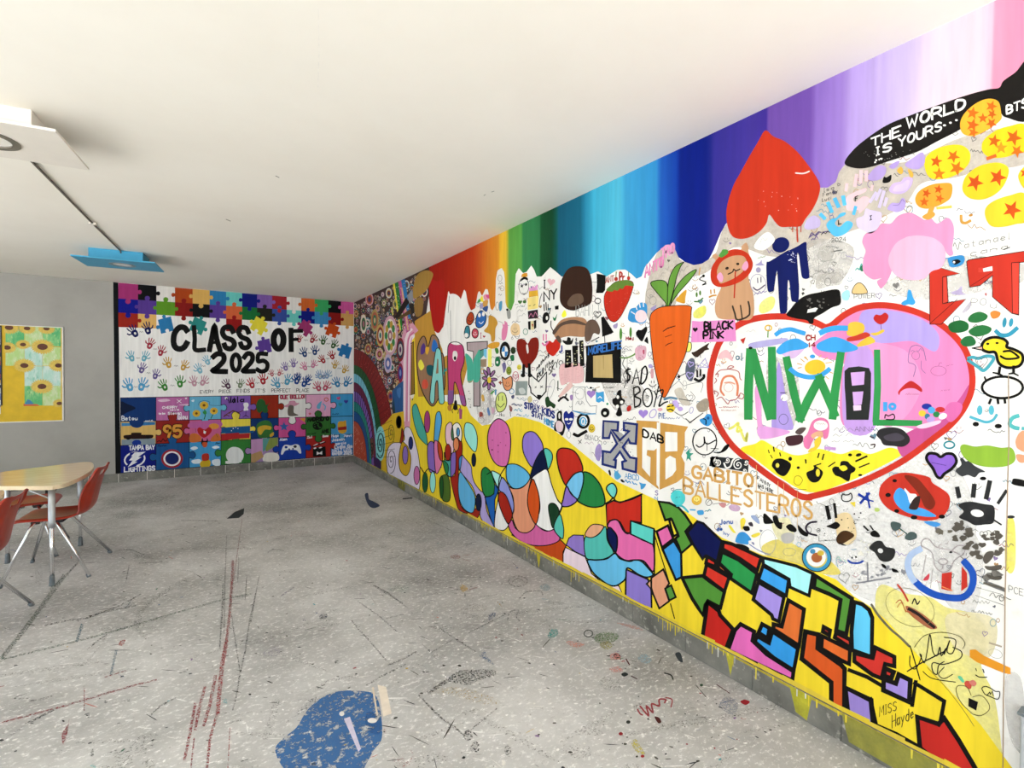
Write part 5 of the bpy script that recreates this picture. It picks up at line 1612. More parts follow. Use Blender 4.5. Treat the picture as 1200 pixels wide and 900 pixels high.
draw(SR, '''
L 3
@ 940 60
= world_bubble | long black speech bubble with white lettering
@ 0 0 1
c 1a1714 990 190 1000 176 1015 163 1039 147 1065 136 1100 123 1132 112 1158 105 1171 103 1176 95 1190 85 1206 72 1206 138 1180 138 1172 132 1160 125 1140 140 1125 152 1100 165 1075 178 1045 188 1015 197 997 196
t f4f2ec 2.3 1020 172 1057 158 9 12 THE
t f4f2ec 2.6 1061 151 1133 126 12 11 WORLD
t f4f2ec 2 1025 183 1047 175 9 9 IS
t f4f2ec 2 1052 173 1105 152 10 10 YOURS
e f4f2ec 1107 147 1.8 1.2
e f4f2ec 1114 144 1.6 1.2
e f4f2ec 1121 141 1.6 1.2
t f4f2ec 2.1 1179 134 1205 125 9 11 BTS
b 8a8780 26 1010 176 1072 188 .4 1
b f4f2ec 4 1022 186 1036 192 1 2
L 3.2
@ 1060 60
= star_disc | orange disc with red stars overlapping the black bubble
c fbb836 490 640 520 560 600 480 690 430 770 420 830 450 850 540 850 600 780 660 680 720 590 748 510 720
k e87420 600 545 60 10
k e87420 765 485 55 20
k e06a20 690 590 48 0
k e06a20 770 555 45 30
k e06820 600 650 62 15
k e06820 765 635 52 40
k e87420 605 715 50 20
= star_disc | yellow disc with four orange stars beside the bubble end
c fad024 680 860 700 780 800 700 920 660 1060 650 1060 870 980 900 900 930 800 940 720 920
k e06a1c 790 790 62 10
k e06a1c 960 760 78 25
k f09a24 850 850 60 0
k e87a20 990 880 62 30
@ 1060 160
l e87030 26 730 195 800 170
= star_disc | yellow disc with four orange stars under the bubble
c f8d42a 175 240 200 170 280 110 400 75 510 80 575 140 570 230 500 310 400 360 290 378 210 350
k e0601c 280 220 58 10
k e0701c 430 175 62 30
k e8801e 305 330 60 0
k e0781e 460 280 70 25
= star_disc | yellow disc with two large red stars
c fad02c 510 440 540 350 620 280 720 240 830 230 910 270 910 350 860 450 780 520 680 555 580 545 525 500
k e0581c 620 405 80 25
k e0581c 820 360 82 20
= star_disc | orange disc with four red stars on a tan stem
c f6a838 95 550 130 480 220 430 320 410 415 420 410 530 340 590 250 625 180 635 120 610
l e8a848 40 240 630 215 700
c e8a848 160 700 240 660 270 690 220 730 180 725
k e05c1c 195 500 44 20
k e05c1c 300 465 44 10
k e86a20 175 575 46 0
k e86a20 310 545 44 20
= star_disc | yellow disc with one red star above the red letters
c fcd034 710 700 720 620 800 560 920 520 1060 505 1070 735 980 770 860 795 760 785
k e0581c 945 645 88 25
= star_disc | yellow disc cut by the near edge of the mural
c fad02c 1000 350 1030 290 1070 270 1070 450 1030 430
k e0581c 1060 320 50 10
= tan_dash_face | tan dash and smile marks below the star discs
l f0d060 22 290 630 410 618
s d8a048 20 498 695 505 750 540 760 580 740
e c89040 584 692 18 11 -15
@ 940 170
= blue_hand_print | light blue hand print with a dark letter
c 5cc0ee 215 700 260 650 300 640 340 600 385 595 370 620 320 645 290 690 330 720 390 670 440 680 440 720 380 780 300 805 250 770
l 5cc0ee 30 230 510 262 585
l 5cc0ee 32 290 475 320 540
l 5cc0ee 32 362 455 375 520
l 5cc0ee 26 472 545 455 605
l 5cc0ee 30 165 610 200 645
t K 9 318 700 350 690 36 36 L
= pink_hand_print | pale pink hand print with a dark letter
c f6cad0 390 460 450 420 520 390 565 380 560 410 500 440 450 470 470 500 540 450 595 470 590 510 510 600 490 570 430 580 390 560
l f6cad0 24 388 400 395 345
l f6cad0 26 465 360 480 265
l f6cad0 28 515 325 520 230
l f6cad0 28 565 310 565 235
l f6cad0 20 612 395 618 360
t K 9 465 495 495 480 36 36 F
= lilac_hand_print | pale lilac hand print with a dark letter
c d8cae8 480 650 540 620 560 560 600 570 650 580 700 600 690 680 650 750 600 778 540 750 490 720
l d8cae8 24 600 500 650 420
l d8cae8 24 650 480 690 395
l d8cae8 26 680 545 720 410
l d8cae8 24 725 530 745 470
t K 9 585 665 625 650 36 36 I
= lilac_heart | plain violet heart under the black bubble
c b8a0dc 575 290 620 220 680 180 735 195 735 250 690 300 620 315
= lilac_heart | small violet heart outlined in darker violet touching the bubble
c b098d8 765 190 800 160 855 140 840 185 800 210
= lilac_heart | pale lilac heart with a darker rim beside the orange disc
c cdb4e4 765 400 800 340 870 320 900 285 970 290 960 360 900 420 820 430
c d8c4ec 800 400 830 355 880 340 920 310 950 320 920 390 850 410
= lilac_heart | lilac heart with thin outline above the pink patch
c bca6e0 750 560 790 510 850 510 880 465 910 490 900 560 840 590 790 580
s 8a70b8 5 800 530 850 525 880 480 900 500
= lilac_heart | large lilac smear beside the gold dashes
c bca4e0 905 170 980 110 1060 65 1080 150 1030 210 950 205
= gold_dashes | two gold dashes beside the hearts
c e8b44c 835 225 870 190 890 230 870 258
c e8b44c 930 215 965 230 980 270 955 285
= small_black_cat | tiny black cat face
c K 708 325 720 280 740 285 760 275 785 262 785 300 770 325 730 335
= hand_notes | pencilled names and violet blot beside the upturned heart
t 3a3a38 4 185 415 290 385 30 30 Isa
H 4a4a48 4 322 348 14 20
t 3a3a38 4 180 455 320 415 30 30 Fanny
t 3a3a38 4 175 500 262 475 30 30 Luci
c c8b8e0 20 720 50 650 110 620 160 660 150 720 60 745
q 5a4a78 8 60 820 170 770 60
q K 6 170 790 245 770 30
= pink_mane_patch | plain pink cloud-shaped patch beside the star discs
c ee9ac4 530 850 560 780 650 750 700 690 780 690 850 620 950 595 1030 630 1080 660 1130 640 1190 690 1280 640 1330 700 1335 800 1320 900 1330 960 1290 970 1240 900 1180 830 1080 800 960 800 870 840 800 950 760 1010 790 1090 760 1180 720 1240 690 1260 660 1200 700 1170 620 1180 540 1110 540 1000 560 930
c f4b8d4 760 1000 830 860 960 800 1080 800 1180 830 1250 900 1260 1000 1220 1080 1140 1110 1060 1180 900 1180 800 1120
@ 1050 260
= red_gang_letters | large red block letters with dark outlines at the near end
w 6
P d83a2a 295 375 560 455 412 485 412 720 615 680 400 900 300 900
P e84a3a 412 485 448 480 460 705 412 720
l K 5 300 895 540 680
P d83a2a 622 350 640 335 1180 250 1180 345 1085 360 1080 820 1020 805 850 660 850 470 740 560 650 575 635 470
P e84a3a 1018 360 1085 355 1080 815 1025 805
p f4f0ea 765 410 848 390 850 430 770 440
p e84a3a 725 405 765 400 765 442 725 445
l K 4 640 575 850 440
= natanael_writing | thin pencil signature above the red letters
s 5a5a58 4 505 215 520 185 545 245 560 180 575 200
t 5a5a58 4 590 235 1010 150 55 60 atanael
t 5a5a58 4 640 305 1000 232 48 42 cana
l 3a3a38 8 950 245 1000 225
= blue_tag | small blue tag with a black smudge
c 3f90cc 460 320 520 300 590 295 605 340 570 385 490 400 465 370
l 3f90cc 8 435 320 475 320
c K 495 345 540 330 570 350 520 378
e W 512 355 10 9
= blue_plug | small blue plug shape on the heart rim
c 3fa4e4 105 610 120 598 135 610 150 660 172 705 150 730 110 725 70 735 48 715 80 690 95 680
= lilac_smudges | lilac smudges between the red letters | thin
c c0b0dc 485 620 540 600 580 565 585 620 620 640 520 640
c c8c0d0 585 790 620 740 660 700 650 760 600 800
t 7a7a78 5 655 740 805 730 62 56 PO
t 7a7a78 5 820 755 895 760 40 46 U
c c83a4a 780 630 800 625 795 655
= green_oval | dark green paint oval highest of four beside the heart rim
c 2f7a42 635 850 670 810 740 790 805 820 790 860 720 885 650 880
c e89040 830 800 870 780 920 800 900 840 850 850
@ 1060 360
= green_oval | darkest round green paint oval touching the heart rim side
c 236a36 385 165 420 130 500 115 560 145 555 200 480 225 410 215
= green_oval | long green paint oval above the yellow duck head
c 2f7a42 565 210 620 170 700 158 765 185 740 230 650 258 590 245
= green_oval | small round green paint oval lowest of the four
c 2a7440 492 305 530 262 590 255 628 300 610 335 530 345
= blue_smile | teal blue smile mark above the yellow duck
e 3a98b4 880 135 18 44 8
e 3a98b4 938 135 18 38 10
s 3a9ab8 30 805 210 850 245 920 240 990 185
= yellow_duck | yellow duck with a thick black outline
w 26
C f6d82e 680 340 710 290 780 265 860 275 905 310 900 350 960 370 1030 410 1040 470 1000 520 900 530 830 490 800 400 740 395 690 375
l K 10 595 360 680 345
l K 10 595 360 690 378
p e8b0a0 640 358 682 348 684 372
e K 733 322 14 10
e K 815 315 14 9
s K 16 870 390 930 385 985 420 1000 445 900 455 845 430
l K 22 840 530 830 590
l K 14 780 575 830 585 860 600
l K 22 960 520 960 580
l K 14 920 585 960 580 1000 600
= teal_heart_outline | teal outlined heart with a pencil heart inside
s 4aa4b4 24 560 450 600 440 650 450 720 430 780 440 770 480 700 555 640 520 560 465
H 4a4a48 4 680 480 55 -5
= oval_outline | plain black oval outline under the duck
o K 22 862 705 180 95
l K 20 760 810 745 845
l K 20 820 810 825 845
l K 20 880 800 885 840
l K 18 705 615 720 650
= teal_smile | pale teal smile mark below the oval outline
@ 1060 470
e 58b4c8 662 80 24 42
e 58b4c8 765 80 24 42
s 58b4c8 20 580 140 650 165 720 185 780 165 812 120
= green_oval_patch | plain light green oval patch between handprints
c 94bc3e 490 420 520 380 620 400 730 390 850 410 940 410 975 480 960 540 880 575 740 580 620 555 530 500
= black_eye_dots | two black dots over the green patch
e K 628 203 28 20
e K 825 220 32 20
= teal_ring | small dark teal ring
o 2a8a98 14 395 385 46 30
= purple_heart_big | purple heart drawn with darker strokes
C 9668d4 195 490 220 460 280 465 320 490 370 462 430 470 458 530 420 590 350 640 320 675 285 660 250 590 205 530
l 5a3a90 6 240 540 365 565
= black_splat | dark grey splat beside the purple heart
c 3a3c3e 450 610 500 560 490 510 510 500 540 530 570 525 620 570 710 620 660 630 620 670 560 650 500 660
e K 692 680 28 16
= big_black_hand | large black hand print with five fingers
@ 1060 570
c 2b2b2c 475 170 520 140 600 135 700 155 780 170 795 230 780 320 700 335 620 340 560 310 480 270 520 220
e f0eeea 640 235 58 32 10
l 2b2b2c 36 465 15 480 90
l 2b2b2c 38 615 -10 605 85
l 2b2b2c 38 750 -40 720 100
l 2b2b2c 26 895 40 825 145
l 2b2b2c 16 780 290 850 335
e 2b2b2c 935 268 36 14
= grey_knuckle_marks | rows of brown-grey dab marks below the black hand
b 5a544c 4 380 300 520 340 20 36
b 5a544c 16 440 340 860 480 22 44
b 5a544c 12 540 480 860 640 24 46
b 6a6458 3 300 380 400 410 18 34
c 5a544c 690 640 720 580 780 570 780 620 720 680
c 5a544c 705 700 760 700 850 690 840 730 740 735
c 5a544c 720 770 790 790 855 790 840 820 760 815
l 6a6458 18 700 850 850 890
= red_watermelon_eye | red paint oval with a blue slice and black seeds
@ 940 570
c d83a2a 680 40 700 -20 780 -90 880 -120 1000 -110 1120 -80 1150 -30 1280 60 1300 150 1260 240 1180 290 1060 300 940 270 800 220 720 160 680 90
c f2eeea 900 20 950 60 1010 80 990 215 940 190
c 4aa8f0 805 100 830 30 870 15 920 60 960 160 1080 200 1180 260 1080 265 940 235 850 180
c 8a2f1c 900 -90 1000 -80 1080 0 1170 130 1140 200 1080 180 1020 60
c 3a2a28 940 185 990 100 1040 90 1020 190 980 205
e K 757 75 24 18
e K 833 215 22 17
e K 985 272 30 18
e K 1230 265 28 18
e K 815 -50 20 14
c 4a98e0 1070 310 1170 310 1220 335 1160 355
= green_dumbbell | dark green dumbbell mark
c 4a5a58 780 320 810 308 870 330 860 370 820 390 785 360
c 4a5a58 905 440 950 400 1000 410 1010 450 960 472 915 465
l 3a5a54 12 860 370 920 415
= blue_star_mark | dark blue brushed star
l 1f3aa0 20 500 70 590 125
l 1f3aa0 20 590 60 515 145
l 1f3aa0 18 570 60 595 185
l 1f3aa0 14 560 115 625 130
= cat_outline | small black outlined cat face with a yellow triangle
s K 8 350 80 360 65 380 75 410 72 430 60 440 100 415 128 370 130 350 110 350 80
p f2d848 420 140 470 135 465 185
e b8cc70 660 205 24 18
= black_foot_prints | black foot and hand dabs with a tan wash
c e8cfa0 300 260 420 240 480 420 420 510 330 480 300 380
c K 215 350 260 330 300 310 335 340 300 375 250 365
c 4a2f18 300 460 340 400 400 390 460 430 400 480 330 510
l K 30 220 180 240 280
l K 22 285 155 300 270
c K 320 490 360 505 390 520 350 515
b K 16 340 170 520 420 4 9
b K 12 140 230 260 480 3 7
c K 600 410 640 385 680 420 680 445 620 440
l K 18 545 350 580 385
l K 14 600 345 625 380
c 2c2b2a 590 540 640 485 700 480 740 530 815 550 810 620 760 660 690 650 640 580
e d8d6d4 690 565 24 20 30
c K 700 680 730 690 740 720 710 710
c K 790 720 830 730 850 755 800 750
b 8a8a90 18 480 700 790 850 8 16
l 7a7a82 14 575 670 580 830
l 7a7a82 12 480 850 780 800
= sun_sketch | dark arc with a tiny sun sketch
s 2a2230 14 130 310 70 320 35 360 60 410 130 430
o K 5 145 385 15 16
k 4a4a48 145 385 6
l 3a3a38 4 150 430 150 480 310 470
= blue_ring_badge | blue ring badge with a mixed paint centre
@ 940 570
o 3f9ac4 30 130 625 108 105 20
e f0eee8 125 620 85 84 20
e b86a3a 130 625 48 44
e 4a90b8 95 570 24 22
e d8b848 165 585 30 24
o K 8 130 625 128 122 20
= blue_smile_pencil | blue smile with two dots
s 2a4aa8 15 405 650 440 672 500 672 538 655
e K 440 628 9 9
e K 475 620 9 9
H 5a5a58 4 372 800 50 -10
q 6ab0a0 5 300 640 390 670 40
= pencil_tail_marks | faint tail and bow pencil marks on grey | thin
o 9a9a98 4 620 280 34 36
q 9a9a98 4 450 300 600 290 30
o a8a8b0 4 490 560 90 90
b f4f0e0 8 500 430 600 600 10 20
= flag_shield | shield of red and white stripes with a blue rim and a pencil cup
@ 1060 570
s 2458c0 50 525 660 590 740 605 830 570 930 480 980 300 960 170 900 100 840
s b0c4e4 46 140 550 60 600 30 680 50 770 85 830
p d83a2e 330 765 418 750 410 920 325 900
p d83a2e 505 700 550 760 555 880 500 920
l f0905a 10 330 880 420 915
s 8a7a80 5 160 470 150 520 240 580 270 700 330 750 400 730 440 650 520 590 530 530 470 520 420 560
s 8a7a80 5 160 470 210 460 280 530 400 560 490 600
o 8a7a80 5 340 660 40 26
s 8a7a80 5 340 690 335 720 320 730
l 8a7a80 4 190 600 150 830
l 8a7a80 4 250 720 230 890
e K 408 578 14 9
c d84a58 165 825 190 790 220 765 210 820
q 8a7a80 4 300 530 390 500 30
= red_stroke | red brush stroke with a brown black splash on pale yellow
@ 1000 670 6
s d04a38 12 312 90 350 140 385 205
c b06a4a 370 240 430 260 520 320 590 390 540 400 460 350 390 290
s 2a2220 18 390 260 460 300 520 350 570 390
q c05a38 6 300 220 440 330 60
q c0702a 5 310 250 430 320 70
o 7a7040 3 400 250 180 125 25
q K 9 415 225 485 232 44
= hayde_signature | black looping signature on the pale yellow wash
s 1f1c18 7 400 520 425 600 470 760
s 1f1c18 8 380 700 480 640 560 600 650 555
s 1f1c18 6 400 590 400 660 440 680 480 600 470 580 500 640 520 560 540 440 560 560 590 590 610 530 620 590 650 540 640 580 680 480 660 560 700 570 720 480 640 460
s 1f1c18 6 700 530 760 560 750 610 640 650 560 640 560 700 590 720 600 660 640 630
s 1f1c18 5 640 670 600 720 640 750 700 720
s 4a4420 4 430 530 500 450 620 425 740 450 785 500 770 540
s 1f1c18 5 490 700 560 750 720 775
= near_doodles | small pen doodles near the end of the mural
l K 6 862 680 868 695
l K 8 912 685 920 708
s K 6 862 725 890 740 940 740
c 6ad0a0 735 740 755 732 780 765 770 778
c e05a48 782 785 800 765 830 780 828 820 800 818
c e88a7a 815 775 845 760 868 785 845 805
s K 5 925 860 905 820 930 805 970 820 1000 840 1030 845 1018 895 960 875 925 860
l K 6 940 870 960 845 965 860 980 840 985 870
@ 1000 760 6
p K 812 345 878 375 865 435 810 405
s 5a5030 4 840 460 900 470 955 430 950 380 900 330 840 340
s 5a5030 4 830 330 800 270 740 260 725 300 760 380 840 460
s 7a7040 3 520 130 640 260 760 410 850 545
= orange_bar | orange brush bar crossing the thin brown line
@ 1000 670 6
p f2a02c 820 550 860 545 920 590 1105 675 1108 720 1060 712 870 635 820 600
= hayde_name | pencilled name in two lines on the yellow cell
@ 1000 760 6
t 3a3420 5 180 480 310 430 70 60 MISS
t 3a3420 6 270 560 430 480 90 66 Hayde
= pencil_ruler_marks | faint ruler lines and scribbles near the end | thin
@ 1000 670 6
l 6a6a68 4 870 110 1050 160
l 6a6a68 4 860 165 1060 235
q 6a6a68 4 840 215 960 225 20
q 4a4a48 5 830 280 990 305 18
t 7a7a78 5 1090 140 1200 170 44 48 PCE
o b0a898 3 1000 575 50 30 20
l b8a890 14 960 500 1040 525
l 4a4448 26 930 75 1060 125
b 5a544c 2 920 10 1040 45 40 50
= teal_corner_blots | teal and peach blots beyond the thin brown line
@ 1060 470
s 58b8b8 30 1000 130 950 150 925 200 960 230 1000 240
l 58b8b8 26 1040 240 1070 245
c f0a880 980 340 1010 280 1060 270 1070 440 1000 420 980 380
c f0a880 985 470 1060 480 1050 540 1000 530
c K 945 710 965 680 1060 700 1070 750 1000 745 950 730
= thin_brown_line | thin brown vertical line down the mural near its end
L 4
@ 0 0 1
l b09478 1.1 1182 440 1182.5 520 1181 570 1179.5 640 1178 700 1177.5 760 1176 820 1175.5 900 1175 960
''')
# letters and doodles hidden in the loose white ground: a seeded scatter of tiny pencil marks below the motifs
SR.begin('pencil_scatter', 'scattered tiny pencil hearts, rings and illegible notes on the white ground', 'thin', .8)
rd = random.Random(21); cols = ['6a6a68', '8a8a90', '5a5a80', 'b06a7a', '6a9ab0', '8a70b0', '3a3a38', 'c89a60']
def top_y(x):
    for (a, va), (b2, vb) in zip(DRIP, DRIP[1:]):
        if a <= x <= b2: return va+(vb-va)*(x-a)/(b2-a)
    return 100
YTOP = [(550, 490), (565, 500), (600, 488), (649, 504), (722, 564), (772, 587), (846, 630), (937, 661), (1001, 699), (1066, 730), (1180, 760)]
for i in range(560):
    x = rd.uniform(555, 1178); y0 = top_y(x)+8; y1 = interp(YTOP, x)-8
    if y1 <= y0: continue
    SR.k = i % 8; y = rd.uniform(y0, y1); r0 = rd.uniform(1.2, 3.4)*(1+(x-600)/700); c = hexc(rd.choice(cols)); w = .45*(1+(x-600)/600)
    k = rd.random()
    if k < .2: SR.line(heart(x, y, r0, rd.uniform(-.5, .5)), w, c, True)
    elif k < .3: SR.poly(heart(x, y, r0*.8, rd.uniform(-.5, .5)), c)
    elif k < .45: SR.line(ell(x, y, r0*.8, r0, 0, 12), w, c, True)
    elif k < .6:
        SR.line([(x-r0*.4, y-r0*.6), (x-r0*.4, y-r0*.1)], w, c); SR.line([(x+r0*.4, y-r0*.6), (x+r0*.4, y-r0*.1)], w, c)
        SR.line(smooth([(x-r0, y+r0*.2), (x, y+r0*.8), (x+r0, y+r0*.1)], False, 4), w, c)
    else:
        P = [(x+j*r0*.55, y+rd.uniform(-.6, .6)*r0+j*r0*.1) for j in range(rd.randint(4, 11))]; SR.line(smooth(P, False, 3), w, c)
SR.end()
# yellow drips over the skirting
SK.begin('yellow_drips', 'yellow paint drips run down over the skirting tiles', 'solid', 1)
rd = random.Random(3)
def base_top(x): w = hit(x, 600, 0, XR); return w
y = 7.0
while y > .45:
    d = EYE; ln_ = rd.uniform(.015, .06)*(1.7 if rd.random() < .3 else 1); wv = rd.uniform(.003, .009); c = hexc(rd.choice(['e8cf3a', 'd9c43c', 'f0dc50', 'e8cf3a', 'd8d8d0']))
    z = .001; b0 = len(SK.V)
    zt = .1285
    SK.V += [(XR-.0135-z, y-wv/2, zt), (XR-.0135-z, y+wv/2, zt), (XR-.0135-z, y+wv/3, zt-ln_), (XR-.0135-z, y-wv/3, zt-ln_)]
    SK.Fc.append((b0, b0+1, b0+2, b0+3)); SK.C.append(c)
    y -= rd.uniform(.008, .04) if rd.random() < .85 else rd.uniform(.08, .25)
SK.end()
SK.begin('yellow_splash', 'olive yellow paint wash on the near skirting tiles', 'thin', .5)
for y0, y1, c in ((.4, 1.0, 'a9a44a'), (1.12, 1.22, 'cfc93a'), (6.3, 6.6, '8f8c48'), (1.5, 1.55, 'd8cf40'), (3.2, 3.26, 'd8c840')):
    b0 = len(SK.V); SK.V += [(XR-.0139, y0, .127), (XR-.0139, y1, .127), (XR-.0139, y1-.03, .02), (XR-.0139, y0+.02, .01)]
    SK.Fc.append((b0, b0+1, b0+2, b0+3)); SK.C.append(hexc(c))
SK.end()
# a rim of yellow along the top of the skirting
b0 = 0
SK.begin('yellow_rim', 'yellow paint line along the top of the skirting', 'thin', .6)
y = 8.2
while y > .3:
    b0 = len(SK.V); hh = .008+.006*rd.random()
    SK.V += [(XR-.0137, y, .1285), (XR-.0137, y-.3, .1285), (XR-.0137, y-.3, .1285-hh), (XR-.0137, y, .1285-hh)]
    SK.Fc.append((b0, b0+1, b0+2, b0+3)); SK.C.append(hexc('d9c440')); y -= .3
SK.end()

# yellow strip left along the wall just above the skirting
SR.begin('yellow_strip', 'yellow paint strip between the mosaic and the skirting', 'solid', 3)
y = 4.5
while y > .5:
    b0 = len(SR.V); ha, hb = .013+.012*rd.random(), .013+.012*rd.random()
    SR.V += [(XR-.0022, y, .126), (XR-.0022, y-.12, .126), (XR-.0022, y-.12, .128+hb), (XR-.0022, y, .128+ha)]
    SR.Fc.append((b0, b0+1, b0+2, b0+3)); SR.C.append(hexc(rd.choice(['ecd040', 'e8cc48', 'f0d63c']))); y -= .12
SR.end()
# ------------------------------------------------------------------ back wall: puzzle mural
def lerp(a, b, t): return a+(b-a)*t
def knob(P, Q, out):      # puzzle tab on edge P->Q, bulging to its left (out = size)
    d = (Q[0]-P[0], Q[1]-P[1]); nrm = (d[1]*out, -d[0]*out)
    pts = [(.40, 0), (.37, .08), (.36, .15), (.41, .22), (.5, .25), (.59, .22), (.64, .15), (.63, .08), (.60, 0)]
    return [(P[0]+d[0]*t+nrm[0]*h, P[1]+d[1]*t+nrm[1]*h) for t, h in pts]
def piece(S, quad, tabs, col, outline=0):
    """quad: tl, tr, br, bl in photo pixels; tabs: letters among T R B L that bulge out"""
    e = [('T', quad[0], quad[1]), ('R', quad[1], quad[2]), ('B', quad[2], quad[3]), ('L', quad[3], quad[0])]
    P = []
    for k, a, b in e:
        P.append(a)
        if k in tabs: P += knob(a, b, 1)
        elif k.lower() in tabs: P += knob(a, b, -1)
    z0 = S.layer; S.k = 0
    S.layer = z0; S.poly([p for p in quad], hexc(col)) if not any(k in tabs for k in 'trbl') else S.poly(P, hexc(col))
    S.layer = z0+.3
    if outline: S.line(quad, outline, hexc('15161c'), True)
    for k, a, b in e:
        if k in tabs:
            q = knob(a, b, 1); d = ((b[0]-a[0])*.05, (b[1]-a[1])*.05)
            inn = [(q[-1][0]-d[1], q[-1][1]+d[0]), (q[0][0]-d[1], q[0][1]+d[0])]
            S.layer = z0+.6; S.poly(q+inn, hexc(col))
            if outline: S.layer = z0+.7; S.line(q, outline, hexc('15161c'))
    S.layer = z0
draw(SB, '''
L 0
@ 0 0 1
= mural_ground | white painted ground of the puzzle mural with a black edge stripe
p f8f6f2 138 331 415 354 415 534 138 556
p 0c0f12 132.6 330.6 138.6 331.2 141.2 555 135.4 556.5
''')
XT = [138.7, 161.7, 183.3, 205, 225.7, 245.7, 265, 283.7, 301.3, 319, 336, 353, 368.7, 384.7, 399.6, 414.4]
def row_y(x, l, r): return lerp(l, r, (x-138.7)/(414.4-138.7))
RT_ = [(331.3, 354.4), (349.8, 368.2), (366.2, 382.2), (383.2, 394)]
names = {'b0387a': 'magenta', '0a0b0e': 'black', 'e8e4de': 'white', 'c04c18': 'rust orange', 'e6b762': 'tan', '2f84bc': 'blue', '6ecdc4': 'aqua', '0c1c86': 'navy', '8660b2': 'lavender', 'b02630': 'red', 'dc6c2e': 'orange', '3fae66': 'green', 'd65ca0': 'pink',
 '10189a': 'deep blue', '5f3f9c': 'purple', '64a028': 'leaf green', '981c18': 'dark red', 'e46c3e': 'coral orange', '1c783a': 'dark green', '201f18': 'charcoal', '3a54a6': 'cobalt', '3f8ec6': 'sky blue', 'deaa62': 'sand', 'ae2a1a': 'brick red', 'eebd6c': 'pale tan', 'a61a18': 'crimson'}
rows = [[('b0387a', 'RB'), ('0a0b0e', 'R'), ('e8e4de', ''), ('c04c18', 'L'), ('e6b762', 'LRB'), ('2f84bc', 'R'), ('6ecdc4', ''), ('0c1c86', 'LRB'), ('8660b2', 'R'), ('b02630', 'RB'), ('e8e4de', 'B'), ('dc6c2e', 'LR'), ('3fae66', 'RB'), ('0a0b0e', ''), ('d65ca0', 'L')],
        [('10189a', 'B'), ('5f3f9c', 'LTB'), ('64a028', 'LRT'), ('981c18', 'TB'), ('0a0b0e', 'LR'), ('5f3f9c', 'TB'), ('e46c3e', 'LT'), ('1c783a', 'LR'), ('201f18', 'TR'), ('3a54a6', 'TRB'), ('6ecdc4', 'B'), ('0c1c86', 'LT'), ('3f8ec6', 'LRB'), ('981c18', 'R'), ('deaa62', 'TB')]]
cells = []
for r, row in enumerate(rows):
    for c, (col, tabs) in enumerate(row): cells.append((r, c, col, tabs))
cells += [(2, 0, 'ae2a1a', 'R'), (2, 1, 'eebd6c', ''), (2, 6, 'a61a18', 'T')]
for i, (r, c, col, tabs) in enumerate(cells):
    xa, xb = XT[c], XT[c+1]; (l0, r0), (l1, r1) = RT_[r], RT_[r+1]
    q = [(xa, row_y(xa, l0, r0)), (xb, row_y(xb, l0, r0)), (xb, row_y(xb, l1, r1)), (xa, row_y(xa, l1, r1))]
    SB.begin('puzzle_piece', '%s painted puzzle piece in the top border' % names[col], 'solid', .4)
    piece(SB, q, tabs, col); SB.end()
for nm, cx, cy, ang, col, tabs, sz in (('sky blue', 194.5, 381, -14, '2f82bc', 'TL', 17), ('teal', 232, 382, 24, '2c8c86', 'TLR', 17), ('yellow', 303.3, 382, 30, 'e8da3e', 'TLR', 17), ('violet', 310, 406, -12, '62429e', 'TLR', 16), ('magenta', 357.3, 384.7, 36, 'a83a72', 'TLR', 15), ('bright orange', 389.3, 387.5, 20, 'd8521c', 'TRL', 14), ('ultramarine blue', 404.5, 412, 18, '2f80c0', 'TL', 14)):
    a = math.radians(ang); h = sz/2
    R_ = lambda x, y: (cx+(x*math.cos(a)-y*math.sin(a))*.92, cy+x*math.sin(a)+y*math.cos(a))
    SB.begin('puzzle_piece', 'loose tilted %s puzzle piece around the lettering' % nm, 'solid', .9)
    piece(SB, [R_(-h, -h), R_(h, -h), R_(h, h), R_(-h, h)], tabs + 'b', col); SB.end()
draw(SB, '''
L 1.6
@ 120 320
= class_lettering | large black lettering CLASS OF 2025
s 100f0d 52 745 510 720 480 675 480 635 530 625 600 640 650 680 668 720 650 745 610
s 100f0d 40 805 470 812 580 815 672 900 674
s 100f0d 47 940 680 960 580 985 470 1005 580 1035 680
l 100f0d 29 950 610 1020 610
s 100f0d 47 1150 520 1125 478 1075 480 1055 520 1080 565 1140 590 1160 630 1130 665 1085 655 1070 625
s 100f0d 47 970 740 1010 710 1060 720 1065 770 1010 830 975 860 1090 866
@ 270 320
s 100f0d 45 160 525 140 485 95 480 72 515 95 560 150 585 170 625 145 655 105 650 88 615
o 100f0d 54 423 587 44 78
l 100f0d 49 532 495 534 680
l 100f0d 36 525 510 628 508
l 100f0d 31 530 585 590 582
o 100f0d 40 48 787 36 70
s 100f0d 43 118 745 150 708 190 720 190 770 140 830 115 862 212 862
s 100f0d 38 320 712 250 712 244 775 290 770 325 800 315 850 270 865 232 845
= perfect_place_line | thin lettered line above the lower puzzle pieces
@ 120 440 6.925
t 5a5a58 4.5 790 146 905 142 24 24 EVERY
t 5a5a58 4.5 945 142 1048 140 24 24 PIECE
@ 270 440 6.925
t 5a5a58 4.5 50 138 160 136 26 26 FINDS
t 5a5a58 4.5 200 136 285 135 26 26 IT'S
t 5a5a58 4.5 332 135 490 134 26 26 PERFECT
t 5a5a58 4.5 535 134 640 133 26 26 PLACE
''')
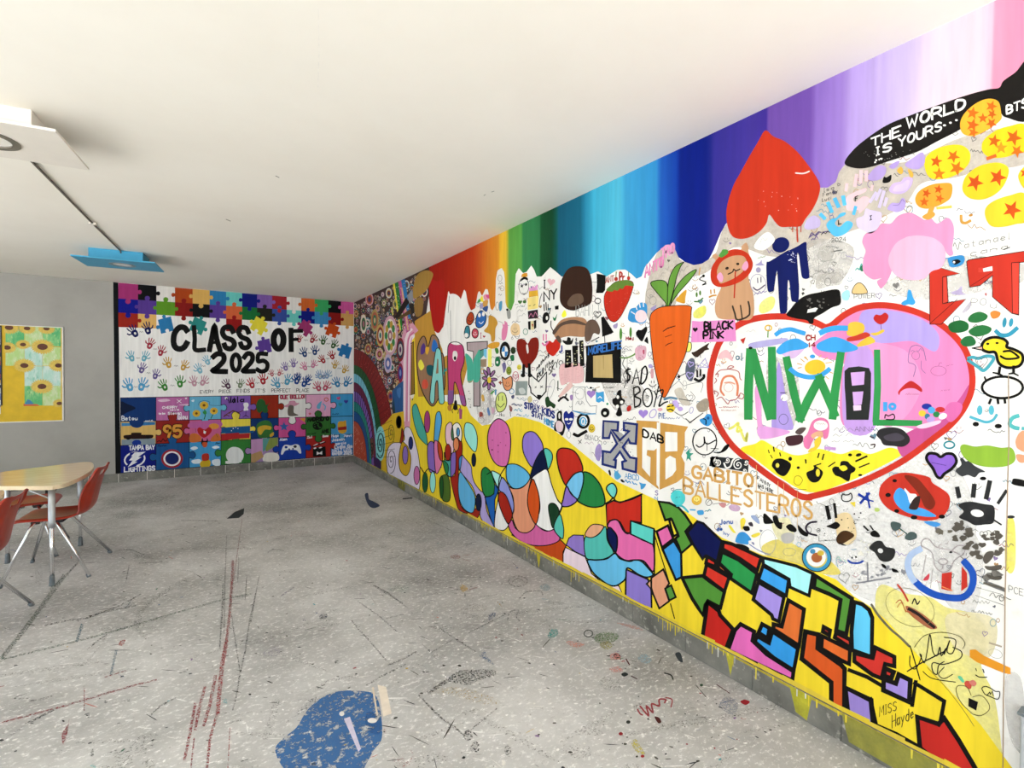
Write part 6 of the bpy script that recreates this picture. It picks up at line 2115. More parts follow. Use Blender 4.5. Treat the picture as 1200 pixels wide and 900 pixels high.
# pairs of hand prints, each pair one motif (view origin, scale, [(x, y, r, rot, mirror)...], colour, label)
HP = [((120, 320, 7.5), [(285, 530, 74, -32, 1), (400, 505, 70, -18, -1)], '10185a', 'navy'), ((120, 320, 7.5), [(415, 638, 62, 24, 1), (512, 700, 60, 14, -1)], 'b8384a', 'crimson'), ((120, 320, 7.5), [(258, 748, 62, -18, 1), (368, 748, 60, 22, -1)], '70b4c8', 'pale teal'),
 ((120, 320, 7.5), [(582, 805, 62, -14, 1), (712, 828, 60, 22, -1)], 'd0a040', 'ochre'), ((120, 320, 7.5), [(345, 852, 60, 24, 1), (465, 905, 58, 14, -1)], '6a5c98', 'dusty violet'), ((120, 320, 7.5), [(855, 855, 60, -26, 1), (925, 782, 55, -30, -1)], '88c0d4', 'powder blue'),
 ((270, 320, 7.5), [(605, 590, 44, 12, 1), (720, 590, 52, 22, -1)], 'b03038', 'dark red'), ((270, 320, 7.5), [(815, 605, 52, 12, 1), (905, 638, 52, 22, -1)], '36602c', 'dark green'), ((270, 320, 7.5), [(652, 712, 56, -14, 1), (742, 695, 54, -8, -1)], '16407c', 'royal blue'),
 ((270, 320, 7.5), [(815, 770, 50, -30, 1), (895, 735, 50, -28, -1)], 'b42c34', 'brick red'), ((270, 320, 7.5), [(485, 835, 50, -14, 1), (555, 805, 50, -10, -1)], '8a74b0', 'lavender'), ((270, 320, 7.5), [(655, 832, 50, -22, 1), (728, 812, 46, 20, -1)], 'dc82a8', 'rose pink'),
 ((270, 320, 7.5), [(918, 818, 48, 24, 1), (1000, 858, 48, 20, -1)], 'cfa544', 'mustard'), ((270, 320, 7.5), [(365, 890, 40, -10, 1), (430, 885, 40, 18, -1)], 'c8646e', 'dusty rose'), ((270, 320, 7.5), [(600, 925, 46, -10, 1), (680, 940, 46, 20, -1)], '1c3f88', 'cobalt'), ((270, 320, 7.5), [(790, 905, 50, -16, 1), (850, 905, 50, 18, -1)], '90b0cc', 'faded blue'),
 ((120, 440, 6.925), [(222, 95, 70, -18, 1), (318, 92, 70, 16, -1)], '58a8d8', 'light blue'), ((120, 440, 6.925), [(505, 95, 62, -24, 1), (630, 68, 62, -6, -1)], '3c8c34', 'grass green'), ((120, 440, 6.925), [(745, 62, 55, -10, 1), (815, 58, 55, 26, -1)], 'cc98a8', 'pale rose'),
 ((120, 440, 6.925), [(1018, 85, 55, -28, 1)], '5a3a50', 'dark mixed'), ((270, 440, 6.925), [(80, 80, 48, 20, 1)], '7a8a6a', 'mottled'), ((270, 440, 6.925), [(175, 78, 55, -14, 1), (265, 45, 58, -14, -1)], 'c03038', 'bright red'), ((270, 440, 6.925), [(382, 75, 58, -24, 1), (462, 50, 58, 16, -1)], '5aa4c8', 'steel blue'),
 ((270, 440, 6.925), [(538, 45, 55, 8, 1), (600, 68, 56, 26, -1)], '1e4a98', 'deep cobalt'), ((270, 440, 6.925), [(715, 103, 52, -20, 1), (772, 100, 52, 20, -1)], 'd0566e', 'raspberry'), ((270, 440, 6.925), [(868, 70, 54, -18, 1), (940, 66, 54, 18, -1)], '3a88bc', 'azure'), ((270, 440, 6.925), [(725, 12, 40, -30, 1), (760, 10, 40, 30, -1)], '8ca0cc', 'periwinkle')]
for (ox, oy, sc), hs, col, nm in HP:
    SB.begin('hand_prints', '%s hand prints on the white puzzle mural' % nm, 'solid', 1.2)
    for x, y, r0, rot, mir in hs: hand(SB, ox+x/sc, oy+y/sc, r0/sc, math.radians(rot), hexc(col), mir, 'e6e3dd', .95)
    a, b_ = hs[0], hs[-1]
    if len(hs) > 1:
        mx, my = (a[0]+b_[0])/2, (a[1]+b_[1])/2
        SB.line(smooth([(ox+(mx+dx)/sc, oy+(my+dy)/sc) for dx, dy in ((-18, 4), (-8, -6), (0, 5), (8, -5), (18, 4))], False, 3), .35, hexc('3a3a40'))
    SB.end()
# lower puzzle: eight by three pieces with dark outlines
XL8 = [141.2, 182.8, 221.8, 259, 293.8, 326.3, 358.4, 387.7, 413.6]
YR = [(466.2, 461.4), (494.2, 487.5), (522.2, 508.8), (554.6, 532.8)]
def ry(i, x): return lerp(YR[i][0], YR[i][1], (x-141.2)/(413.6-141.2))
G8 = [[('123c7c', '', 'night beach sky'), ('c470aa', '', 'pink lettered'), ('6cb8da', 'LRB', 'sunflower'), ('8c62ba', 'R', 'violet mannequin'), ('a8321c', 'R', 'rust red creature'), ('eeebe6', 'RB', 'white boot'), ('eeb0d0', 'R', 'pink ribbon'), ('48a8dc', '', 'sky blue hearts')],
      [('e8c070', 'Rt', 'car at dusk'), ('a42a24', 'T', 'red racing number'), ('d86a9a', 'LR', 'sunset heart'), ('f0dc50', 'RT', 'striped flag'), ('123a78', 'T', 'green helmet'), ('da5a9c', 'L', 'pink star'), ('3c7a34', 'LRTB', 'green ball'), ('52aade', 'B', 'blue toy')],
      [('10208c', 'T', 'dark blue team badge'), ('1e5a98', 'LTR', 'ring shield'), ('4aa4dc', '', 'cloud'), ('3c8a3c', 'TL', 'green white ball'), ('a488b8', 'LT', 'mixed wash'), ('1c44b4', 'LRT', 'game controller'), ('b82e28', 'R', 'film clapper'), ('4a90dc', '', 'blue names')]]
for r in range(3):
    for c in range(8):
        col, tabs, nm = G8[r][c]; xa, xb = XL8[c], XL8[c+1]
        q = [(xa, ry(r, xa)), (xb, ry(r, xb)), (xb, ry(r+1, xb)), (xa, ry(r+1, xa))]
        SB.begin('puzzle_piece', '%s puzzle piece in the lower rows' % nm, 'solid', .8)
        piece(SB, q, tabs.replace('t', ''), col, .75); SB.end()
draw(SB, '''
L 2.2
@ 120 440 6.925
= night_beach | dark sky, foam and lettering of the beach puzzle piece
p 123c7c 155 190 425 190 425 372 155 372
c 0a1c3c 150 215 200 230 270 265 200 300 150 320
p 4a90c8 155 385 225 385 230 408 155 412
p 3a80b8 310 375 428 378 428 400 310 408
c 123c7c 225 370 330 370 320 410 280 425 235 410
t e4ecf0 7 155 365 290 360 34 26 Betou
q dce8f0 5 345 375 410 372 12
= dusk_car | black car silhouette on a yellow dusk
p 8a9aa4 155 520 428 510 428 560 155 565
c 2a1410 172 500 180 485 230 480 240 465 315 465 320 480 405 482 410 500 380 512 200 515
e 120c0a 210 510 18 12
e 120c0a 368 502 18 12
c 1c3a9c 240 545 262 525 300 525 315 545 300 565 255 565
= pink_notes | white handwriting and clouds on the pink piece
c e8c4dc 450 200 520 190 550 205 480 215
c e8c4dc 620 240 690 230 690 245
t f4ecf2 6 485 270 610 266 18 18 CHERRY
t f4ecf2 6 545 285 625 282 12 12 love
t f4ecf2 6 530 318 645 312 20 20 Steven
t f4ecf2 9 610 355 695 352 40 38 Glou
t f4ecf2 6 455 316 510 314 14 14 to be
l f4ecf2 6 605 195 640 222
l f4ecf2 6 640 195 605 222
h f4ecf2 678 186 9
= racing_number | yellow outlined number 95 on red
w 10
t 2a1208 34 485 500 650 497 88 86 95
t e8a040 22 485 500 650 497 88 86 95
q 2a1010 7 445 540 540 530 22
= sunflowers | three yellow sunflowers on light blue
s 2a7a3a 8 828 270 835 320 825 355
s 2a7a3a 7 900 310 880 350
e e4b83c 825 242 36 32
e e4b83c 763 308 32 28
e e4b83c 905 288 32 28
e 7a5020 825 242 12 11
e 7a5020 763 308 11 10
e 7a5020 905 288 11 10
c 3a9a4a 815 295 840 285 845 310 825 315
s 2a4a6a 3 780 240 790 215 830 205 870 215 875 240 960 245
c d8e8f0 720 205 745 195 740 215
= sunset_heart | red heart with a white mark over a sunset
c c868a8 712 380 790 370 950 368 950 420 712 425
c e07a3a 712 480 760 470 800 500 790 535 712 540
c e07a3a 890 500 930 470 955 490 955 528 880 535
e eea040 905 412 42 24
c c82a2c 770 440 790 420 830 440 865 418 888 440 870 475 825 505 785 480
p f4f0ee 822 445 842 455 835 475 820 468
l 2a4a2a 4 755 430 758 460
l 2a4a2a 4 920 470 935 500
p 24160e 805 520 812 505 820 530 845 530 850 505 858 525 850 555 830 580 810 570 800 548
c d85a30 812 545 850 545 845 578 820 582
= cloud_rider | white clouds with plain red and yellow patches
c e4f0f6 715 590 750 575 775 590 740 605
c e4f0f6 890 580 930 570 950 585 910 595
c e4f0f6 725 690 790 680 800 710 740 715
c e4f0f6 890 690 950 680 950 735 900 725
c d8b428 790 720 810 690 860 680 880 710 860 745 810 748
c c83828 812 640 860 635 862 685 812 690
= violet_mannequin | black script name and white torso on violet
@ 120 440 6.925
t 14101e 10 1010 225 1108 215 46 40 Val
e f0ecf2 1005 185 12 10
e 14101e 1008 190 6 6
s 6a4030 7 985 335 1030 300 1070 290 1108 310
s 6a4030 7 985 335 1000 320 1030 330
@ 270 440 6.925
t 14101e 9 -10 220 120 212 40 30 llia
c f0eef0 105 235 112 222 140 222 148 240 140 262 145 282 108 285 112 260
l 2a2030 5 126 285 124 330
l 2a2030 5 100 340 124 322 148 338
s 6a4030 6 -10 310 20 285 60 300 100 285
= striped_flag | blue and red stripes with white stars below yellow
p 1f5c98 -42 422 160 408 160 450 190 445 190 465 -42 478
p c02c30 -42 480 160 468 155 508 -42 520
@ 120 440 6.925
p 1f5c98 965 425 1110 412 1110 462 965 472
p c02c30 965 475 1110 464 1110 512 965 530
e f0f0f4 1048 448 4 4
e f0f0f4 1062 430 4 4
e f0f0f4 1082 422 4 4
e f0f0f4 1100 430 4 4
= team_badge | white lightning bolt in a ring between two lines of lettering
t f0f2f6 10 215 606 425 598 34 32 TAMPA BAY
t f0f2f6 10 175 782 430 770 38 36 LIGHTINGS
o f0f2f6 13 262 680 82 56 -12
p 10208c 225 625 350 612 345 640 270 740 200 752 190 738 225 700 205 690
p f0f2f6 262 625 352 618 290 662 318 662 262 700 285 702 205 745 245 690 215 690 245 655 232 655
= ring_shield | red and white concentric rings on blue
e b02c38 565 675 88 76
e eef0f2 565 675 70 60
e b02c38 565 675 56 48
e 1c2c6c 565 675 54 46
q 12243c 5 450 578 520 572 14
= round_ball | white ball and stand on green
@ 120 440 6.925
e eef0ee 1075 648 72 68
p eef0ee 1015 700 1110 690 1110 712 1012 718
@ 270 440 6.925
e eef0ee 30 645 66 66
p eef0ee -40 695 88 680 90 704 -40 716
q 20301c 6 -120 555 -85 550 14
= green_blob_creature | plain green splash on rust red
c 2c6630 215 285 210 240 225 200 255 190 280 210 290 240 325 220 300 250 305 290 280 305 255 290 235 305 200 270
= plain_boot | grey boot under a pink hat with red lettering
t b8405a 10 402 190 608 185 28 28 QUE BOLLO!
c d898ae 432 250 470 230 480 208 520 205 535 222 560 225 530 245 470 258
c 6a625a 472 248 512 248 515 300 548 318 540 326 470 324
= pink_ribbons | light blue curls and orange flower on pink
c 6ab4d8 700 250 715 225 740 208 735 240 725 270 705 268
s 6ab4d8 10 750 230 770 250 765 280
o dc6a3a 6 778 195 16 14
k e86a7a 645 310 15
= little_hearts | small purple, pink and green hearts on sky blue
h d85a8a 878 185 16 -15
h 4a4aa8 938 212 18
h 3a9aa0 893 235 18
q 2a5a88 4 825 320 880 316 10
= helmet_patch | green and yellow plain patches on navy
c 3c7a38 215 400 260 368 310 368 340 405 345 470 320 500 240 505 215 460
c d8b038 222 425 270 405 330 415 325 440 280 440 250 480 228 470
c d8b038 320 480 350 460 350 485 325 500
= blue_star | blue star and orange corner on pink
k 3a68b4 435 415 42
p e89a3a 560 350 605 345 608 385 590 370
e 3a7a58 608 370 6 6
= black_ball | black ball and lettering on green
t 14180f 12 625 375 690 368 28 28 MAD
t 14180f 12 695 370 800 362 28 28 RID'O
e 14180f 707 408 40 34
b 3c7a34 8 680 385 735 430 4 8
t 14180f 10 740 468 800 460 24 24 AME
q 14180f 5 625 478 695 472 12
= yellow_toy_patch | plain yellow patch with a red band on blue
c e8b038 872 385 895 370 915 372 935 365 940 400 942 450 920 470 890 468 872 440
p b83028 872 420 942 412 942 440 874 446
= mixed_wash | pink, olive and white brushed patches
p c494c0 168 520 262 512 262 640 168 700
p 5a9a94 262 512 320 508 290 600 262 620
p 8a9a4c 320 508 385 502 385 560 290 620 285 590
c eae6dc 275 640 330 625 388 640 385 690 270 695
p c09a6a 168 640 250 610 270 660 200 705 168 706
= game_controller | white game controller with blue buttons on blue
c f0f2f6 410 635 425 580 450 562 490 568 530 558 560 570 575 625 560 632 530 605 450 608 425 640
e 1c3f98 452 582 12 10
e 3a3a48 525 577 14 11
e 1c3f98 477 598 8 6
e 1c3f98 508 595 8 6
t e8f0fa 7 400 530 462 524 18 18 Alan
= film_clapper | black clapperboard with white slashes and a white bow
p 121212 668 588 772 575 776 655 670 660
p f0eeec 700 615 722 628 745 612 745 642 722 636 700 645
l f0eeec 14 680 570 705 558
l f0eeec 14 732 550 760 540
l 121212 12 665 580 770 540
p f0eeec 672 590 690 582 700 590 682 598
p f0eeec 715 586 735 578 745 585 725 592
t f0e8e4 6 622 510 665 505 16 16 Zul
t f0e8e4 6 750 500 795 495 14 14 Emma
= blue_name_list | white handwritten list of names on blue
t eaf2fa 6 820 500 880 496 20 20 Hugo
t eaf2fa 6 920 498 985 494 18 18 Xavi
t eaf2fa 6 822 535 930 526 22 22 Jasmin
t eaf2fa 6 850 565 940 556 22 22 garcia
t eaf2fa 8 845 592 990 584 24 24 Lydia Gm
t eaf2fa 6 822 620 985 608 20 24 MALLY LOVE
t eaf2fa 8 825 645 985 638 22 24 GAMER 2025
''')

# ------------------------------------------------------------------ floor: paint marks where they were spilt
draw(SF, '''
L 0
@ 300 680 4
= blue_paint_patch | large chipped blue paint patch on the concrete floor | patch
c 4a76ac 390 520 500 520 560 540 585 620 590 740 550 800 500 890 440 950 300 960 150 900 90 800 130 740 190 690 240 610 310 550
c 3c68a0 520 620 580 640 580 720 520 700
= cream_dashes | cream paint dashes beside the blue patch | solid
p efe3d2 570 490 610 500 636 625 596 640
l e6d8c0 14 548 505 568 630
p dcd4e8 412 650 440 640 492 790 480 805
e f0ece6 402 626 12 11
e f0ece6 545 658 22 12
= dark_scuffs | black scuffed paint square and strokes on the floor | chip
c 222426 900 460 950 425 1020 420 1110 420 1120 445 1040 470 1000 490 920 480
l 222426 24 810 525 930 450
l 2a2c2e 14 765 540 850 630 975 725
l 2a2c2e 10 985 720 1130 600
c 2a2c2e 970 720 1000 700 1015 735 990 755
c 26282a 1005 780 1030 755 1050 780 1040 805 1010 800
c 26282a 1165 790 1180 770 1195 790 1190 825 1170 820
l 26282a 12 620 398 690 370 750 335
l 5a5c5c 12 520 490 600 445 700 395
l 3a3c40 10 450 190 480 230 520 270 610 375
l 3a3c48 9 480 100 580 170 660 240
l 3a3c40 9 555 25 620 60 710 130
l 4a4c50 6 780 300 820 340 920 280
l 3a3c44 8 870 230 940 280 1030 335
l 3c4048 7 610 180 690 160
l 3a4048 7 1000 245 1080 205 1160 165
e 26282a 378 384 12 8
c 2a3060 295 175 310 158 336 160 330 175 305 182
e 2a3a70 225 187 8 6
c 3a5a90 1085 190 1100 155 1125 155 1115 175
c 3a6aa0 1050 350 1075 330 1080 355 1120 400 1060 365
l 6a5a8a 10 120 72 175 35
= faded_scuffs | faded grey black smears on the floor | faded
c 3a3c3e 200 610 250 560 300 540 280 580 220 620 140 670
c 4a4c4e 30 740 60 650 80 570 110 560 90 660 60 740
c 5a5c5e 270 220 330 200 390 205 330 225
s 5a5c5e 18 280 510 350 470 480 450
c 9a8ab0 30 350 80 310 120 320 100 355
c d0b060 830 520 950 500 1100 545 1150 575 1060 580 930 540
c 4a8a70 610 45 670 25 720 35 700 55 650 52
c 8a7a70 960 140 1010 110 1090 125 1060 145
s 4a4a4a 8 730 420 750 395 790 405 800 425
c b84a4a 640 840 680 830 720 860 690 880
s b85a5a 10 650 870 720 850 735 810 715 790
c c8505a 590 710 600 695 612 715 600 720
= floor_flecks | small yellow, red and white paint flecks on the floor | chip
c e8c040 955 35 970 20 990 40 970 55
l b06060 8 990 45 1035 35
l d0a050 8 1130 100 1150 120
l f0f0ea 8 155 118 185 160
l f0f0ea 5 440 0 450 20
@ 0 680 4
= red_streaks | long red dragged paint streaks on the floor | worn
l b03a40 16 1092 -90 1080 120 1065 260 1045 380
l b03a40 26 1062 290 1040 400 1020 620
l a83a40 20 1010 450 985 580 955 680
l a83a40 18 960 500 930 620 915 700
l a84048 18 915 580 890 720 865 840
l b03a40 16 1020 620 985 740 970 880
l a84048 12 910 740 895 880
l b04a4a 8 1078 690 1068 880
l a04048 10 0 670 130 635 300 590 500 530 620 495 740 465
l 9a4048 8 490 455 590 425
c a8404a 290 720 310 690 325 650 315 720 295 770
l a0404a 10 395 510 395 610
c c04848 555 305 565 285 588 280 575 305
l a84a50 6 0 500 20 495
= black_drag_lines | straight black drag lines across the floor | chip
l 2c2e2e 10 1045 20 1040 160 1030 320
l 2c2e2e 8 1055 30 1050 250
l 2c2e2e 9 1085 160 1105 300 1125 430
l 2c2e2e 9 1200 60 1170 190 1150 330 1125 440 1105 560 1090 610
l 2c2e2e 6 1155 0 1148 95
l 2c2e2e 10 210 212 310 190 400 180 480 150 635 120
l 2c2e2e 8 400 180 560 120 660 65
l 2c2e2e 10 70 555 130 555
l 2c2e2e 11 140 565 190 560 250 540
l 3a3c3c 14 120 675 200 635 250 610
l 2c2e2e 10 705 635 750 590 830 550
l 2c2e2e 9 410 325 450 290 500 255
c 2c2e2e 420 820 435 790 440 820 425 830
c 2c2e2e 540 680 565 660 560 675
c 2c2e2e 390 635 420 620 415 645
e 2c2e2e 495 570 9 6
e 2c2e2e 602 563 8 6
e 3a3a38 865 430 9 8
e 2c2e2e 760 320 7 5
l 2c2e2e 9 1075 670 1130 655
l 2c2e2e 8 1130 850 1165 840
= grey_smears | soft grey smears on the near floor | faded
c 4a4c4c 600 780 660 730 740 720 720 760 640 790
c 5a5c5c 480 820 560 790 630 790 560 820
s 6a6c6c 12 0 760 60 720 100 690
s 8a8c84 26 870 0 760 60 680 120 640 190 650 240 690 270
s 8a8c84 10 380 400 420 370 500 260
c 6a6a5e 660 860 700 840 730 860 700 880
= green_line | long green painted line crossing the floor | chip
s 4a6a54 10 20 370 200 325 400 275 600 220 800 160 960 115 1090 80 1180 65
s 3c5a48 26 0 375 60 300 130 210 190 130 240 60 300 -20
@ 0 600 8.18
l 3c5a48 26 480 740 640 600 740 490
@ 0 680 4
= blue_flecks | small blue grey paint drags on the floor | worn
l 6a8494 18 385 210 360 285
l 7a8c98 16 545 330 520 440
l 7a8c98 10 590 130 615 95
c 8ac8d0 1045 570 1060 555 1065 580
c 8ad0d0 420 870 440 865 450 880
@ 100 530 4
= dark_floor_patch | small black wedge mark at the end of the red line | solid
p 34383a 662 312 700 280 745 262 742 290 720 308
= far_drag_lines | thin red and black lines running to the far floor | chip
l 9a4a4a 6 735 315 720 420 700 560 685 680 670 800
l 2c2e2e 6 662 390 658 520 652 640 640 800
l 2c2e2e 7 720 480 714 610
l 2c2e2e 6 757 580 750 690
l 2c2e2e 8 815 580 795 680 775 800
l 3a4040 6 150 460 210 455 300 490
l 3a4040 8 205 530 190 610
l 3a4040 8 855 470 880 455 930 460
l 3a4040 6 450 320 540 320 620 322
l 4a4c4a 5 250 520 390 515
l 3a4040 6 960 415 975 403
= far_stains | dull green and dark stains on the far floor | faded
c 3a5a38 130 300 180 280 245 275 200 305 150 310
c 3a4a38 60 245 140 240 220 235 230 245 150 250
c 3a5a3a 960 185 1010 172 1060 172 1040 190 980 195
c d8d4c8 340 580 400 560 470 560 480 575 420 585
c c8c4b8 40 345 90 325 160 318 150 330 80 348
c a05a50 960 380 1000 365 1045 375 1010 390
c a05050 1150 235 1190 225 1200 240
c 3a4048 220 470 300 490 320 500 260 492
c c8c0b8 700 165 750 155 760 165
s 6a6c66 18 250 800 270 740 330 690 400 640
s 6a6c66 8 420 550 500 560 510 580 460 600
c e0dcd2 1155 355 1180 350 1185 362 1160 365
c 6a7a8a 180 720 220 700 230 715 190 730
l 6a5a9a 12 920 675 975 635
c 2a3060 1098 775 1115 758 1135 760 1125 775
l f0f0ea 7 955 715 985 755
@ 400 530 4
= navy_splash | small dark blue splash near the right wall | solid
c 34405c 110 200 125 192 130 220 150 230 180 250 150 262 125 245
l 3a3c3e 10 290 218 330 215
= near_wall_marks | red flower, small rings and dabs near the right wall | chip
e b86a62 535 490 24 11
l b87a72 6 570 485 600 480
l b87a72 6 570 500 600 510
l 3a3c3c 6 575 430 620 432
l 3a3c3c 5 585 440 610 425
c e8b840 555 630 580 625 595 645 565 652
l b0505a 7 600 645 640 632
o 4a4c4c 6 828 605 44 24
s 4a4c4c 6 800 610 830 590 860 610
s 3a3c3c 7 835 685 870 655 930 650 945 670
c 8ab0bc 930 630 960 615 980 640 950 650
c 3a5a90 690 770 705 752 722 756 710 772
s 3a4048 7 780 790 790 750 830 740 820 770 835 790
l 3a3a40 6 150 625 190 650 290 710
l 3a3a40 5 140 680 160 710
l 4a4c4a 4 400 315 480 350 540 380
@ 600 680 4
= coloured_dabs | teal, olive and salmon dabs near the skirting | worn
c 3aa09a 168 260 185 230 215 235 210 260 180 272
c 6a8a5a 380 270 420 245 490 250 495 275 440 300 400 290
c a8a060 410 300 450 285 470 310 440 325
c e8a090 255 285 300 290 340 300 310 315 270 305
c e8a898 490 200 560 210 620 235 560 225
c e8a098 455 415 500 405 520 425 480 432
c e8a098 460 350 490 340 510 365 470 375
c 9ab8c8 590 365 620 345 655 370 640 390 610 385
c a0a4ae 970 580 1010 545 1060 580 1040 630 990 610
c cdc060 560 770 580 745 610 790 625 815 590 810
= red_floor_writing | red scribbled writing on the floor | solid
s a84a50 9 588 605 600 625 612 632
s a84a50 10 600 590 640 635 630 590 660 620 655 580 690 590 690 560 720 560 715 575
s a84a50 7 720 550 750 560 745 595
= dark_dabs | black and dark red dabs on the near floor | solid
c 3a2c2c 475 350 495 342 510 360 485 372
l 5a2c2c 10 535 370 550 395
c 2a2c2c 512 440 530 432 545 442 525 452
l 4a2c30 8 560 450 585 462
s 2a2c2c 8 715 435 745 445 755 465
c 3a4048 765 345 785 338 795 355 800 385 780 375
c 5a2a2a 668 640 690 645 700 665 685 670
c b02c34 1070 570 1090 560 1115 570 1095 585
e 982c34 510 720 10 8
e b03a3a 612 825 9 7
e 2a2c2c 545 665 10 8
l 3a2c2a 5 862 492 910 548
o 5a5c58 5 358 250 20 16
e 2a4a3a 888 492 8 6
l 5a2c34 6 960 490 1020 530
b 3a3a38 26 120 200 1100 820 2 5
b a04048 8 700 600 1150 800 2 5
b 8a2c34 5 20 220 60 260 2 4
''')

# fine chips, scratches and specks all over the visible floor
rd = random.Random(77)
def speckle(name, label, n, cols, r0, r1, streak, mt):
    SF.begin(name, label, mt, -.3)
    for i in range(n):
        y = 1.2 + 7.6*rd.random()**1.35; x = rd.uniform(max(-3.2, .25-.42*y-.6), 2.26); a = rd.gauss(-.6, .5); L = rd.uniform(r0, r1); w = L*rd.uniform(.35, .8)
        if rd.random() < streak: L *= rd.uniform(2, 6); w *= .45
        c, q = math.cos(a), math.sin(a); b0 = len(SF.V); m_ = 7; z = .00008 + .000012*(i % 5)
        for k in range(m_):
            t = 2*math.pi*k/m_; f = rd.uniform(.55, 1.15); u, v = L*f*math.cos(t), w*f*math.sin(t)
            SF.V.append((x+u*c-v*q, y+u*q+v*c, z))
        SF.Fc.append(tuple(range(b0, b0+m_))); SF.C.append(hexc(rd.choice(cols)))
    o = SF.end(); o['kind'] = 'stuff'
speckle('white_chips', 'white chips and scratches in the concrete floor', 1500, ['efeeea', 'e6e4de', 'f6f5f2'], .003, .012, .35, 'solid')
speckle('dark_specks', 'dark paint specks and scuffs on the concrete floor', 1100, ['2e2e2c', '45443f', '3a3c40', '55534d'], .003, .013, .45, 'solid')
speckle('grime_stains', 'grey grime stains on the concrete floor', 260, ['77756f', '6a6862', '82807a'], .02, .10, .5, 'faded')
speckle('colour_specks', 'small red, blue, green and yellow paint specks on the concrete floor', 170, ['a8404a', '3a5a90', '4a7a60', 'd0b050', '8a6a9a', 'd08a80', '5aa0a8'], .004, .014, .3, 'solid')
# ------------------------------------------------------------------ things
def empty(name, loc, rz=0, label=None, cat=None, group=None):
    o = bpy.data.objects.new(name, None); COL.objects.link(o); o.location = loc; o.rotation_euler = (0, 0, rz); o.empty_display_size = .1
    return tag(o, label, cat, group)
def copy_tree(o, parent=None):
    c = o.copy(); COL.objects.link(c); c.parent = parent
    for ch in [x for x in bpy.data.objects if x.parent == o]: copy_tree(ch, c)
    return c

# ---- trapezoid activity table, long side towards +x
def make_table():
    root = empty('activity_table', (0, 0, 0))
    # outline (local): long base at x=0 bulging slightly, short base at x=-.58
    raw = [(.0, -.50), (.045, -.25), (.06, 0), (.045, .25), (.0, .50), (-.05, .565), (-.13, .55), (-.53, .31), (-.585, .25), (-.59, 0), (-.585, -.25), (-.53, -.31), (-.13, -.55), (-.05, -.565)]
    out = smooth(raw, True, 5)
    bm = bmesh.new()
    def slab(z0, z1, sc):
        lo = [bm.verts.new((x*sc-.27*(1-sc), y*sc, z0)) for x, y in out]; hi = [bm.verts.new((x*sc-.27*(1-sc), y*sc, z1)) for x, y in out]
        n = len(out)
        for i in range(n): bm.faces.new((lo[i], lo[(i+1) % n], hi[(i+1) % n], hi[i]))
        bm.faces.new(lo[::-1]); bm.faces.new(hi)
    slab(.716, .7455, .996); top = bm_obj('tabletop', bm, m_wood, root)
    bm = bmesh.new(); n = len(out)
    for (a, za), (b, zb) in (((1.0, .717), (1.0, .744)),):
        lo = [bm.verts.new((x, y, za)) for x, y in out]; hi = [bm.verts.new((x, y, zb)) for x, y in out]
        il = [bm.verts.new((x*.985-.004, y*.985, za)) for x, y in out]; ih = [bm.verts.new((x*.985-.004, y*.985, zb)) for x, y in out]
        for i in range(n):
            j = (i+1) % n
            bm.faces.new((lo[i], lo[j], hi[j], hi[i])); bm.faces.new((hi[i], hi[j], ih[j], ih[i])); bm.faces.new((lo[j], lo[i], il[i], il[j]))
    bm_obj('edge_band', bm, m_edge, top)
    bm = bmesh.new(); box(bm, -.5, -.22, .66, -.46, .22, .715); box(bm, -.14, -.40, .66, -.10, .40, .715)
    bm_obj('apron', bm, m_black, root)
    for (x, y) in ((-.085, -.50), (-.085, .50), (-.50, -.26), (-.50, .26)):
        bm = bmesh.new(); tube(bm, [(x, y, .02), (x, y, .50)], .0125, 14)
        leg = bm_obj('leg', bm, m_chrome, root, True)
        bm = bmesh.new(); tube(bm, [(x, y, .43), (x, y, .47), (x, y, .715)], .0205, 16); bm_obj('leg_sleeve', bm, m_steel, leg, True)
        bm = bmesh.new(); tube(bm, [(x, y, 0), (x, y, .012), (x, y, .06), (x, y, .075)], .0185, 14, .0145); bm_obj('foot_cap', bm, m_cap, leg, True)
        bm = bmesh.new(); s = -1 if y > 0 else 1
        tube(bm, [(x-.01, y, .64), (x-.13, y+.02*s, .715)], .005, 8); tube(bm, [(x, y, .64), (x-.01, y+.12*s, .715)], .005, 8)
        bm_obj('brace', bm, m_steel, leg, True)
    return root
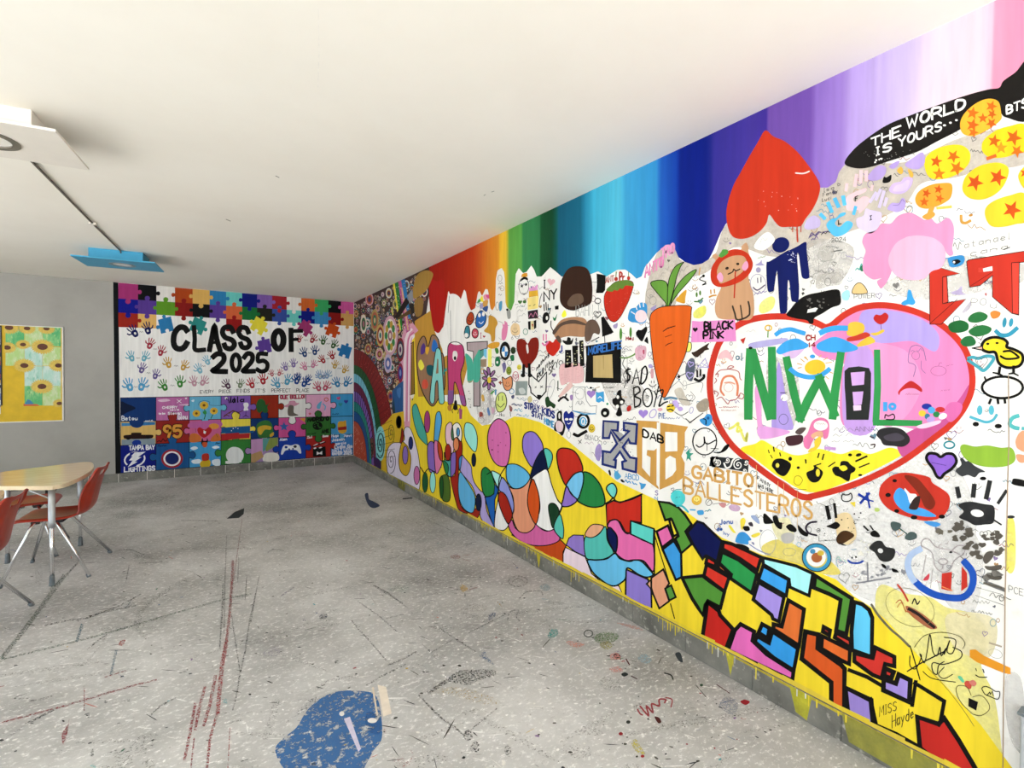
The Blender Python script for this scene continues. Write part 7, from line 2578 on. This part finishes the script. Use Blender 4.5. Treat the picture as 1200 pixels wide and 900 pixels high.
# ---- stacking school chair, seat facing +x (its back at -x)
def make_chair():
    root = empty('school_chair', (0, 0, 0))
    prof = [(.235, .425, .17, 0), (.225, .442, .19, .004), (.18, .447, .205, .012), (.09, .438, .212, .018), (0, .430, .215, .022), (-.09, .428, .215, .026), (-.155, .437, .213, .030), (-.195, .462, .21, .034),
            (-.215, .50, .208, .046), (-.225, .55, .206, .052), (-.235, .60, .204, .052), (-.245, .65, .202, .046), (-.256, .70, .199, .036), (-.266, .742, .193, .022), (-.273, .772, .184, .02), (-.281, .793, .168, .018), (-.290, .802, .15, .016)]
    # columns across the width; ribs pressed into the back
    cols = [-1, -.92, -.78, -.62, -.46, -.30, -.15, 0, .15, .30, .46, .62, .78, .92, 1]
    bm = bmesh.new(); G = []
    for i, (x, z, w, lift) in enumerate(prof):
        row = []
        a = prof[max(0, i-1)]; b = prof[min(len(prof)-1, i+1)]
        tx, tz = b[0]-a[0], b[1]-a[1]; l = math.hypot(tx, tz); nx, nz = (tz/l, -tx/l)
        if nz < 0 and i < 6: nx, nz = -nx, -nz
        if i >= 6: nx, nz = (abs(tz)/l, -tx/l if tx > 0 else abs(tx)/l)
        for c in cols:
            up = lift*(min(abs(c), .92)**2.4)*1.5 - (.017 if abs(c) > .95 else 0)
            rib = -.006 if (8 <= i <= 12 and (abs(abs(c)-.46) < .01 or abs(abs(c)-.78) < .01)) else 0
            cup = up + rib
            row.append(bm.verts.new((x+nx*cup, c*w, z+nz*cup)))
        G.append(row)
    for i in range(len(prof)-1):
        for j in range(len(cols)-1):
            if i == 13 and 5 <= j <= 8: continue          # carrying slot
            bm.faces.new((G[i][j], G[i][j+1], G[i+1][j+1], G[i+1][j]))
    me = bpy.data.meshes.new('shell'); bm.to_mesh(me); bm.free()
    sh = link('shell', me, m_red, root)
    for p in me.polygons: p.use_smooth = True
    so_ = sh.modifiers.new('thickness', 'SOLIDIFY'); so_.thickness = .008; so_.offset = 0
    ss = sh.modifiers.new('soft', 'SUBSURF'); ss.levels = ss.render_levels = 2
    # rolled rim
    bm = bmesh.new(); rim = [G_ for G_ in ()]
    bm.free()
    for (fx, fy, tx, ty, tz) in ((.255, .275, .12, .13, .412), (.255, -.275, .12, -.13, .412), (-.255, .285, -.02, .13, .412), (-.255, -.285, -.02, -.13, .412)):
        bm = bmesh.new()
        tube(bm, [(tx-.04*(1 if tx > 0 else -1), ty*.6, tz), (tx, ty*.92, tz-.004), (tx+(fx-tx)*.06, ty+(fy-ty)*.06, tz-.03), (fx, fy, .012)], .0115, 12)
        leg = bm_obj('leg', bm, m_chrome, root, True)
        bm = bmesh.new(); tube(bm, [(fx, fy, 0), (fx-(fx-tx)*.05, fy-(fy-ty)*.05, .022)], .0135, 12); bm_obj('foot_glide', bm, m_cap, leg, True)
    bm = bmesh.new(); box(bm, -.055, -.13, .402, .0, .13, .424); box(bm, .085, -.12, .402, .135, .12, .43)
    bm_obj('mounting_bracket', bm, m_black, root)
    return root
TX, TY = -.835, 5.32
t1 = make_table(); t1.location = (TX, TY, 0); t2 = copy_tree(t1); t2.location = (TX-.30, TY-1.13, 0)
tag(t1, 'trapezoid maple-topped table reflecting the sunflower collage, two chairs tucked under it', 'table', 'activity tables')
tag(t2, 'maple-topped table of which only one rounded corner shows, in front of the other table', 'table', 'activity tables')
ch = make_chair()
ch.location = (-.945, 5.195, 0); ch.rotation_euler = (0, 0, math.radians(174))
tag(ch, 'red plastic chair with chrome legs at the table, its back to the puzzle mural side', 'chair', 'red school chairs')
c2 = copy_tree(ch); c2.location = (-1.30, 5.84, 0); c2.rotation_euler = (0, 0, math.radians(2)); tag(c2, 'red plastic chair tucked far under the table, only its seat showing', 'chair', 'red school chairs')
c3 = copy_tree(ch); c3.location = (-1.235, 4.215, 0); c3.rotation_euler = (0, 0, math.radians(174)); tag(c3, 'red plastic chair seen only by its back and one leg, at the cut-off table', 'chair', 'red school chairs')

# ---- ceiling fixtures
def fixture(name, label, x0, x1, y0, y1, bx0, bx1, by0, by1, cx, cy, r, m1, m2):
    z = 2.745; root = empty(name, ((x0+x1)/2, (y0+y1)/2, z), math.radians(-6), label, 'ceiling light', 'ceiling lights')
    def loc(o): o.location = (-(x0+x1)/2, -(y0+y1)/2, -z); return o
    loc(box_obj('housing', (bx0, by0, z+.012, bx1, by1, HC), m1, root, .002))
    # plate with a real round opening
    bm = bmesh.new(); n = 40; zz = (z, z+.013)
    def sq(t):
        c, s = math.cos(t), math.sin(t); k = 1/max(abs(c), abs(s)); return ((x0+x1)/2 + c*k*(x1-x0)/2, (y0+y1)/2 + s*k*(y1-y0)/2)
    rings = []
    for zq in zz:
        rings.append(([bm.verts.new((*sq(2*math.pi*(i+.5)/n), zq)) for i in range(n)], [bm.verts.new((cx+r*math.cos(2*math.pi*(i+.5)/n), cy+r*math.sin(2*math.pi*(i+.5)/n), zq)) for i in range(n)]))
    corners = []
    for i in range(n):
        j = (i+1) % n
        for (o, q) in rings: bm.faces.new((o[i], o[j], q[j], q[i]))
        bm.faces.new((rings[0][0][i], rings[0][0][j], rings[1][0][j], rings[1][0][i])); bm.faces.new((rings[0][1][i], rings[0][1][j], rings[1][1][j], rings[1][1][i]))
    # pull the nearest outline points into true corners
    for (px_, py_) in ((x0, y0), (x0, y1), (x1, y0), (x1, y1)):
        for o, q in rings:
            v = min(o, key=lambda v: (v.co.x-px_)**2+(v.co.y-py_)**2); v.co.x, v.co.y = px_, py_
    pl = loc(bm_obj('plate', bm, m1, root))
    bm = bmesh.new()
    for i in range(n): pass
    def annulus(r0, r1, z0, z1):
        A = [[bm.verts.new((cx+rr_*math.cos(2*math.pi*i/n), cy+rr_*math.sin(2*math.pi*i/n), zq)) for i in range(n)] for rr_, zq in ((r1, z1), (r1, z0), (r0, z0), (r0, z1))]
        for a in range(3):
            for i in range(n): j = (i+1) % n; bm.faces.new((A[a][i], A[a][j], A[a+1][j], A[a+1][i]))
    annulus(r*.76, r*1.02, z-.004, z+.01); loc(bm_obj('trim_ring', bm, m2, root))
    bm = bmesh.new(); vs = [bm.verts.new((cx+r*.78*math.cos(2*math.pi*i/n), cy+r*.78*math.sin(2*math.pi*i/n), z+.004)) for i in range(n)]
    c0 = bm.verts.new((cx, cy, z+.001))
    for i in range(n): bm.faces.new((vs[i], vs[(i+1) % n], c0))
    loc(bm_obj('lens', bm, m_diff, root))
fixture('ceiling_light', 'white square ceiling light with a grey ringed round lens', -1.265, -.575, 3.31, 3.82, -1.14, -.692, 3.397, 3.72, -.925, 3.565, .13, m_fixw, m_ring)
fixture('ceiling_light', 'blue painted square ceiling light near the puzzle mural', -1.085, -.385, 6.565, 7.09, -.967, -.506, 6.66, 7.0, -.72, 6.83, .115, m_fixb, m_fixblue2)
cab = bpy.data.objects
root = empty('ceiling_conduit', (-.8, 5.2, HC), 0, 'thin grey conduit on the ceiling joining the two square lights', 'conduit')
bm = bmesh.new(); tube(bm, [(-.905, 3.70, HC-.008), (-.79, 5.57, HC-.008), (-.715, 6.64, HC-.008), (-.712, 6.652, HC-.03)], .0075, 8)
o = bm_obj('conduit_tube', bm, m_cable, root, True); o.location = (.8, -5.2, -HC)
o = box_obj('conduit_clip', (-.815, 5.555, HC-.02, -.765, 5.585, HC), m_fixw, root, .002); o.location = (.8, -5.2, -HC)

# ---- collages on the back wall
def wall_xy(px, py): w = hit(px, py, 1, YB); return w.x, w.z
m_yel = simple('yellow_backing_paper', 'e4bd2c', .7); m_wfr = simple('white_frame_paint', 'f0ece2', .5); m_blk = simple('black_frame', '14161b', .5)
def tile_mat(name, c1, c2, c3):
    mt, nt, b = mat(name, .7, .2)
    o1, _ = noise_mix(nt, b, hexc(c1), hexc(c2), 9, .4, .62, stretch=(2.2, 1, .8)); noise_mix(nt, b, None, hexc(c3), 16, .55, .7, prev=o1, stretch=(2, 1, .7)); return mt
tm = [tile_mat('painted_green_tile', '5fb878', '8fd08a', 'c8e0a0'), tile_mat('painted_lime_tile', 'b8d88a', 'd0e0b0', 'dfe8c8'), tile_mat('painted_mint_tile', 'b4dccc', 'd8e8e0', '8cc8b4'), tile_mat('painted_teal_tile', '6cb8a0', 'a8d8c8', 'd8e8e0')]
x0, x1, z0, z1 = -2.62, -1.598, .918, 2.178
root = empty('sunflower_collage', ((x0+x1)/2, YB, z0), 0, 'yellow panel with painted sunflower squares in a thin white frame on the grey wall', 'artwork')
def rel(o): o.location = (-(x0+x1)/2, -YB, -z0); return o
rel(box_obj('backing_board', (x0, YB-.012, z0, x1, YB-.0005, z1), m_yel, root))
for d in ((x0-.002, YB-.018, z0-.012, x1+.014, YB-.0005, z0), (x1, YB-.018, z0, x1+.014, YB-.0005, z1+.01), (x0-.002, YB-.018, z1, x1, YB-.0005, z1+.010)):
    rel(box_obj('frame_bar', d, m_wfr, root))
# view crop (0,370) 8.57 px: columns 57..248..430..615, rows 105..305..500..700..895
cx_ = [57, 248, 430, 615]; rows_ = [105, 310, 505, 705, 900]
ARR = [(0, 0, 0), (1, 0, 1), (2, 0, 0), (0, 1, 1), (1, 1, 2), (2, 1, 1), (1, 2, 2), (2, 2, 2), (1, 3, 0), (2, 3, 1)]
for c, r, k in ARR:
    xa, za = wall_xy(cx_[c]/8.57, 370+rows_[r]/8.57); xb, zb = wall_xy(cx_[c+1]/8.57, 370+rows_[r+1]/8.57)
    rel(box_obj('painted_square', (xa+.001, YB-.0145, zb+.001, xb-.001, YB-.011, za-.001), tm[(k+c*r) % 4 if (c, r) == (2, 2) else k], root))
m_pet = simple('sunflower_petal_paint', 'e6c65a', .6, vary=.2, scale=40); m_seed = simple('sunflower_seed_paint', '6a3a22', .6, vary=.3, scale=40)
XA, XB = wall_xy(5, 400)[0]-.02, x1-.002
for sx, sy, r, r2 in ((430, 312, 100, 50), (425, 710, 98, 42), (248, 500, 90, 38), (95, 120, 85, 38), (275, 128, 75, 30), (470, 130, 75, 30), (590, 500, 85, 34), (75, 320, 75, 34), (235, 290, 62, 28), (600, 880, 60, 28)):
    X, Z = wall_xy(sx/8.57, 370+sy/8.57); rr_ = r/8.57*.0138*.78; rc = r2/8.57*.0138*.66
    bm = bmesh.new(); N = 26; P = []
    for i in range(N*2):
        t = math.pi*i/N; q = rr_*(1 if i % 2 == 0 else .78); xx = min(max(X+q*math.cos(t), -2.158), x1-.004); zz_ = min(max(Z+q*math.sin(t)*.85, z0+.18), z1-.004)
        P.append(bm.verts.new((xx, YB-.0152, zz_)))
    bm.faces.new(P); fl = rel(bm_obj('sunflower', bm, m_pet, root))
    bm = bmesh.new(); P = [bm.verts.new((min(max(X+rc*math.cos(2*math.pi*i/18), -2.158), x1-.004), YB-.0156, min(max(Z+rc*.8*math.sin(2*math.pi*i/18), z0+.18), z1-.004))) for i in range(18)]
    bm.faces.new(P); bm_obj('seed_head', bm, m_seed, fl)
# small blue and orange corner strokes of the lowest square
X, Z = wall_xy(34, 471); bm = bmesh.new()
bm.faces.new([bm.verts.new((X+a, YB-.0153, Z+b)) for a, b in ((-.04, -.03), (.05, -.03), (.02, .02), (-.01, .035))]); rel(bm_obj('blue_corner_stroke', bm, simple('blue_stroke_paint', '3a86b0'), root))
bm = bmesh.new(); bm.faces.new([bm.verts.new((X+a, YB-.0151, Z+b)) for a, b in ((-.05, -.055), (.11, -.055), (.08, -.03), (-.05, -.02))]); rel(bm_obj('orange_corner_stroke', bm, simple('orange_stroke_paint', 'd86a30'), root))
# striped panel with dark frame, cut by the picture's edge
xa, xb, za, zb = -2.60, -2.183, 1.135, 2.172
root = empty('striped_collage', ((xa+xb)/2, YB, za), 0, 'dark framed panel of coloured stripes mounted over the yellow collage edge', 'artwork')
def rel2(o): o.location = (-(xa+xb)/2, -YB, -za); return o
rel2(box_obj('backing_board', (xa, YB-.022, za, xb, YB-.0125, zb), m_blk, root))
for i, (a, b_, col) in enumerate(((115, 290, 'f0ece6'), (322, 368, 'd85a5a'), (412, 452, 'e8b858'), (458, 494, 'd8644a'), (505, 572, '1c44a0'), (584, 625, 'a02c50'), (645, 672, 'e8b858'), (674, 694, 'f0ece6'), (725, 780, 'eceef2'), (780, 845, '7a88c4'), (845, 895, 'eceef2'), (900, 915, '8a9ad0'), (920, 985, 'f0eeea'))):
    X_, Zt = wall_xy(2, 370+a/8.57); X_, Zb = wall_xy(2, 370+b_/8.57)
    rel2(box_obj('coloured_stripe', (xa+.02, YB-.0245, Zb, xb-.014, YB-.0215, Zt), simple('stripe_paint_%02d' % i, col, .6), root))

# ---- grey steel box low on the right wall at the near edge of the picture
root = empty('utility_box', (XR, .33, .16), 0, 'grey steel box edge low on the right wall past the thin brown line', 'utility box')
o = box_obj('steel_case', (XR-.05, .20, .17, XR-.0005, .455, .455), m_steel, root, .004); o.location = (-XR, -.33, -.16)
o = box_obj('lid_flange', (XR-.058, .205, .452, XR-.0005, .462, .462), m_cap, root, .002); o.location = (-XR, -.33, -.16)

# tiny marks on the ceiling
SCe = Surf(ceil, 2, HC, -1, 'ceiling')
draw(SCe, '''
L 0
@ 0 0 1
= ceiling_scuffs | tiny grey scuffs on the cream ceiling
l 8a8478 1 323 206 327 208
l b8b0a0 1.2 265 257 270 259
l 9a9488 .8 576 225 579 224
l 9a9488 .8 567 229 569 228
l fffaf0 1 373 10 374 60 372.5 105
''')
for ob in list(bpy.data.objects):
    if ob.type == 'MESH' and not ob.data.polygons: bpy.data.objects.remove(ob)
